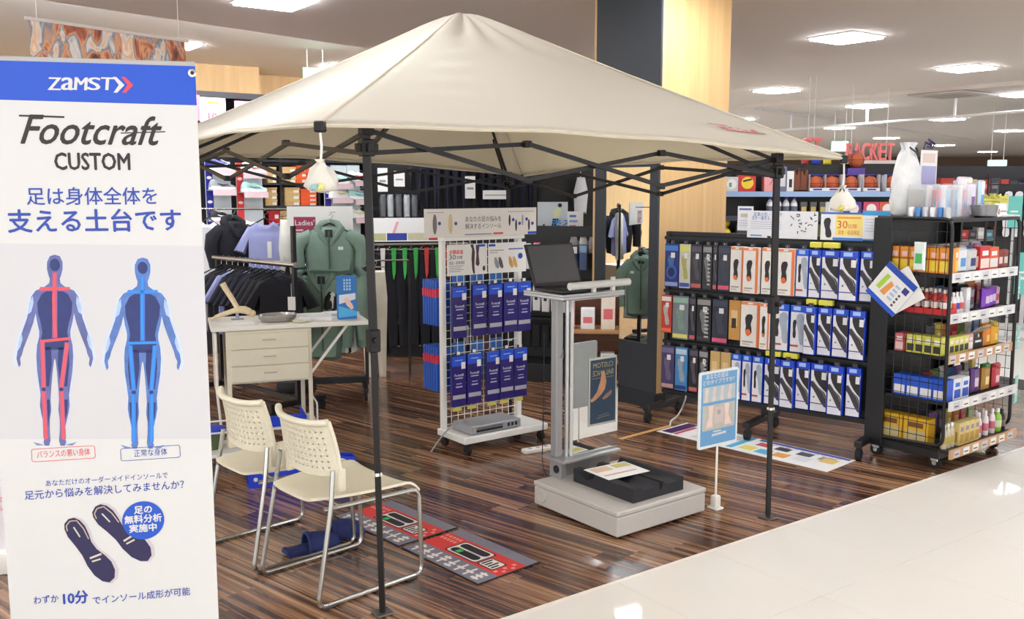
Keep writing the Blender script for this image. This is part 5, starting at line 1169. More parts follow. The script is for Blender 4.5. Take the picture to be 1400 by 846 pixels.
q = MB(); q.box(W_ * .5, W_ * 1.1, -.05, .0, -.13, -.005, M((226, 70, 120), .5), .004); q.build('pink_crate', t)  # pink crate, joined to the price list like a pocket
q = MB(); q.cyl((W_ * .5, .02, -t.location.z), (W_ * .5, .02, H_ * .5), .01, STEEL, 8); q.box(W_ * .5 - .12, W_ * .5 + .12, -.1, .12, -t.location.z, -t.location.z + .015, STEEL); q.build('stand', t)
s_, z_ = BP_(790, 292); t = thing('pale_bag', 'pale grey bag hanging on the dark wall beside the pillar edge', 'bag', loc2(BWO, BWY, s_, -.09, z_), BWY)
q = MB(); q.puff([(-.06, 0), (.08, 0), (.1, .25), (.06, .42), (-.03, .42), (-.07, .25)], .04, cloth((222, 224, 228)), .03); q.build('bag', t, smooth=60)
q = MB(); q.tube([(.02, .05, .41), (.02, .08, 2.37 - z_)], .005, WHITE, 6); q.build('cord', t)
# sock gondola
KO, KY = (D(690, 520, 8.5).x, 8.5, 0), -18.0
sk = thing('sock_fixture', 'black gondola with rows of hanging socks behind the scanner', 'shelving', KO, KY)
q = MB(); q.box(-.15, 1.05, .12, .16, 0, 1.36, BLACK); q.build('back_panel', sk)
q = MB(); q.box(-.15, 1.05, -.25, .16, 0, .16, BLACK, .004); q.build('base', sk)
for z in (.52, .86): q = MB(); q.box(-.15, 1.05, -.02, .12, z, z + .02, DARK); q.build('shelf', sk)
for k in range(11):
    c = [(60, 50, 50), (70, 140, 210), (40, 60, 120), (90, 110, 150), (226, 226, 230), (236, 90, 130), (40, 40, 46)][k % 7]
    q = MB(); q.puff([(-.035, 0), (.035, 0), (.035, .15), (.03, .23), (-.03, .23), (-.035, .15)], .012, cloth(c), .01); q.rect(-.03, .03, .16, .22, -.0128, WPAPER if k % 2 else M((150, 190, 230), .5)); q.build('sock_pack', loc=loc2(KO, KY, -.1 + k * .085, -.06, .97 + .01 * (k % 3)), rot=(0, 0, R(KY)), label='%s sock pack in the upper row of the sock fixture' % ('brown', 'light blue', 'navy', 'slate', 'white', 'pink', 'black')[k % 7], cat='socks', group='sock packs, upper row, %s' % ('brown', 'light blue', 'navy', 'slate', 'white', 'pink', 'black')[k % 7])
    q = MB(); q.puff([(-.035, 0), (.035, 0), (.04, .16), (.03, .25), (-.03, .25), (-.04, .16)], .014, cloth((232, 232, 234)), .01); q.rect(-.014, .014, .1, .15, -.015, BLACK); q.build('sock_pack', loc=loc2(KO, KY, -.1 + k * .085, -.07, .60 + .008 * (k % 2)), rot=(0, 0, R(KY)), label='white sock pack in the middle row of the sock fixture', cat='socks', group='white sock packs')
    q = MB(); q.puff([(-.035, 0), (.035, 0), (.04, .14), (.03, .2), (-.03, .2), (-.04, .14)], .014, cloth((30, 30, 34)), .01); q.build('sock_pack', loc=loc2(KO, KY, -.1 + k * .085, -.07, .28), rot=(0, 0, R(KY)), label='black sock pack in the low row of the sock fixture', cat='socks', group='black sock packs')
for k in range(4, 8):
    q = MB(); q.puff([(-.04, 0), (.04, 0), (.045, .1), (.02, .15), (-.03, .15), (-.045, .1)], .03, cloth((206, 206, 210) if k % 2 else (160, 160, 168)), .02); q.build('towel_bundle', loc=loc2(KO, KY, .3 + k * .085, .05, 1.12), rot=(0, 0, R(KY)), label='grey-white cloth bundle on top of the sock fixture', cat='cloth', group='cloth bundles on the sock fixture', smooth=60)

# ================================================================ HANGING PHOTO BANNER (upper left)
HO = (-3.2, 5.5); HA, HB_ = PL(39, 25, HO, 54), PL(253, 56, HO, 54)
t = thing('hanging_photo_banner', 'hanging photo banner of blurred bare arms in a race', 'banner', (HO[0], HO[1], 0), 54)
pm_ = bpy.data.materials.new('photo_blur'); pm_.use_nodes = True; nt = pm_.node_tree; b = nt.nodes['Principled BSDF']; b.inputs['Roughness'].default_value = .5
tc = nt.nodes.new('ShaderNodeTexCoord'); mp = nt.nodes.new('ShaderNodeMapping'); mp.inputs['Scale'].default_value = (5, 1, 2.4); mp.inputs['Rotation'].default_value = (0, -.6, 0); nz = nt.nodes.new('ShaderNodeTexNoise'); nz.inputs['Scale'].default_value = 2.2; nz.inputs['Detail'].default_value = 2.5; nz.inputs['Distortion'].default_value = .7
cr = nt.nodes.new('ShaderNodeValToRGB'); e = cr.color_ramp.elements; e[0].position = .3; e[0].color = lin((86, 52, 46)); e[1].position = .7; e[1].color = lin((236, 214, 196))
for pos, c in ((.4, (176, 96, 66)), (.46, (222, 160, 116)), (.52, (120, 126, 140)), (.58, (216, 210, 206)), (.64, (226, 176, 130))): x_ = e.new(pos); x_.color = lin(c)
nt.links.new(tc.outputs['Object'], mp.inputs[0]); nt.links.new(mp.outputs[0], nz.inputs[0]); nt.links.new(nz.outputs['Fac'], cr.inputs[0]); nt.links.new(cr.outputs[0], b.inputs['Base Color'])
zt = HA[1]; q = MB(); q.box(HA[0], HB_[0], 0, .005, zt - .62, zt, pm_); q.build('photo_sheet', t)
q = MB(); q.box(HA[0] - .02, HB_[0] + .02, -.008, .012, zt - .01, zt + .01, M((206, 196, 190), .5)); q.build('top_bar', t)
for x in (HA[0] + .05, HB_[0] - .05): q = MB(); q.cyl((x, 0, zt), (x, 0, CEIL), .0025, WHITE, 6); q.build('hang_wire', t)

# ================================================================ BIG INSOLE RACK
IO, IY = (1.10, 6.85, 0), -38.8
ILEN = 1.56
def IP(x, y): return PL(x, y, IO, IY)
ir = thing('insole_wall_rack', 'wide black wheeled rack with three rows of insole packs', 'rack', IO, IY)
q = MB(); q.box(0, ILEN, .07, .09, .17, 1.36, BLACK); q.build('back_panel', ir)
for x in (.0, ILEN * .5, ILEN - .03):
    q = MB(); q.box(x, x + .03, .05, .11, .12, 1.38, BLACK, .003); q.build('post', ir)
    q = MB(); q.box(x - .01, x + .04, -.22, .30, .085, .125, BLACK, .005); q.build('foot_bar', ir)
    for y in (-.19, .27):
        q = MB(); q.cyl((x, y, .036), (x + .03, y, .036), .036, RUBBER, 14); q.box(x + .002, x + .028, y - .022, y + .022, .04, .088, BLACK, .004); q.build('castor', ir)
for z in (.20, .575, .95, 1.34):
    q = MB(); q.box(0, ILEN, .03, .07, z - .012, z + .012, BLACK); q.build('rail', ir)
def insole_outline(cx, z0, h, w, rot=0):
    o = [(0, .0), (.35, .02), (.5, .14), (.46, .34), (.34, .5), (.46, .68), (.62, .84), (.5, .97), (.1, 1.0), (-.3, .95), (-.5, .8), (-.46, .6), (-.36, .42), (-.44, .2), (-.34, .04)]
    c_, s_ = math.cos(R(rot)), math.sin(R(rot)); out = []
    for a, b_ in o:
        x, z = a * w, (b_ - .5) * h; out.append((cx + x * c_ - z * s_, z0 + h / 2 + x * s_ + z * c_))
    return out
def clipx(pts, x0, x1): return [(min(max(a, x0), x1), b_) for a, b_ in pts]
C_ = lambda *c: M(c, .42, var=.05, coat=.15)
def pack(kind, w, h):
    d = .04 if kind in ('blue', 'blue2', 'orange') else .025; e = -d / 2 - .0006; w2 = w / 2
    base = {'orange': (240, 236, 230), 'blue': (24, 70, 210), 'blue2': (24, 88, 214), 'black': (30, 26, 34), 'check': (26, 26, 30), 'swirl': (26, 40, 120), 'yellow': (206, 206, 196), 'red': (206, 60, 40), 'teal': (120, 132, 140), 'tan': (206, 172, 110), 'amber': (206, 150, 70), 'dark': (34, 38, 56), 'purple': (70, 58, 104), 'sky': (70, 140, 200)}[kind]
    b_ = MB(); b_.box(-w2, w2, -d / 2, d / 2, 0, h, C_(*base), .002)
    p = MB(); K = M((40, 38, 42), .5, var=.2, sc=60); WH = M((236, 236, 236), .5)
    if kind == 'orange':
        p.rect(-w2 + .002, w2 - .002, h * .93, h - .002, e, C_(236, 140, 80)); p.rect(w2 * .62, w2 - .002, .002, h * .93, e, C_(236, 122, 60)); p.poly(insole_outline(-w2 * .2, h * .27, h * .46, w * .34), e - .0006, K); p.disc(-w2 * .22, h * .32, w * .13, e - .0012, C_(240, 110, 50), 12, 1.3); p.rect(-w2 * .8, w2 * .3, h * .1, h * .13, e - .0006, M((170, 160, 150), .5)); p.rect(-w2 * .8, 0, h * .05, h * .07, e - .0006, M((190, 180, 170), .5)); p.rect(-w2 * .3, w2 * .2, h * .945, h * .98, e - .0006, WH)
    elif kind in ('blue', 'blue2'):
        p.rect(-w2 + .003, w2 - .003, .004, h * .86, e, M((230, 230, 234), .45)); p.rect(-w2 * .6, w2 * .4, h * .90, h * .98, e, M((170, 200, 250), .45))
        if kind == 'blue':
            f_ = lambda L: [(-w2 + .003 + a * (w - .006), b2 * h) for a, b2 in L]
            p.poly(f_([(.16, .86), (.96, .86), (1, .74), (1, .42), (.8, .47), (.52, .56), (.3, .66), (.18, .76)]), e - .0006, K); p.poly(f_([(0, .62), (.12, .64), (.32, .56), (.62, .48), (.86, .42), (.98, .34), (1, .1), (.86, .12), (.62, .22), (.36, .36), (.12, .48), (0, .52)]), e - .001, M((62, 58, 62), .5, var=.35, sc=60)); p.line(f_([(.2, .62), (.5, .5), (.8, .4), (.92, .3)]), .003, e - .0013, M((170, 168, 172), .5)); p.rect(w2 * .3, w2 * .85, h * .68, h * .83, e - .0016, WH); p.rect(-w2 + .003, w2 - .003, h * .16, h * .18, e - .0014, M((80, 70, 150), .5)); p.disc(-w2 * .55, h * .3, w * .06, e - .0014, M((120, 120, 130), .5), 10)
        else:
            p.poly(insole_outline(-w2 * .4, h * .3, h * .4, w * .24), e - .0006, K); p.poly(clipx(insole_outline(w2 * .5, h * .16, h * .68, w * .5, 8), -w2 + .003, w2 - .003), e - .0006, M((168, 178, 192), .5, var=.2)); p.rect(-w2 + .003, w2 * .2, h * .12, h * .16, e - .0012, M((190, 70, 60), .5))
    elif kind == 'tan' or kind == 'amber':
        p.rect(-w2 * .6, w2 * .5, h * .35, h * .75, e, M((226, 196, 140), .5)); p.rect(-w2 * .5, w2 * .3, h * .3, h * .55, e - .0006, M((60, 44, 30), .5) if kind == 'amber' else M((230, 210, 170), .5))
    else:
        cols = {'black': ((90, 80, 100), (200, 100, 100)), 'check': ((150, 150, 150), (60, 60, 64)), 'swirl': ((60, 130, 210), (150, 170, 220)), 'yellow': ((226, 226, 110), (60, 90, 180)), 'red': ((240, 236, 230), (240, 120, 80)), 'teal': ((150, 190, 170), (226, 226, 110)), 'dark': ((60, 66, 90), (226, 90, 130)), 'purple': ((120, 110, 150), (200, 160, 150)), 'sky': ((190, 214, 232), (30, 60, 130))}[kind]
        p.rect(-w2 + .004, w2 - .004, h * .84, h * .96, e, M(cols[0], .45)); p.poly(insole_outline(0, h * .2, h * .55, w * .45, 8), e - .0006, M(tuple(min(255, int(v * .7 + 20)) for v in cols[0]), .5, var=.3, sc=60)); p.rect(-w2 * .1, w2 * .5, h * .68, h * .8, e - .0012, WH); p.rect(-w2 + .004, w2 - .004, h * .03, h * .12, e, M(cols[1], .5))
        if kind == 'swirl': p.disc(0, h * .35, w * .4, e - .0008, M((40, 90, 190), .4), 20, 1.2); p.disc(0, h * .35, w * .25, e - .0012, M((26, 30, 70), .4), 20, 1.2)
        if kind == 'check':
            for k in range(8): p.rect(w2 * .1, w2 * .7, h * (.1 + k * .09), h * (.14 + k * .09), e - .0016, M((186, 186, 186), .5))
    t_ = MB(); t_.cyl((0, -.01, h + .012), (0, .045, h + .012), .003, STEEL, 6); t_.box(-.016, .016, -.002, .002, h - .002, h + .025, M((70, 66, 74), .5))
    return b_, p, t_
DESC = {'orange': 'white and orange insole box', 'blue': 'blue-topped insole box with dark sole picture', 'blue2': 'blue-topped insole box with pale foot picture', 'black': 'black insole pack', 'check': 'black insole pack with grey chequer strip', 'swirl': 'navy insole pack with blue rings', 'yellow': 'grey and yellow insole pack', 'red': 'orange-red pack with white print', 'teal': 'grey insole pack with green top', 'tan': 'tan cardboard insole pack', 'amber': 'amber insole pack', 'dark': 'dark blue heel pad pack with pink mark', 'purple': 'dull purple insole pack', 'sky': 'sky blue insole pack'}
ROWS = [('top', 1.30, .315, [(909, 928, 'swirl'), (928.5, 944, 'yellow'), (944.5, 959.5, 'black'), (960, 973.5, 'check'), (974, 980.5, 'black'), (981, 998, 'dark'), (998.5, 1018, 'orange'), (1018.5, 1040, 'orange'), (1041, 1061, 'orange'), (1062, 1087, 'orange'), (1088, 1105, 'blue2'), (1105.5, 1122, 'blue'), (1122.5, 1147, 'blue'), (1149, 1174, 'blue'), (1175, 1196, 'blue')]),
        ('middle', .925, .315, [(905.5, 920, 'red'), (921, 943, 'teal'), (943.5, 953, 'black'), (954, 974, 'check'), (975, 997, 'dark'), (998, 1014.5, 'amber'), (1015, 1043, 'orange'), (1043.5, 1057.5, 'orange'), (1058, 1081, 'blue2'), (1083, 1103, 'blue2'), (1103.5, 1120, 'blue'), (1120.5, 1140, 'blue'), (1141, 1163, 'blue'), (1166, 1188, 'blue')]),
        ('bottom', .55, .32, [(907, 925, 'purple'), (926, 943, 'sky'), (945, 958, 'black'), (958.5, 972, 'check'), (974, 988, 'tan'), (988.5, 1003, 'tan'), (1004, 1018, 'blue2'), (1019, 1032, 'blue2'), (1033, 1048, 'blue2'), (1050, 1072, 'blue'), (1074, 1093, 'blue'), (1093.5, 1113, 'blue'), (1114, 1138, 'blue'), (1140, 1161, 'blue'), (1163, 1184, 'blue')])]
for row, zt, h, items in ROWS:
    for k, (a, c, kd) in enumerate(items):
        sa_, sb_ = IP(a, 420)[0], IP(c, 420)[0]; w = sb_ - sa_ - .004
        h_ = h * (.88 if kd in ('red', 'amber', 'tan') else 1)
        same = [i for i in items if i[2] == kd]
        lab = '%s in the %s row of the black rack' % (DESC[kd], row)
        t = thing('insole_pack', lab, 'package', loc2(IO, IY, (sa_ + sb_) / 2, -.005 - .03 * ((k * 7) % 3 == 1) * (kd in ('blue', 'orange')), zt - h_), IY, '%s, %s row' % (DESC[kd], row))
        b_, p, hk = pack(kd, w, h_); b_.build('pack_body', t); p.build('pack_print', t, smooth=0); hk.build('hanger_tab', t)
YEL = M((226, 220, 80), .5)
for px0, px1, z, rw in ((1106, 1122, 1.315, 'top'), (1124, 1146, 1.315, 'top'), (1104, 1119, .94, 'middle'), (1121, 1141, .94, 'middle'), (1051, 1072, .565, 'bottom'), (1075, 1096, .565, 'bottom')):
    sa_, sb_ = IP(px0, 420)[0], IP(px1, 420)[0]; q = MB(); q.box(0, sb_ - sa_ - .004, -.02, .02, 0, .035, YEL, .003); q.build('price_clip', loc=loc2(IO, IY, sa_, -.01, z), rot=(0, 0, R(IY)), label='yellow price clip above the %s row of insole boxes' % rw, cat='price tag', group='yellow clips, %s row' % rw)
def rack_card(pxa, pxb, ya, yb, name, lab, fn, off=.05, col=(236, 238, 242)):
    sa_, z1 = IP(pxa, ya); sb_, z0 = IP(pxb, yb); t = thing(name, lab, 'card', loc2(IO, IY, sa_, off, z0), IY)
    W_, H_ = sb_ - sa_, z1 - z0; q = MB(); q.box(0, W_, 0, .005, 0, H_, M(col, .5)); q.build('board', t); q = MB(); fn(q, W_, H_); q.build('print', t, smooth=0); return t
def f1(q, W_, H_):
    q.text('足裏の形・アーチ', W_ * .3, H_ * .86, .03, -.001, M((80, 110, 190), .5), width=W_ * .42); q.text('足を一番見る。', W_ * .22, H_ * .72, .03, -.001, M((80, 110, 190), .5), width=W_ * .28)
    for k in range(4): q.rect(W_ * .05, W_ * .5, H_ * (.58 - k * .08), H_ * (.6 - k * .08), -.001, M((180, 190, 210), .5))
    random.seed(2)
    for k in range(22): x, z, a = random.uniform(.62, .96) * W_, random.uniform(.08, .9) * H_, random.uniform(0, PI); q.line([(x, z), (x + .018 * math.cos(a), z + .018 * math.sin(a))], .006, -.001, M((60, 62, 70), .5))
    q.rect(W_ * .05, W_ * .22, H_ * .06, H_ * .11, -.001, M((70, 150, 210), .5))
rack_card(1018, 1113, 288, 328, 'header_board', 'wide pale header board with small dark foot pictures on the black rack', f1)
def f2(q, W_, H_):
    q.rect(0, W_, H_ * .93, H_, -.001, M((50, 110, 200), .5)); q.rect(W_ * .36, W_, H_ * .16, H_ * .93, -.0008, M((250, 226, 130), .5)); q.text('30', W_ * .52, H_ * .55, .07, -.0016, M((220, 80, 60), .5), width=W_ * .24); q.text('日間', W_ * .76, H_ * .5, .03, -.0016, M((220, 80, 60), .5)); q.text('返金・返品保証', W_ * .68, H_ * .28, .03, -.0016, M((206, 90, 60), .5), width=W_ * .5); q.rect(W_ * .4, W_ * .96, H_ * .78, H_ * .84, -.0016, M((240, 160, 70), .5)); q.poly(insole_outline(W_ * .17, H_ * .08, H_ * .72, W_ * .16, 8), -.0012, M((44, 44, 50), .5)); q.rect(W_ * .3, W_, .0, H_ * .1, -.001, M((70, 130, 210), .5))
rack_card(1119, 1175, 290, 330, 'guarantee_card', 'yellow and white card with red 30 on the black rack', f2)
def f3(q, W_, H_): q.rect(0, W_, H_ * .84, H_, -.001, M((60, 160, 220), .5)); [q.rect(W_ * .1, W_ * .85, H_ * (.7 - k * .1), H_ * (.72 - k * .1), -.001, M((170, 200, 220), .5)) for k in range(5)]; q.rect(0, W_, 0, H_ * .05, -.001, M((60, 160, 220), .5))
rack_card(1176, 1212, 288, 330, 'notice_card', 'white notice with light blue top band on the black rack', f3)
def f4(q, W_, H_): q.rect(W_ * .1, W_ * .9, H_ * .84, H_ * .92, -.001, M((110, 110, 170), .5)); q.rect(W_ * .2, W_ * .7, H_ * .55, H_ * .7, -.001, M((206, 200, 180), .5)); [q.rect(W_ * .1, W_ * .85, H_ * (.4 - k * .1), H_ * (.42 - k * .1), -.001, M((180, 180, 200), .5)) for k in range(3)]
rack_card(1002, 1022, 282, 316, 'small_card', 'small white card standing at the pillar end of the black rack', f4, .08)
q = MB(); q.box(0, ILEN, .06, .12, 1.36, 1.385, BLACK); q.build('top_rail', ir)

# ================================================================ FOOD GONDOLA AT THE AISLE
GO, GY = (2.57, 5.48, 0), 38.0
gd = thing('snack_gondola', 'black wheeled gondola with sports drinks and snacks beside the aisle', 'shelving', GO, GY)
GW, GD = .86, .49
q = MB(); q.box(0, GW, GD - .02, GD, .1, 1.5, BLACK); q.build('back_panel', gd)
q = MB(); q.box(.0, GW, .0, GD, .075, .13, BLACK, .004); q.build('base_deck', gd)
for s, x in ((-1, 0), (1, GW)):
    q = MB(); q.box(x - .012, x + .012, GD - .12, GD, .1, 1.52, BLACK, .002); q.build('side_panel', gd)
    q = MB(); q.tube(round_path([(x, GD - .02, 1.52), (x, .0, 1.52), (x, -.02, .16), (x, GD - .02, .14)], .06, 5), .011, BLACK, 10); q.build('side_frame', gd)
    for k in range(16):
        z = .2 + k * .083; q = MB(); q.cyl((x, 0, z), (x, GD - .1, z), .0022, BLACK, 5); q.build('side_wire', gd)
    for k in range(6):
        y = .03 + k * .058; q = MB(); q.cyl((x, y, .15), (x, y, 1.5), .0022, BLACK, 5); q.build('side_wire', gd)
for x in (.06, GW - .06):
    for y in (.05, GD - .05):
        q = MB(); q.cyl((x - .014, y, .036), (x + .014, y, .036), .036, RUBBER, 16); q.cyl((x - .016, y, .036), (x + .016, y, .036), .014, STEEL, 10); q.box(x - .018, x + .018, y - .024, y + .024, .045, .078, STEEL, .004); q.build('castor', gd)
SH = [1.19, .945, .70, .425, .135]
SHN = ['top', 'second', 'middle', 'fourth', 'bottom']
for k, z in enumerate(SH):
    ext = [0, .0, .0, .04, .06][k]
    q = MB(); q.box(.012, GW - .012, -ext, GD - .02, z - .018, z, BLACK); sf = q.build('shelf', gd)
    q = MB(); q.box(.0, GW, -ext - .012, -ext, z - .045, z + .012, M((226, 226, 226) if k in (0, 1, 3) else (206, 160, 116), .4)); q.build('price_strip', sf)
    random.seed(k)
    for j in range(7):
        x = .04 + j * .115; q = MB(); q.rect(x, x + .075, z - .038, z + .004, -ext - .0126, M((244, 244, 240) if j % 3 else (206, 206, 210), .5)); q.rect(x + .01, x + .06, z - .026, z - .018, -ext - .0132, M((90, 80, 80), .5)); q.build('price_label', sf, smooth=0)
q = MB(); q.box(0, GW, 0, GD, 1.5, 1.52, BLACK); q.build('top_board', gd)
def gprod(name, lab, cat, x, y, k, group, parts, yaw=0, zoff=.0):
    t = thing(name, lab, cat, loc2(GO, GY, x, y, SH[k] + .001 + zoff), GY + yaw, group)
    for n_, mb_ in parts: mb_.build(n_, t, smooth=40)
def carton(w, h, d, c, c2, c3=None):
    q = MB(); q.box(-w / 2, w / 2, -d / 2, d / 2, 0, h, M(c, .45, var=.06), .0015); p = MB(); p.rect(-w * .42, w * .42, h * .1, h * .5, -d / 2 - .0006, M(c2, .45)); p.rect(-w * .3, w * .3, h * .62, h * .82, -d / 2 - .0006, M(c3 or (240, 240, 236), .45))
    p.add([(-w / 2 - .0006, d * .3, h * .15), (-w / 2 - .0006, -d * .3, h * .15), (-w / 2 - .0006, -d * .3, h * .6), (-w / 2 - .0006, d * .3, h * .6)], [(0, 1, 2, 3)], M(c2, .45)); return [('carton', q), ('print', p)]
def pouch(w, h, c, c2, t_=.02):
    q = MB(); q.puff([(-w / 2, 0), (w / 2, 0), (w * .48, h * .5), (w / 2, h), (-w / 2, h), (-w * .48, h * .5)], t_, M(c, .3, var=.12, sc=25, coat=.4), w * .16); p = MB(); p.rect(-w * .28, w * .28, h * .25, h * .6, -t_ - .0008, M(c2, .4)); p.rect(-w * .46, w * .46, h * .93, h * .99, -t_ * .35, M(tuple(int(v * .8) for v in c), .35)); return [('pouch', q), ('label', p)]
def bottle(r, h, c, cap, lab_):
    q = MB(); q.lathe([(r * .9, 0), (r, .01), (r, h * .6), (r * .85, h * .7), (r * .4, h * .82), (r * .36, h * .86)], M(c, .25, var=.05, coat=.3), 16); p = MB(); p.lathe([(r * 1.01, h * .2), (r * 1.01, h * .5)], M(lab_, .4), 16); c_ = MB(); c_.lathe([(r * .46, h * .85), (r * .46, h * .97), (r * .3, h)], M(cap, .4), 14); return [('body', q), ('label', p), ('cap', c_)]
# top shelf
for k in range(6): gprod('drink_carton', 'orange and yellow carton in the side row of the top gondola shelf', 'carton', .065, .05 + k * .062, 0, 'orange cartons on the top shelf', carton(.058, .155, .085, (238, 150, 40), (246, 214, 70), (246, 200, 190)), -90)
gprod('hang_pack', 'white and green pack hanging at the gondola side wires', 'pack', -.035, .17, 0, None, pouch(.075, .17, (222, 230, 226), (70, 180, 90), .012), -90, .02)
gprod('drink_carton', 'orange and yellow carton beside the white pouch on the top shelf', 'carton', .14, .06, 0, None, carton(.05, .155, .05, (238, 160, 50), (246, 206, 90)))
gprod('snack_pouch', 'white pouch with blue corner on the top gondola shelf', 'pouch', .235, .06, 0, None, pouch(.11, .15, (226, 230, 234), (80, 150, 210)))
gprod('snack_pouch', 'black and white pouch with blue label on the top gondola shelf', 'pouch', .36, .06, 0, None, pouch(.11, .14, (206, 206, 206), (40, 44, 110)))
gprod('snack_box', 'red box with white discs on the top gondola shelf', 'box', .50, .06, 0, None, carton(.13, .15, .05, (206, 44, 40), (246, 220, 206), (240, 240, 240)))
gprod('snack_box', 'orange-red box beside the red box on the top gondola shelf', 'box', .64, .07, 0, None, carton(.12, .14, .05, (226, 92, 50), (240, 236, 230)))
for k in range(2): gprod('snack_pouch', 'dark wrapped snack at the open end of the top shelf', 'pouch', .745 + k * .07, .07, 0, 'dark snacks, top shelf', pouch(.08, .12, (150, 60, 50), (236, 226, 216)))
for k in range(4): gprod('snack_box', 'pale box in the rear row of the top gondola shelf', 'box', .3 + k * .16, .26, 0, 'pale boxes, rear of the top shelf', carton(.12, .16, .06, (206, 190, 180), (180, 60, 60)))
# second shelf
for r in range(2):
    for k in range(5): gprod('gel_bottle', 'small red bottle with cream cap in the red tray on the second shelf', 'bottle', .05 + r * .05, .05 + k * .055, 1, 'red bottles, second shelf', bottle(.02, .14, (190, 50, 44), (240, 232, 214), (240, 226, 220)), 0, .012)
gprod('red_tray', 'shallow red tray under the small red bottles', 'tray', .075, .16, 1, None, [('tray', MB().box(-.06, .06, -.15, .15, 0, .01, M((200, 40, 40), .5)).box(-.06, -.055, -.15, .15, .01, .035, M((200, 40, 40), .5)).box(-.06, .06, -.15, -.145, .01, .035, M((200, 40, 40), .5)))])
for k in range(5): gprod('gel_bottle', 'white bottle with blue label on the second gondola shelf', 'bottle', .16 + (k % 3) * .045, .05 + (k // 3) * .06, 1, 'white bottles, second shelf', bottle(.02, .13, (226, 226, 230), (240, 240, 240), (70, 76, 170) if k % 2 else (220, 90, 70)))
gprod('snack_pouch', 'tall white sleeve pack on the second gondola shelf', 'pack', .31, .05, 1, None, carton(.05, .15, .04, (232, 232, 232), (206, 210, 216)))
gprod('snack_pouch', 'silver-grey leaning pouch on the second gondola shelf', 'pouch', .41, .08, 1, None, pouch(.12, .14, (150, 150, 154), (70, 70, 76)), 8)
gprod('snack_pouch', 'black pouch behind the silver-grey pouch on the second shelf', 'pouch', .48, .16, 1, None, pouch(.14, .15, (46, 46, 52), (110, 110, 116)))
for k in range(3): gprod('snack_pouch', 'bright purple pouch on the second gondola shelf', 'pouch', .58 + k * .085, .06 + .02 * k, 1, 'purple pouches, second shelf', pouch(.085, .13, (130, 50, 190), (226, 206, 236)))
gprod('snack_pouch', 'pale pink pack at the open end of the second shelf', 'pack', .82, .11, 1, None, pouch(.07, .12, (226, 190, 196), (200, 80, 110)))
# middle shelf
gprod('bar_box', 'pink box in the side row of the middle gondola shelf', 'box', .065, .30, 2, None, carton(.06, .11, .09, (220, 110, 120), (240, 200, 200)), -90)
for k in range(4): gprod('bar_box', 'yellow-green box with black stripes in the side row of the middle shelf', 'box', .065, .06 + k * .056, 2, 'yellow-green boxes, side row', carton(.053, .11, .09, (220, 216, 96), (50, 50, 40)), -90)
for k in range(4): gprod('bar_box', 'yellow-green box with black stripes facing the aisle on the middle shelf', 'box', .14 + k * .06, .06, 2, 'yellow-green boxes facing the aisle', carton(.056, .10, .06, (222, 218, 110), (60, 60, 46)))
gprod('bar_box', 'pink-white box next to the yellow-green boxes on the middle shelf', 'box', .385, .06, 2, None, carton(.06, .10, .05, (226, 170, 170), (246, 240, 240)))
gprod('grey_flap_box', 'open grey box with a raised lid flap on the middle shelf', 'box', .5, .09, 2, None, carton(.13, .06, .09, (60, 58, 60), (30, 30, 32)) + [('lid_flap', MB().box(-.075, .075, -.002, .002, 0, .11, M((170, 166, 160), .5), X=T(0, .0, .075) @ RX(52)))])
for k in range(4): gprod('snack_pouch', 'orange pouch on the middle gondola shelf', 'pouch', .62 + k * .055, .06 + .03 * (k % 2), 2, 'orange pouches, middle shelf', pouch(.07, .12 + .02 * (k % 2), (236, 140 + 20 * k, 40), (250, 220, 120)))
gprod('snack_pouch', 'pale green pouch at the open end of the middle shelf', 'pouch', .81, .12, 2, None, pouch(.07, .11, (190, 196, 130), (236, 236, 226)))
# fourth shelf
for k in range(4): gprod('bar_box', 'blue-topped white box in the side row of the fourth shelf', 'box', .07, .03 + k * .085, 3, 'blue boxes, side row', carton(.082, .13, .1, (40, 90, 206), (236, 236, 240), (40, 90, 206)), -90)
for k in range(2): gprod('bar_box', 'blue and white box facing the aisle on the fourth shelf', 'box', .15 + k * .1, .02, 3, 'blue boxes facing the aisle', carton(.09, .13, .07, (230, 232, 238), (40, 80, 190), (60, 110, 214)))
for k, (c, c2, nm) in enumerate((((110, 140, 60), (230, 230, 200), 'olive green'), ((150, 150, 150), (60, 60, 60), 'grey'), ((90, 40, 120), (220, 200, 230), 'dark purple'), ((150, 110, 40), (236, 200, 110), 'gold'), ((176, 130, 50), (246, 226, 150), 'bright gold'), ((50, 130, 60), (210, 230, 190), 'green'), ((190, 40, 60), (240, 200, 206), 'crimson'), ((206, 60, 80), (246, 220, 226), 'red'))):
    gprod('snack_pouch', '%s foil pouch on the fourth gondola shelf' % nm, 'pouch', .30 + k * .07, .03 + .03 * (k % 2), 3, None, pouch(.08, .13 + .015 * (k % 3), c, c2))
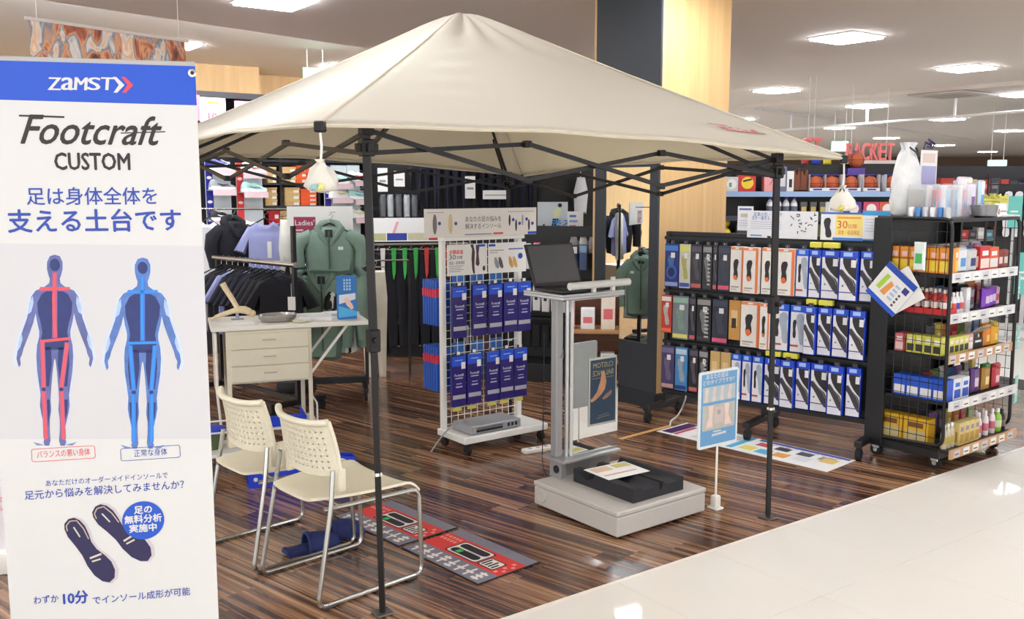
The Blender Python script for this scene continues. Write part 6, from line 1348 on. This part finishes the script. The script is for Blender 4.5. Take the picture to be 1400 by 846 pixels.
# bottom shelf
for k in range(2): gprod('supplement_box', 'large yellow supplement box at the side of the bottom shelf', 'box', .075, .17 + k * .17, 4, 'large yellow boxes', carton(.16, .16, .09, (226, 178, 40), (206, 190, 140), (120, 80, 40)), -90)
for k in range(3): gprod('gel_bottle', 'white-capped pale bottle near the bottom shelf corner', 'bottle', .05 + k * .045, .0, 4, 'white-capped bottles, bottom shelf', bottle(.02, .15, (206, 196, 170), (244, 244, 244), (190, 170, 90)))
for k in range(4): gprod('supplement_box', 'pale yellow box facing the aisle on the bottom shelf', 'box', .21 + k * .065, .0, 4, 'pale yellow boxes', carton(.06, .14, .06, (222, 200, 130), (190, 150, 60), (150, 140, 170)))
for k in range(5): gprod('gel_bottle', 'white and pink bottle on the bottom gondola shelf', 'bottle', .48 + k * .045, .0 + .04 * (k % 2), 4, 'white and pink bottles', bottle(.02, .16, (236, 226, 226), (240, 240, 240), (206, 110, 130)))
gprod('gel_bottle', 'bright green bottle on the bottom gondola shelf', 'bottle', .735, .0, 4, None, bottle(.025, .15, (150, 206, 70), (240, 240, 240), (220, 236, 190)))
gprod('gel_bottle', 'dark bottle at the open end of the bottom shelf', 'bottle', .79, .0, 4, None, bottle(.025, .14, (50, 44, 50), (30, 30, 30), (120, 100, 90)))
# rear rows that fill the shelves
RF = [((206, 120, 60), 'copper'), ((230, 226, 220), 'white'), ((70, 70, 80), 'charcoal'), ((190, 60, 60), 'red'), ((90, 120, 180), 'blue'), ((226, 200, 90), 'yellow'), ((120, 150, 90), 'green'), ((150, 110, 170), 'mauve')]
random.seed(21)
for k in range(5):
    for j in range(7):
        c, nm = RF[(j * 3 + k) % 8]; y = .2 if k not in (0,) else .17
        gprod('snack_pouch', '%s pouch in the second row of the %s gondola shelf' % (nm, SHN[k]), 'pouch', .19 + j * .095, y, k, None if nm else None, pouch(.088, random.uniform(.13, .17), c, tuple(min(255, v + 70) for v in c), .014), random.uniform(-6, 6))
# hanging price cards in teal on the open side
for z, y, h in ((.98, .0, .16), (.66, -.02, .15), (.30, -.03, .18)):
    t = thing('teal_card', 'teal card hanging at the %s of the gondola open side' % ('upper part' if z > .9 else 'middle' if z > .5 else 'lower part'), 'card', loc2(GO, GY, GW + .03, y, z), GY + 12); q = MB(); q.box(0, .075, 0, .004, 0, h, M((150, 206, 198), .5)); q.build('card', t); q = MB(); q.rect(.01, .065, h * .45, h * .5, -.0008, WPAPER); q.rect(.01, .06, h * .3, h * .34, -.0008, WPAPER); q.build('print', t)
# goods on top of the gondola
def top_item(x, y): return loc2(GO, GY, x, y, 1.521)
CLB = M((232, 236, 240), .1, var=.03, alpha=.2)
for k, (x, w, lab) in enumerate(((.07, .19, 'clear acrylic bin of small pink and blue packs on the gondola top'), (.27, .19, 'clear acrylic bin of folded silver packs on the gondola top'))):
    t = thing('acrylic_bin', lab, 'bin', top_item(x, .12), GY)
    q = MB(); q.box(0, w, 0, .004, 0, .2, CLB); q.box(0, w, .2, .204, 0, .2, CLB); q.box(0, .004, .004, .2, 0, .2, CLB); q.box(w - .004, w, .004, .2, 0, .2, CLB); q.box(0, w, 0, .204, 0, .003, CLB); q.build('bin', t)
    for j in range(6):
        c = [(222, 90, 110), (226, 226, 230), (150, 190, 220), (232, 232, 232), (206, 120, 130), (190, 200, 206)][(j + k * 2) % 6]
        p = thing('small_pack', '%s pack standing in the %s acrylic bin' % (['rose', 'white', 'light blue', 'silver', 'dusty pink', 'pale grey'][(j + k * 2) % 6], 'first' if k == 0 else 'second'), 'pack', loc2(GO, GY, x + .04 + (j % 3) * .055, .15 + .06 * (j // 3), 1.5245), GY); 
        for n_, mb_ in pouch(.06, .17 + .02 * (j % 2), c, (240, 240, 240) if j % 2 else (90, 150, 210), .006): mb_.build(n_, p, smooth=40)
t = thing('drawstring_bag', 'tall white drawstring bag with dark cord on the gondola top', 'bag', top_item(.2, .41), GY); q = MB(); q.lathe([(.09, 0), (.115, .02), (.122, .1), (.118, .2), (.11, .3), (.085, .38), (.05, .42), (.075, .46)], M((226, 228, 228), .6, var=.2, sc=14, bump=.4), 18, sx=1, sy=.55); random.seed(9); q.v = [(a + random.uniform(-.012, .012), b_ + random.uniform(-.014, .014), c) for a, b_, c in q.v]; q.build('bag_body', t, smooth=80); q = MB(); q.tube([(-.04, -.03, .43), (-.02, -.06, .40), (.03, -.05, .38), (.05, -.03, .42), (.0, -.02, .44)], .006, M((60, 56, 70), .6), 6); q.build('cord', t); q = MB(); q.rect(-.08, .08, .06, .17, -.075, M((206, 190, 150), .5)); q.build('label', t)
t = thing('price_board', 'white price board with lavender panel standing on the gondola top', 'sign', top_item(.38, .42), GY); q = MB(); q.box(0, .2, 0, .006, .16, .42, WPAPER); q.box(.09, .11, 0, .006, 0, .16, STEEL); q.box(.02, .18, -.04, .05, 0, .006, STEEL); q.build('board', t); q = MB(); q.rect(.01, .19, .18, .32, -.001, M((170, 170, 214), .5)); q.rect(.02, .17, .34, .4, -.001, M((226, 206, 196), .5)); q.build('print', t)
t = thing('cord_bundle', 'knotted dark cord on top of the white price board', 'cord', top_item(.48, .422) + Vector((0, 0, .421)), GY); q = MB(); q.tube([(-.07, 0, .006), (-.04, .01, .05), (0, -.01, .03), (.02, .02, .07), (.06, 0, .04), (.03, 0, .015), (-.03, 0, .02)], .007, M((60, 58, 90), .6), 6); q.build('cord', t)
for k in range(6):
    c, c2, nm = [((236, 226, 230), (226, 90, 110), 'white pack with rose label'), ((236, 236, 240), (226, 80, 90), 'white pack with red label'), ((226, 216, 236), (130, 90, 160), 'pale pack with violet edge'), ((240, 236, 226), (226, 190, 90), 'cream pack with yellow label'), ((206, 226, 240), (90, 160, 220), 'pale blue pack'), ((240, 226, 226), (220, 60, 80), 'pale pink pack')][k]
    t = thing('wipe_pack', '%s standing upright on the gondola top' % nm, 'pack', top_item(.48 + k * .062, .2 + .055 * (k % 2)), GY + (-6 + 3 * k)); [mb_.build(n_, t, smooth=40) for n_, mb_ in pouch(.085, .25 - .02 * (k % 3), c, c2, .016)]
t = thing('wire_basket', 'small grey basket of clear wraps at the gondola front edge', 'basket', top_item(.5, .06), GY); q = MB(); q.lathe([(.05, 0), (.065, .01), (.075, .075), (.07, .075), (.06, .012), (.002, .008)], M((150, 152, 156), .35, .4, var=.2, sc=60), 16, sx=1.3); q.build('basket', t); q = MB(); q.ball((0, 0, .06), .05, CLB, 12, 6, .6); q.build('clear_wraps', t)
t = thing('small_sign', 'small white sign with red mark at the gondola front edge', 'sign', top_item(.64, .04), GY); q = MB(); q.box(0, .14, 0, .004, 0, .085, WPAPER, X=RX(-14)); q.build('card', t); q = MB(); q.rect(.008, .02, .015, .05, -.001, REDT); q.rect(.03, .12, .03, .038, -.001, M((150, 150, 150), .5)); q.build('print', t)
t = thing('red_tin', 'round red tin on the gondola top', 'tin', top_item(.78, .33), GY); q = MB(); q.lathe([(.06, 0), (.065, .004), (.065, .06), (.06, .066), (.002, .068)], M((206, 60, 64), .4), 18); q.build('tin', t)
for k in range(3):
    t = thing('leaflet', 'white leaflet lying flat at the open end of the gondola top', 'leaflet', top_item(.75 + .01 * k, .07) + Vector((0, 0, .0035 * k)), GY + 9 * k, 'leaflets on the gondola top'); q = MB(); q.box(-.09, .09, -.06, .06, 0, .003, WPAPER); q.build('sheet', t)
q = MB()
for k in range(9):
    t = thing('drink_can', 'slim %s can standing inside the gondola top rail' % ['silver', 'blue', 'white'][k % 3], 'can', loc2(GO, GY, .035, .05 + k * .045, 1.521), GY, '%s cans in the top rail' % ['silver', 'blue', 'white'][k % 3]) if k < 6 else None
    if t and k < 6: q = MB(); q.lathe([(.014, 0), (.018, .004), (.018, .06), (.014, .066)], M([(190, 192, 196), (70, 130, 190), (226, 226, 230)][k % 3], .3, .3), 12); q.build('can', t)
# tilted cards clipped to the gondola side
CO = loc2(GO, GY, -.03, .27, 0); CY = GY - 90
cx, cz = PL(1219, 395, CO, CY); base = loc2(CO, CY, cx, 0, cz)
for k, (rot, w, h, lab, off) in enumerate(((-52, .24, .25, 'tilted white size card with blue bands clipped to the gondola side', -.006), (-24, .22, .25, 'plain white card tucked behind the tilted size card', .006))):
    t = obj('size_card', None, None, loc2(base, CY, .0 if k == 0 else .05, off, base.z if k == 0 else base.z - .01), (0, 0, R(CY)), lab, 'card')
    X = RY(-(-rot) if False else -rot) if False else RY(38 if k == 0 else 58)
    q = MB(); q.box(-w / 2, w / 2, 0, .002, -h / 2, h / 2, WPAPER, X=X); q.build('card', t)
    if k == 0:
        q = MB(); q.v = []
        q.rect(-w / 2, w / 2, h / 2 - .04, h / 2, -.001, M((36, 76, 180), .5)); q.rect(-w / 2, w / 2, -h / 2, -h / 2 + .03, -.001, M((40, 90, 210), .5)); q.poly([(-.09, -.05), (-.06, -.05), (-.05, .06), (-.08, .06)], -.001, M((170, 210, 60), .5)); q.poly([(-.05, -.06), (-.01, -.06), (-.0, .03), (-.03, .04)], -.001, M((240, 160, 80), .5)); q.rect(.06, .1, .03, .07, -.001, M((60, 50, 130), .5))
        for j in range(4): q.rect(.01, .045, -.06 + j * .03, -.045 + j * .03, -.001, M((170, 196, 226), .5)); q.rect(.06, .075, -.08 + j * .025, -.065 + j * .025, -.001, M((70, 70, 76), .5))
        q.v = [tuple(X @ Vector(v)) for v in q.v]; q.build('print', t, smooth=0)

# ================================================================ BALL SHELF BEHIND THE RACK
LO, LY = (D(985, 258, 11.0).x, 11.0, 0), -2.0
def LP_(x, y): return PL(x, y, LO, LY)
bs = thing('ball_shelf', 'long black shelving with basketballs behind the insole rack', 'shelving', LO, LY)
LW = LP_(1275, 258)[0]
q = MB(); q.box(0, LW, .4, .44, 0, 1.98, BLACK); q.build('back_panel', bs)
for z, c in ((1.66, (150, 176, 214)), (1.38, (60, 62, 70)), (1.1, (60, 62, 70)), (.6, (60, 62, 70)), (.2, (60, 62, 70))):
    q = MB(); q.box(0, LW, -.02, .4, z - .03, z, DARK); q.box(0, LW, -.03, -.02, z - .06, z, M(c, .4)); q.build('shelf', bs)
for x in (0, LW * .33, LW * .66, LW): q = MB(); q.box(x - .015, x + .015, .36, .4, 0, 1.98, DARK); q.build('upright', bs)
BALLM = M((190, 92, 54), .6, var=.12, sc=90)
q = MB(); q.ball((0, 0, .105), .105, BALLM, 20, 12); ballme = q.mesh('ball', 80)
q = MB(); Kb = M((40, 28, 24), .6)
for X in (RX(90), RY(90), RZ(0)): q.tube([tuple(X @ Vector((.1055 * math.cos(2 * PI * k / 24), .1055 * math.sin(2 * PI * k / 24), 0)) + Vector((0, 0, .105))) for k in range(24)], .003, Kb, 5, True)
for s in (-1, 1): q.tube([(s * (.105 * .55 + .03 * math.cos(2 * PI * k / 20)), .105 * .82 * math.cos(2 * PI * k / 20 + PI / 2), .105 + .105 * .82 * math.sin(2 * PI * k / 20 + PI / 2)) for k in range(20)], .003, Kb, 5, True) if False else None
seam = q.mesh('seams', 80)
def ball_box(px, py, c, ci, lab, sc_=1.0):
    s_, z_ = LP_(px, py); t = thing('basketball', lab, 'ball', loc2(LO, LY, s_, .12, 1.6601 + .006), LY + 20); t.scale = (.84,) * 3; o = obj('ball', ballme, t); obj('seams', seam, t)
    t2 = thing('ball_carton', 'open white and %s carton holding a basketball, %s' % (ci, lab.split(', ')[-1]), 'carton', loc2(LO, LY, s_, .12, 1.6601), LY); t2.scale = (.84,) * 3
    q = MB(); W2 = .112; q.box(-W2, W2, -.11, .11, 0, .004, M(c, .5)); q.box(-W2, W2, .108, .112, .004, .235, M(c, .5)); q.box(-W2, -W2 + .003, -.11, .108, .004, .235, M((232, 232, 236), .5)); q.box(W2 - .003, W2, -.11, .108, .004, .235, M((232, 232, 236), .5)); q.box(-W2, W2, .0, .112, .225, .235, M(c, .5)); q.build('carton', t2)
    q = MB(); q.rect(-W2, W2, 0.004, .05, -.1105, M((232, 232, 236), .5)); q.rect(-.06, .06, .015, .04, -.1115, M(c, .5)); q.build('front_lip', t2)
for k, (px, ci) in enumerate(((1119, 'blue'), (1141, 'violet'), (1167, 'violet'), (1193, 'violet'), (1224, 'blue'), (1249, 'blue'))):
    ball_box(px, 257, {'blue': (50, 70, 170), 'violet': (90, 60, 150)}[ci], ci, 'orange basketball in a %s carton, %s' % (ci, ['beside the brown gloves', 'beside the tent corner', 'under the raised ball', 'past the raised ball', 'behind the white drawstring bag', 'at the shelf end'][k]))
s_, z_ = LP_(1181, 229); t = thing('ball_riser', 'violet box carrying the raised basketball', 'box', loc2(LO, LY, s_, .3, 1.6605), LY); q = MB(); q.box(-.1, .1, -.05, .05, 0, z_ - 1.6605, M((90, 64, 150), .5)); q.build('box', t)
t = thing('basketball', 'orange basketball raised above the others on a violet box', 'ball', loc2(LO, LY, s_, .28, z_ + .001), LY + 40); t.scale = (.9,) * 3; obj('ball', ballme, t); obj('seams', seam, t)
def lbox(px0, px1, y0, y1, c, name, lab, cat, extra=None, off=.02, dep=.14):
    sa_, z1 = LP_(px0, y0); sb_, z0 = LP_(px1, y1); z0_ = min((z for z in (1.6605, 1.3805, 1.1005)), key=lambda z: abs(z - z0)); t = thing(name, lab, cat, loc2(LO, LY, sa_, off, z0_), LY); q = MB(); q.box(0, sb_ - sa_ - .004, 0, dep, 0, z1 - z0, M(c, .5, var=.08), .002); q.build('box', t)
    if extra: q = MB(); extra(q, sb_ - sa_, z1 - z0); q.build('print', t, smooth=0)
lbox(992, 1010, 238, 258, (206, 206, 208), 'ball_box', 'grey box with a white and green ball picture', 'box', lambda q, w, h: (q.disc(w / 2, h * .5, h * .34, -.001, M((236, 236, 230), .5), 16), q.rect(w * .3, w * .5, h * .3, h * .6, -.0014, M((90, 160, 120), .5))))
lbox(1011, 1034, 231, 259, (206, 50, 50), 'ball_box', 'red box with a yellow ball picture', 'box', lambda q, w, h: (q.disc(w / 2, h * .42, h * .3, -.001, M((236, 206, 50), .5), 16), q.line([(w * .25, h * .5), (w * .75, h * .6)], .02, -.0014, BLACK)))
lbox(1046, 1064, 228, 258, (236, 160, 160), 'ball_box', 'pink box with a thin grey drawing', 'box', lambda q, w, h: q.line([(w * .4, h * .3), (w * .6, h * .5), (w * .55, h * .7)], .01, -.001, M((130, 100, 110), .5)))
lbox(1066, 1076, 228, 262, (110, 110, 140), 'pump_pack', 'slim violet-grey pack with silver picture beside the brown gloves', 'pack', lambda q, w, h: q.rect(w * .2, w * .8, h * .2, h * .7, -.001, M((206, 206, 210), .5)))
lbox(1077, 1086, 234, 262, (226, 226, 222), 'pump_pack', 'slim white pack with black picture beside the brown gloves', 'pack', lambda q, w, h: q.rect(w * .3, w * .7, h * .2, h * .6, -.001, BLACK))
for k, px in enumerate((1091, 1101)):
    s_, z_ = LP_(px, 257); t = thing('leather_glove', 'brown leather glove standing beside the basketball cartons', 'glove', loc2(LO, LY, s_, .1, 1.6605), LY, 'brown gloves'); q = MB(); q.puff([(-.05, 0), (.05, 0), (.06, .1), (.05, .24), (.02, .27), (.0, .2), (-.02, .26), (-.05, .22), (-.06, .1)], .03, M((120, 66, 44), .6, var=.2), .02); q.build('glove', t, smooth=60)
for k in range(4):
    s_, _ = LP_(1054 + k * 11, 285); t = thing('sport_bottle', 'white sport bottle with violet cap on the ball shelf', 'bottle', loc2(LO, LY, s_, .06, 1.3805), LY, 'white bottles on the ball shelf'); [mb_.build(n_, t) for n_, mb_ in bottle(.042, .22, (222, 224, 230), (80, 60, 160), (90, 96, 110))]
for k in range(3):
    s_, _ = LP_(1100 + k * 13, 285); t = thing('hand_grip_pack', 'black and gold grip pack on the ball shelf under the cartons', 'pack', loc2(LO, LY, s_, .05, 1.3805), LY, 'grip packs'); [mb_.build(n_, t, smooth=40) for n_, mb_ in pouch(.1, .17, (56, 52, 46), (190, 170, 90), .02)]
for k, (px, c, nm) in enumerate(((1168, (90, 64, 150), 'violet'), (1192, (206, 70, 100), 'rose'), (1140, (206, 206, 210), 'grey'), (1214, (206, 90, 60), 'orange'))):
    lbox(px - 10, px + 11, 270, 289, c, 'mini_ball_box', '%s mini ball box on the shelf under the cartons' % nm, 'box', lambda q, w, h: q.disc(w / 2, h * .5, h * .36, -.001, M((236, 226, 220), .5), 14))
for k in range(3):
    s_, z_ = LP_(988 + k * 4, 306 - k * 11); t = thing('yellow_ball', 'yellow ball heaped beside the pillar under the ball boxes', 'ball', loc2(LO, LY, .08 + .0 * k, .08 + .145 * min(k, 1), 1.1005 + (.125 if k == 2 else 0)) + Vector((0, -.07 * (k == 2), 0)), LY, 'yellow balls'); q = MB(); q.ball((0, 0, .07), .07, M((226, 200, 40), .5), 16, 10); q.build('ball', t, smooth=80)
for k in range(8):
    lbox(1008 + k * 26, 1030 + k * 26, 310, 330, [(60, 60, 66), (110, 40, 40), (50, 60, 110), (120, 120, 124), (90, 90, 50), (60, 110, 110), (96, 66, 44), (90, 50, 90)][k], 'stock_box', '%s stock box on the low ball shelf behind the header boards' % ['charcoal', 'maroon', 'navy', 'grey', 'olive', 'teal', 'brown', 'plum'][k], 'box')
# red block letters over the far departments
def text3d(t, size, ext, mat):
    cu = bpy.data.curves.new('txt3', 'FONT'); cu.body = t; cu.size = size; cu.extrude = ext; cu.align_x = 'CENTER'; cu.resolution_u = 2; cu.offset = .012 * size
    ob = bpy.data.objects.new('txt3', cu); COL.objects.link(ob); me = bpy.data.meshes.new_from_object(ob.evaluated_get(bpy.context.evaluated_depsgraph_get())); bpy.data.objects.remove(ob); me.materials.clear(); me.materials.append(mat); return me
LET = M((236, 120, 116), .5, var=.1)
def letters(word, px0, px1, y0, y1, Y, lab):
    p0, p1 = D(px0, y1, Y), D(px1, y0, Y); hh = p1.z - p0.z; n = len(word); w = (p1.x - p0.x) / n
    t = thing('letter_sign', lab, 'sign', (p0.x, Y, p0.z), 0)
    for k, ch in enumerate(word):
        me = text3d(ch, hh * 1.36, .03, LET); o = obj('letter', me, t, (w * (k + .5), 0, 0), (R(90), 0, 0)); wid = max(v.co.x for v in me.vertices) - min(v.co.x for v in me.vertices); o.scale = (min(1.2, w * .92 / wid), 1, 1)
    q = MB(); q.box(-.05, p1.x - p0.x + .05, -.03, .03, -.05, -.002, M((210, 200, 196), .5)); q.build('letter_rail', t)
    for x in (0.1, p1.x - p0.x - .1): q = MB(); q.cyl((x, .04, 0), (x, .04, CEIL - p0.z), .006, WHITE, 6); q.build('hang_rod', t)
letters('RACKET', 1155, 1223, 194, 219, 14.0, 'red block letters spelling RACKET above the far aisle')
letters('ST', 1095, 1124, 187, 213, 13.0, 'red block letters ending in ST above the ball shelf')
for k, (px, c, nm) in enumerate(((1080, (40, 70, 180), 'blue'), (1094, (226, 206, 60), 'yellow'), (1128, (60, 90, 190), 'royal blue'), (1066, (190, 60, 70), 'red'))):
    p = D(px, 206 if k != 2 else 215, 12.4); t = thing('top_stock_bag', '%s bag stored on top of the shelving under the red letters' % nm, 'bag', (p.x, 11.22 + .1, 1.981), 10 * k)
    q = MB(); q.puff([(-.09, 0), (.09, 0), (.1, .12), (.06, .2), (-.06, .2), (-.1, .12)], .05, M(c, .6, var=.1), .04); q.build('bag', t, smooth=60); t.scale = (.55, .55, .8)
# ---------------- far departments at the right
def far_gondola(o, yaw, w, h, lab, cols, seed):
    t = thing('far_gondola', lab, 'shelving', o, yaw); q = MB(); q.box(0, w, .3, .36, 0, h, DARK); q.build('back_panel', t)
    n = int(h / .38)
    for k in range(n): q = MB(); q.box(0, w, -.05, .3, .15 + k * .36, .18 + k * .36, M((150, 148, 150), .5)); q.build('shelf', t)
    random.seed(seed)
    for k in range(n):
        x = .04
        while x < w - .2:
            ww = random.uniform(.1, .22); c = random.choice(cols); hh = random.uniform(.14, .26)
            b_ = thing('boxed_goods', 'boxed goods on the far shelving %s' % lab.split(' with ')[-1], 'box', loc2(o, yaw, x, .02, .1805 + k * .36), yaw, 'goods %s' % lab.split(' with ')[-1])
            q = MB(); q.box(0, ww - .01, 0, .2, 0, hh, M(c, .55, var=.08)); q.rect(ww * .15, ww * .75, hh * .3, hh * .65, -.001, M(tuple(min(255, v + 60) for v in c), .5)); q.build('box', b_); x += ww
PAL = [(200, 200, 206), (60, 70, 120), (190, 70, 60), (230, 226, 220), (70, 70, 76), (90, 140, 150), (206, 190, 150)]
p = D(1236, 300, 15); far_gondola((p.x, 15, 0), -6, 2.6, 2.05, 'far black shelving with mixed boxes behind the drawstring bag', PAL, 3)
p = D(1330, 300, 17.5); far_gondola((p.x, 17.5, 0), -10, 3.6, 1.75, 'far shelving with pale boxes near the brown wall', [(226, 226, 226), (150, 170, 190), (60, 60, 66), (200, 206, 160)], 5)
p = D(1060, 300, 20); far_gondola((p.x - 1, 20, 0), 0, 4.5, 1.9, 'far shelving with dark boxes under the letters', [(60, 60, 70), (110, 60, 60), (206, 206, 206)], 8)
hkz = 12.5
t = thing('shoe_hook_rack', 'black rack with hanging white soles past the gondola', 'rack', (D(1366, 320, 12.0).x, 12.0, 0), -4)
q = MB(); q.box(0, 1.2, .1, .14, 0, 1.75, BLACK); q.build('back_panel', t); q = MB(); q.box(0, 1.2, -.2, .14, 0, .15, BLACK); q.build('base', t)
for k in range(8):
    for z, rw in ((1.4, 'upper'), (1.08, 'lower')):
        p = loc2((t.location.x, 12.0), -4, .08 + k * .13, .0, z); o = thing('hanging_sole', 'white shoe sole hanging in the %s row past the gondola' % rw, 'sole', p, -4, 'white soles, %s row' % rw); q = MB(); q.prism(insole_outline(0, 0, .26, .09), 0, .012, M((230, 230, 234), .5)); q.build('sole', o)
for k in range(3):
    p = D(1352 + k * 8, 288, 11.0); o = thing('yellow_vest', 'pale yellow net vest hanging past the gondola top', 'vest', (p.x, 11.0, p.z - .05), 10, 'yellow vests'); tee((226, 222, 120), .1, .26, .03).build('vest', o, (0, 0, .32), smooth=60)
t = thing('vest_stand', 'thin black stand holding the pale yellow vests', 'stand', (D(1348, 300, 11.05).x, 11.05, 0), 0); q = MB(); q.cyl((0, 0, 0), (0, 0, 1.86), .012, BLACK, 8); q.cyl((0, 0, 1.74), (.24, 0, 1.74), .008, BLACK, 8); q.box(-.15, .15, -.15, .15, 0, .02, BLACK); q.build('stand', t)
for px0, px1, y0, y1, lab in ((1380, 1395, 268, 312, 'tall teal and white hanging sign past the gondola'), (1390, 1412, 345, 402, 'large teal sign panel at the far shelf end')):
    Yt = 10.5 if y0 < 300 else 11.2
    a0, a1 = D(px0, y0, Yt), D(px1, y1, Yt); t = thing('teal_sign', lab, 'sign', (a0.x, Yt, 0), -6); W_, H_ = a1.x - a0.x, a0.z - a1.z
    q = MB(); q.box(0, W_, 0, .01, a1.z, a0.z, M((110, 200, 190), .5)); q.build('panel', t); q = MB(); q.rect(W_ * .15, W_ * .85, a1.z + H_ * .35, a1.z + H_ * .42, -.001, WPAPER); q.rect(W_ * .15, W_ * .7, a1.z + H_ * .5, a1.z + H_ * .55, -.001, WPAPER); q.build('print', t); q = MB(); q.box(W_ * .4, W_ * .6, .012, .03, 0, a0.z, M((190, 190, 190), .4)); q.box(-.1, W_ + .1, -.1, .13, 0, .02, M((190, 190, 190), .4)); q.build('stand', t)
# ---------------- low wooden shelf across the aisle (its image stands in the scanner mirror)
XO, XY = (3.42, 5.12, 0), -99.4
t = thing('wooden_shelf_unit', 'low brown wooden shelf unit across the aisle, seen in the scanner mirror', 'shelving', XO, XY)
WD = wood_mat('shelf_wood', [(.3, (84, 50, 36)), (.7, (120, 76, 54))], (1, 1, 12), 2, .5, False)
q = MB(); q.box(0, 1.3, .33, .36, 0, .95, WD); q.build('back_board', t)
for x in (0, 1.28): q = MB(); q.box(x, x + .02, 0, .33, 0, .95, WD); q.build('side_board', t)
for z in (.03, .20, .46): q = MB(); q.box(.02, 1.28, 0, .33, z, z + .025, M((176, 128, 84), .5)); q.build('shelf', t)
for k in range(7):
    for z, h, nm in ((.4855, .18 + .06 * (k % 3), 'upper'), (.2255, .05, 'lower')):
        c, cn = [((240, 240, 240), 'white'), ((236, 180, 186), 'pink'), ((240, 226, 210), 'cream')][(k + (nm == 'lower')) % 3]
        p = loc2(XO, XY, .12 + k * .175, .14, z); o = thing('gift_box', '%s box on the %s board of the wooden shelf across the aisle' % (cn, nm), 'box', p, XY, '%s boxes, %s board across the aisle' % (cn, nm))
        q = MB(); q.box(-.06, .06, -.06, .06, 0, h, M(c, .6, var=.1), .003); q.build('box', o); q = MB(); q.rect(-.04, .04, h * .3, h * .6, -.0608, M((226, 110, 120), .5)); q.build('print', o)
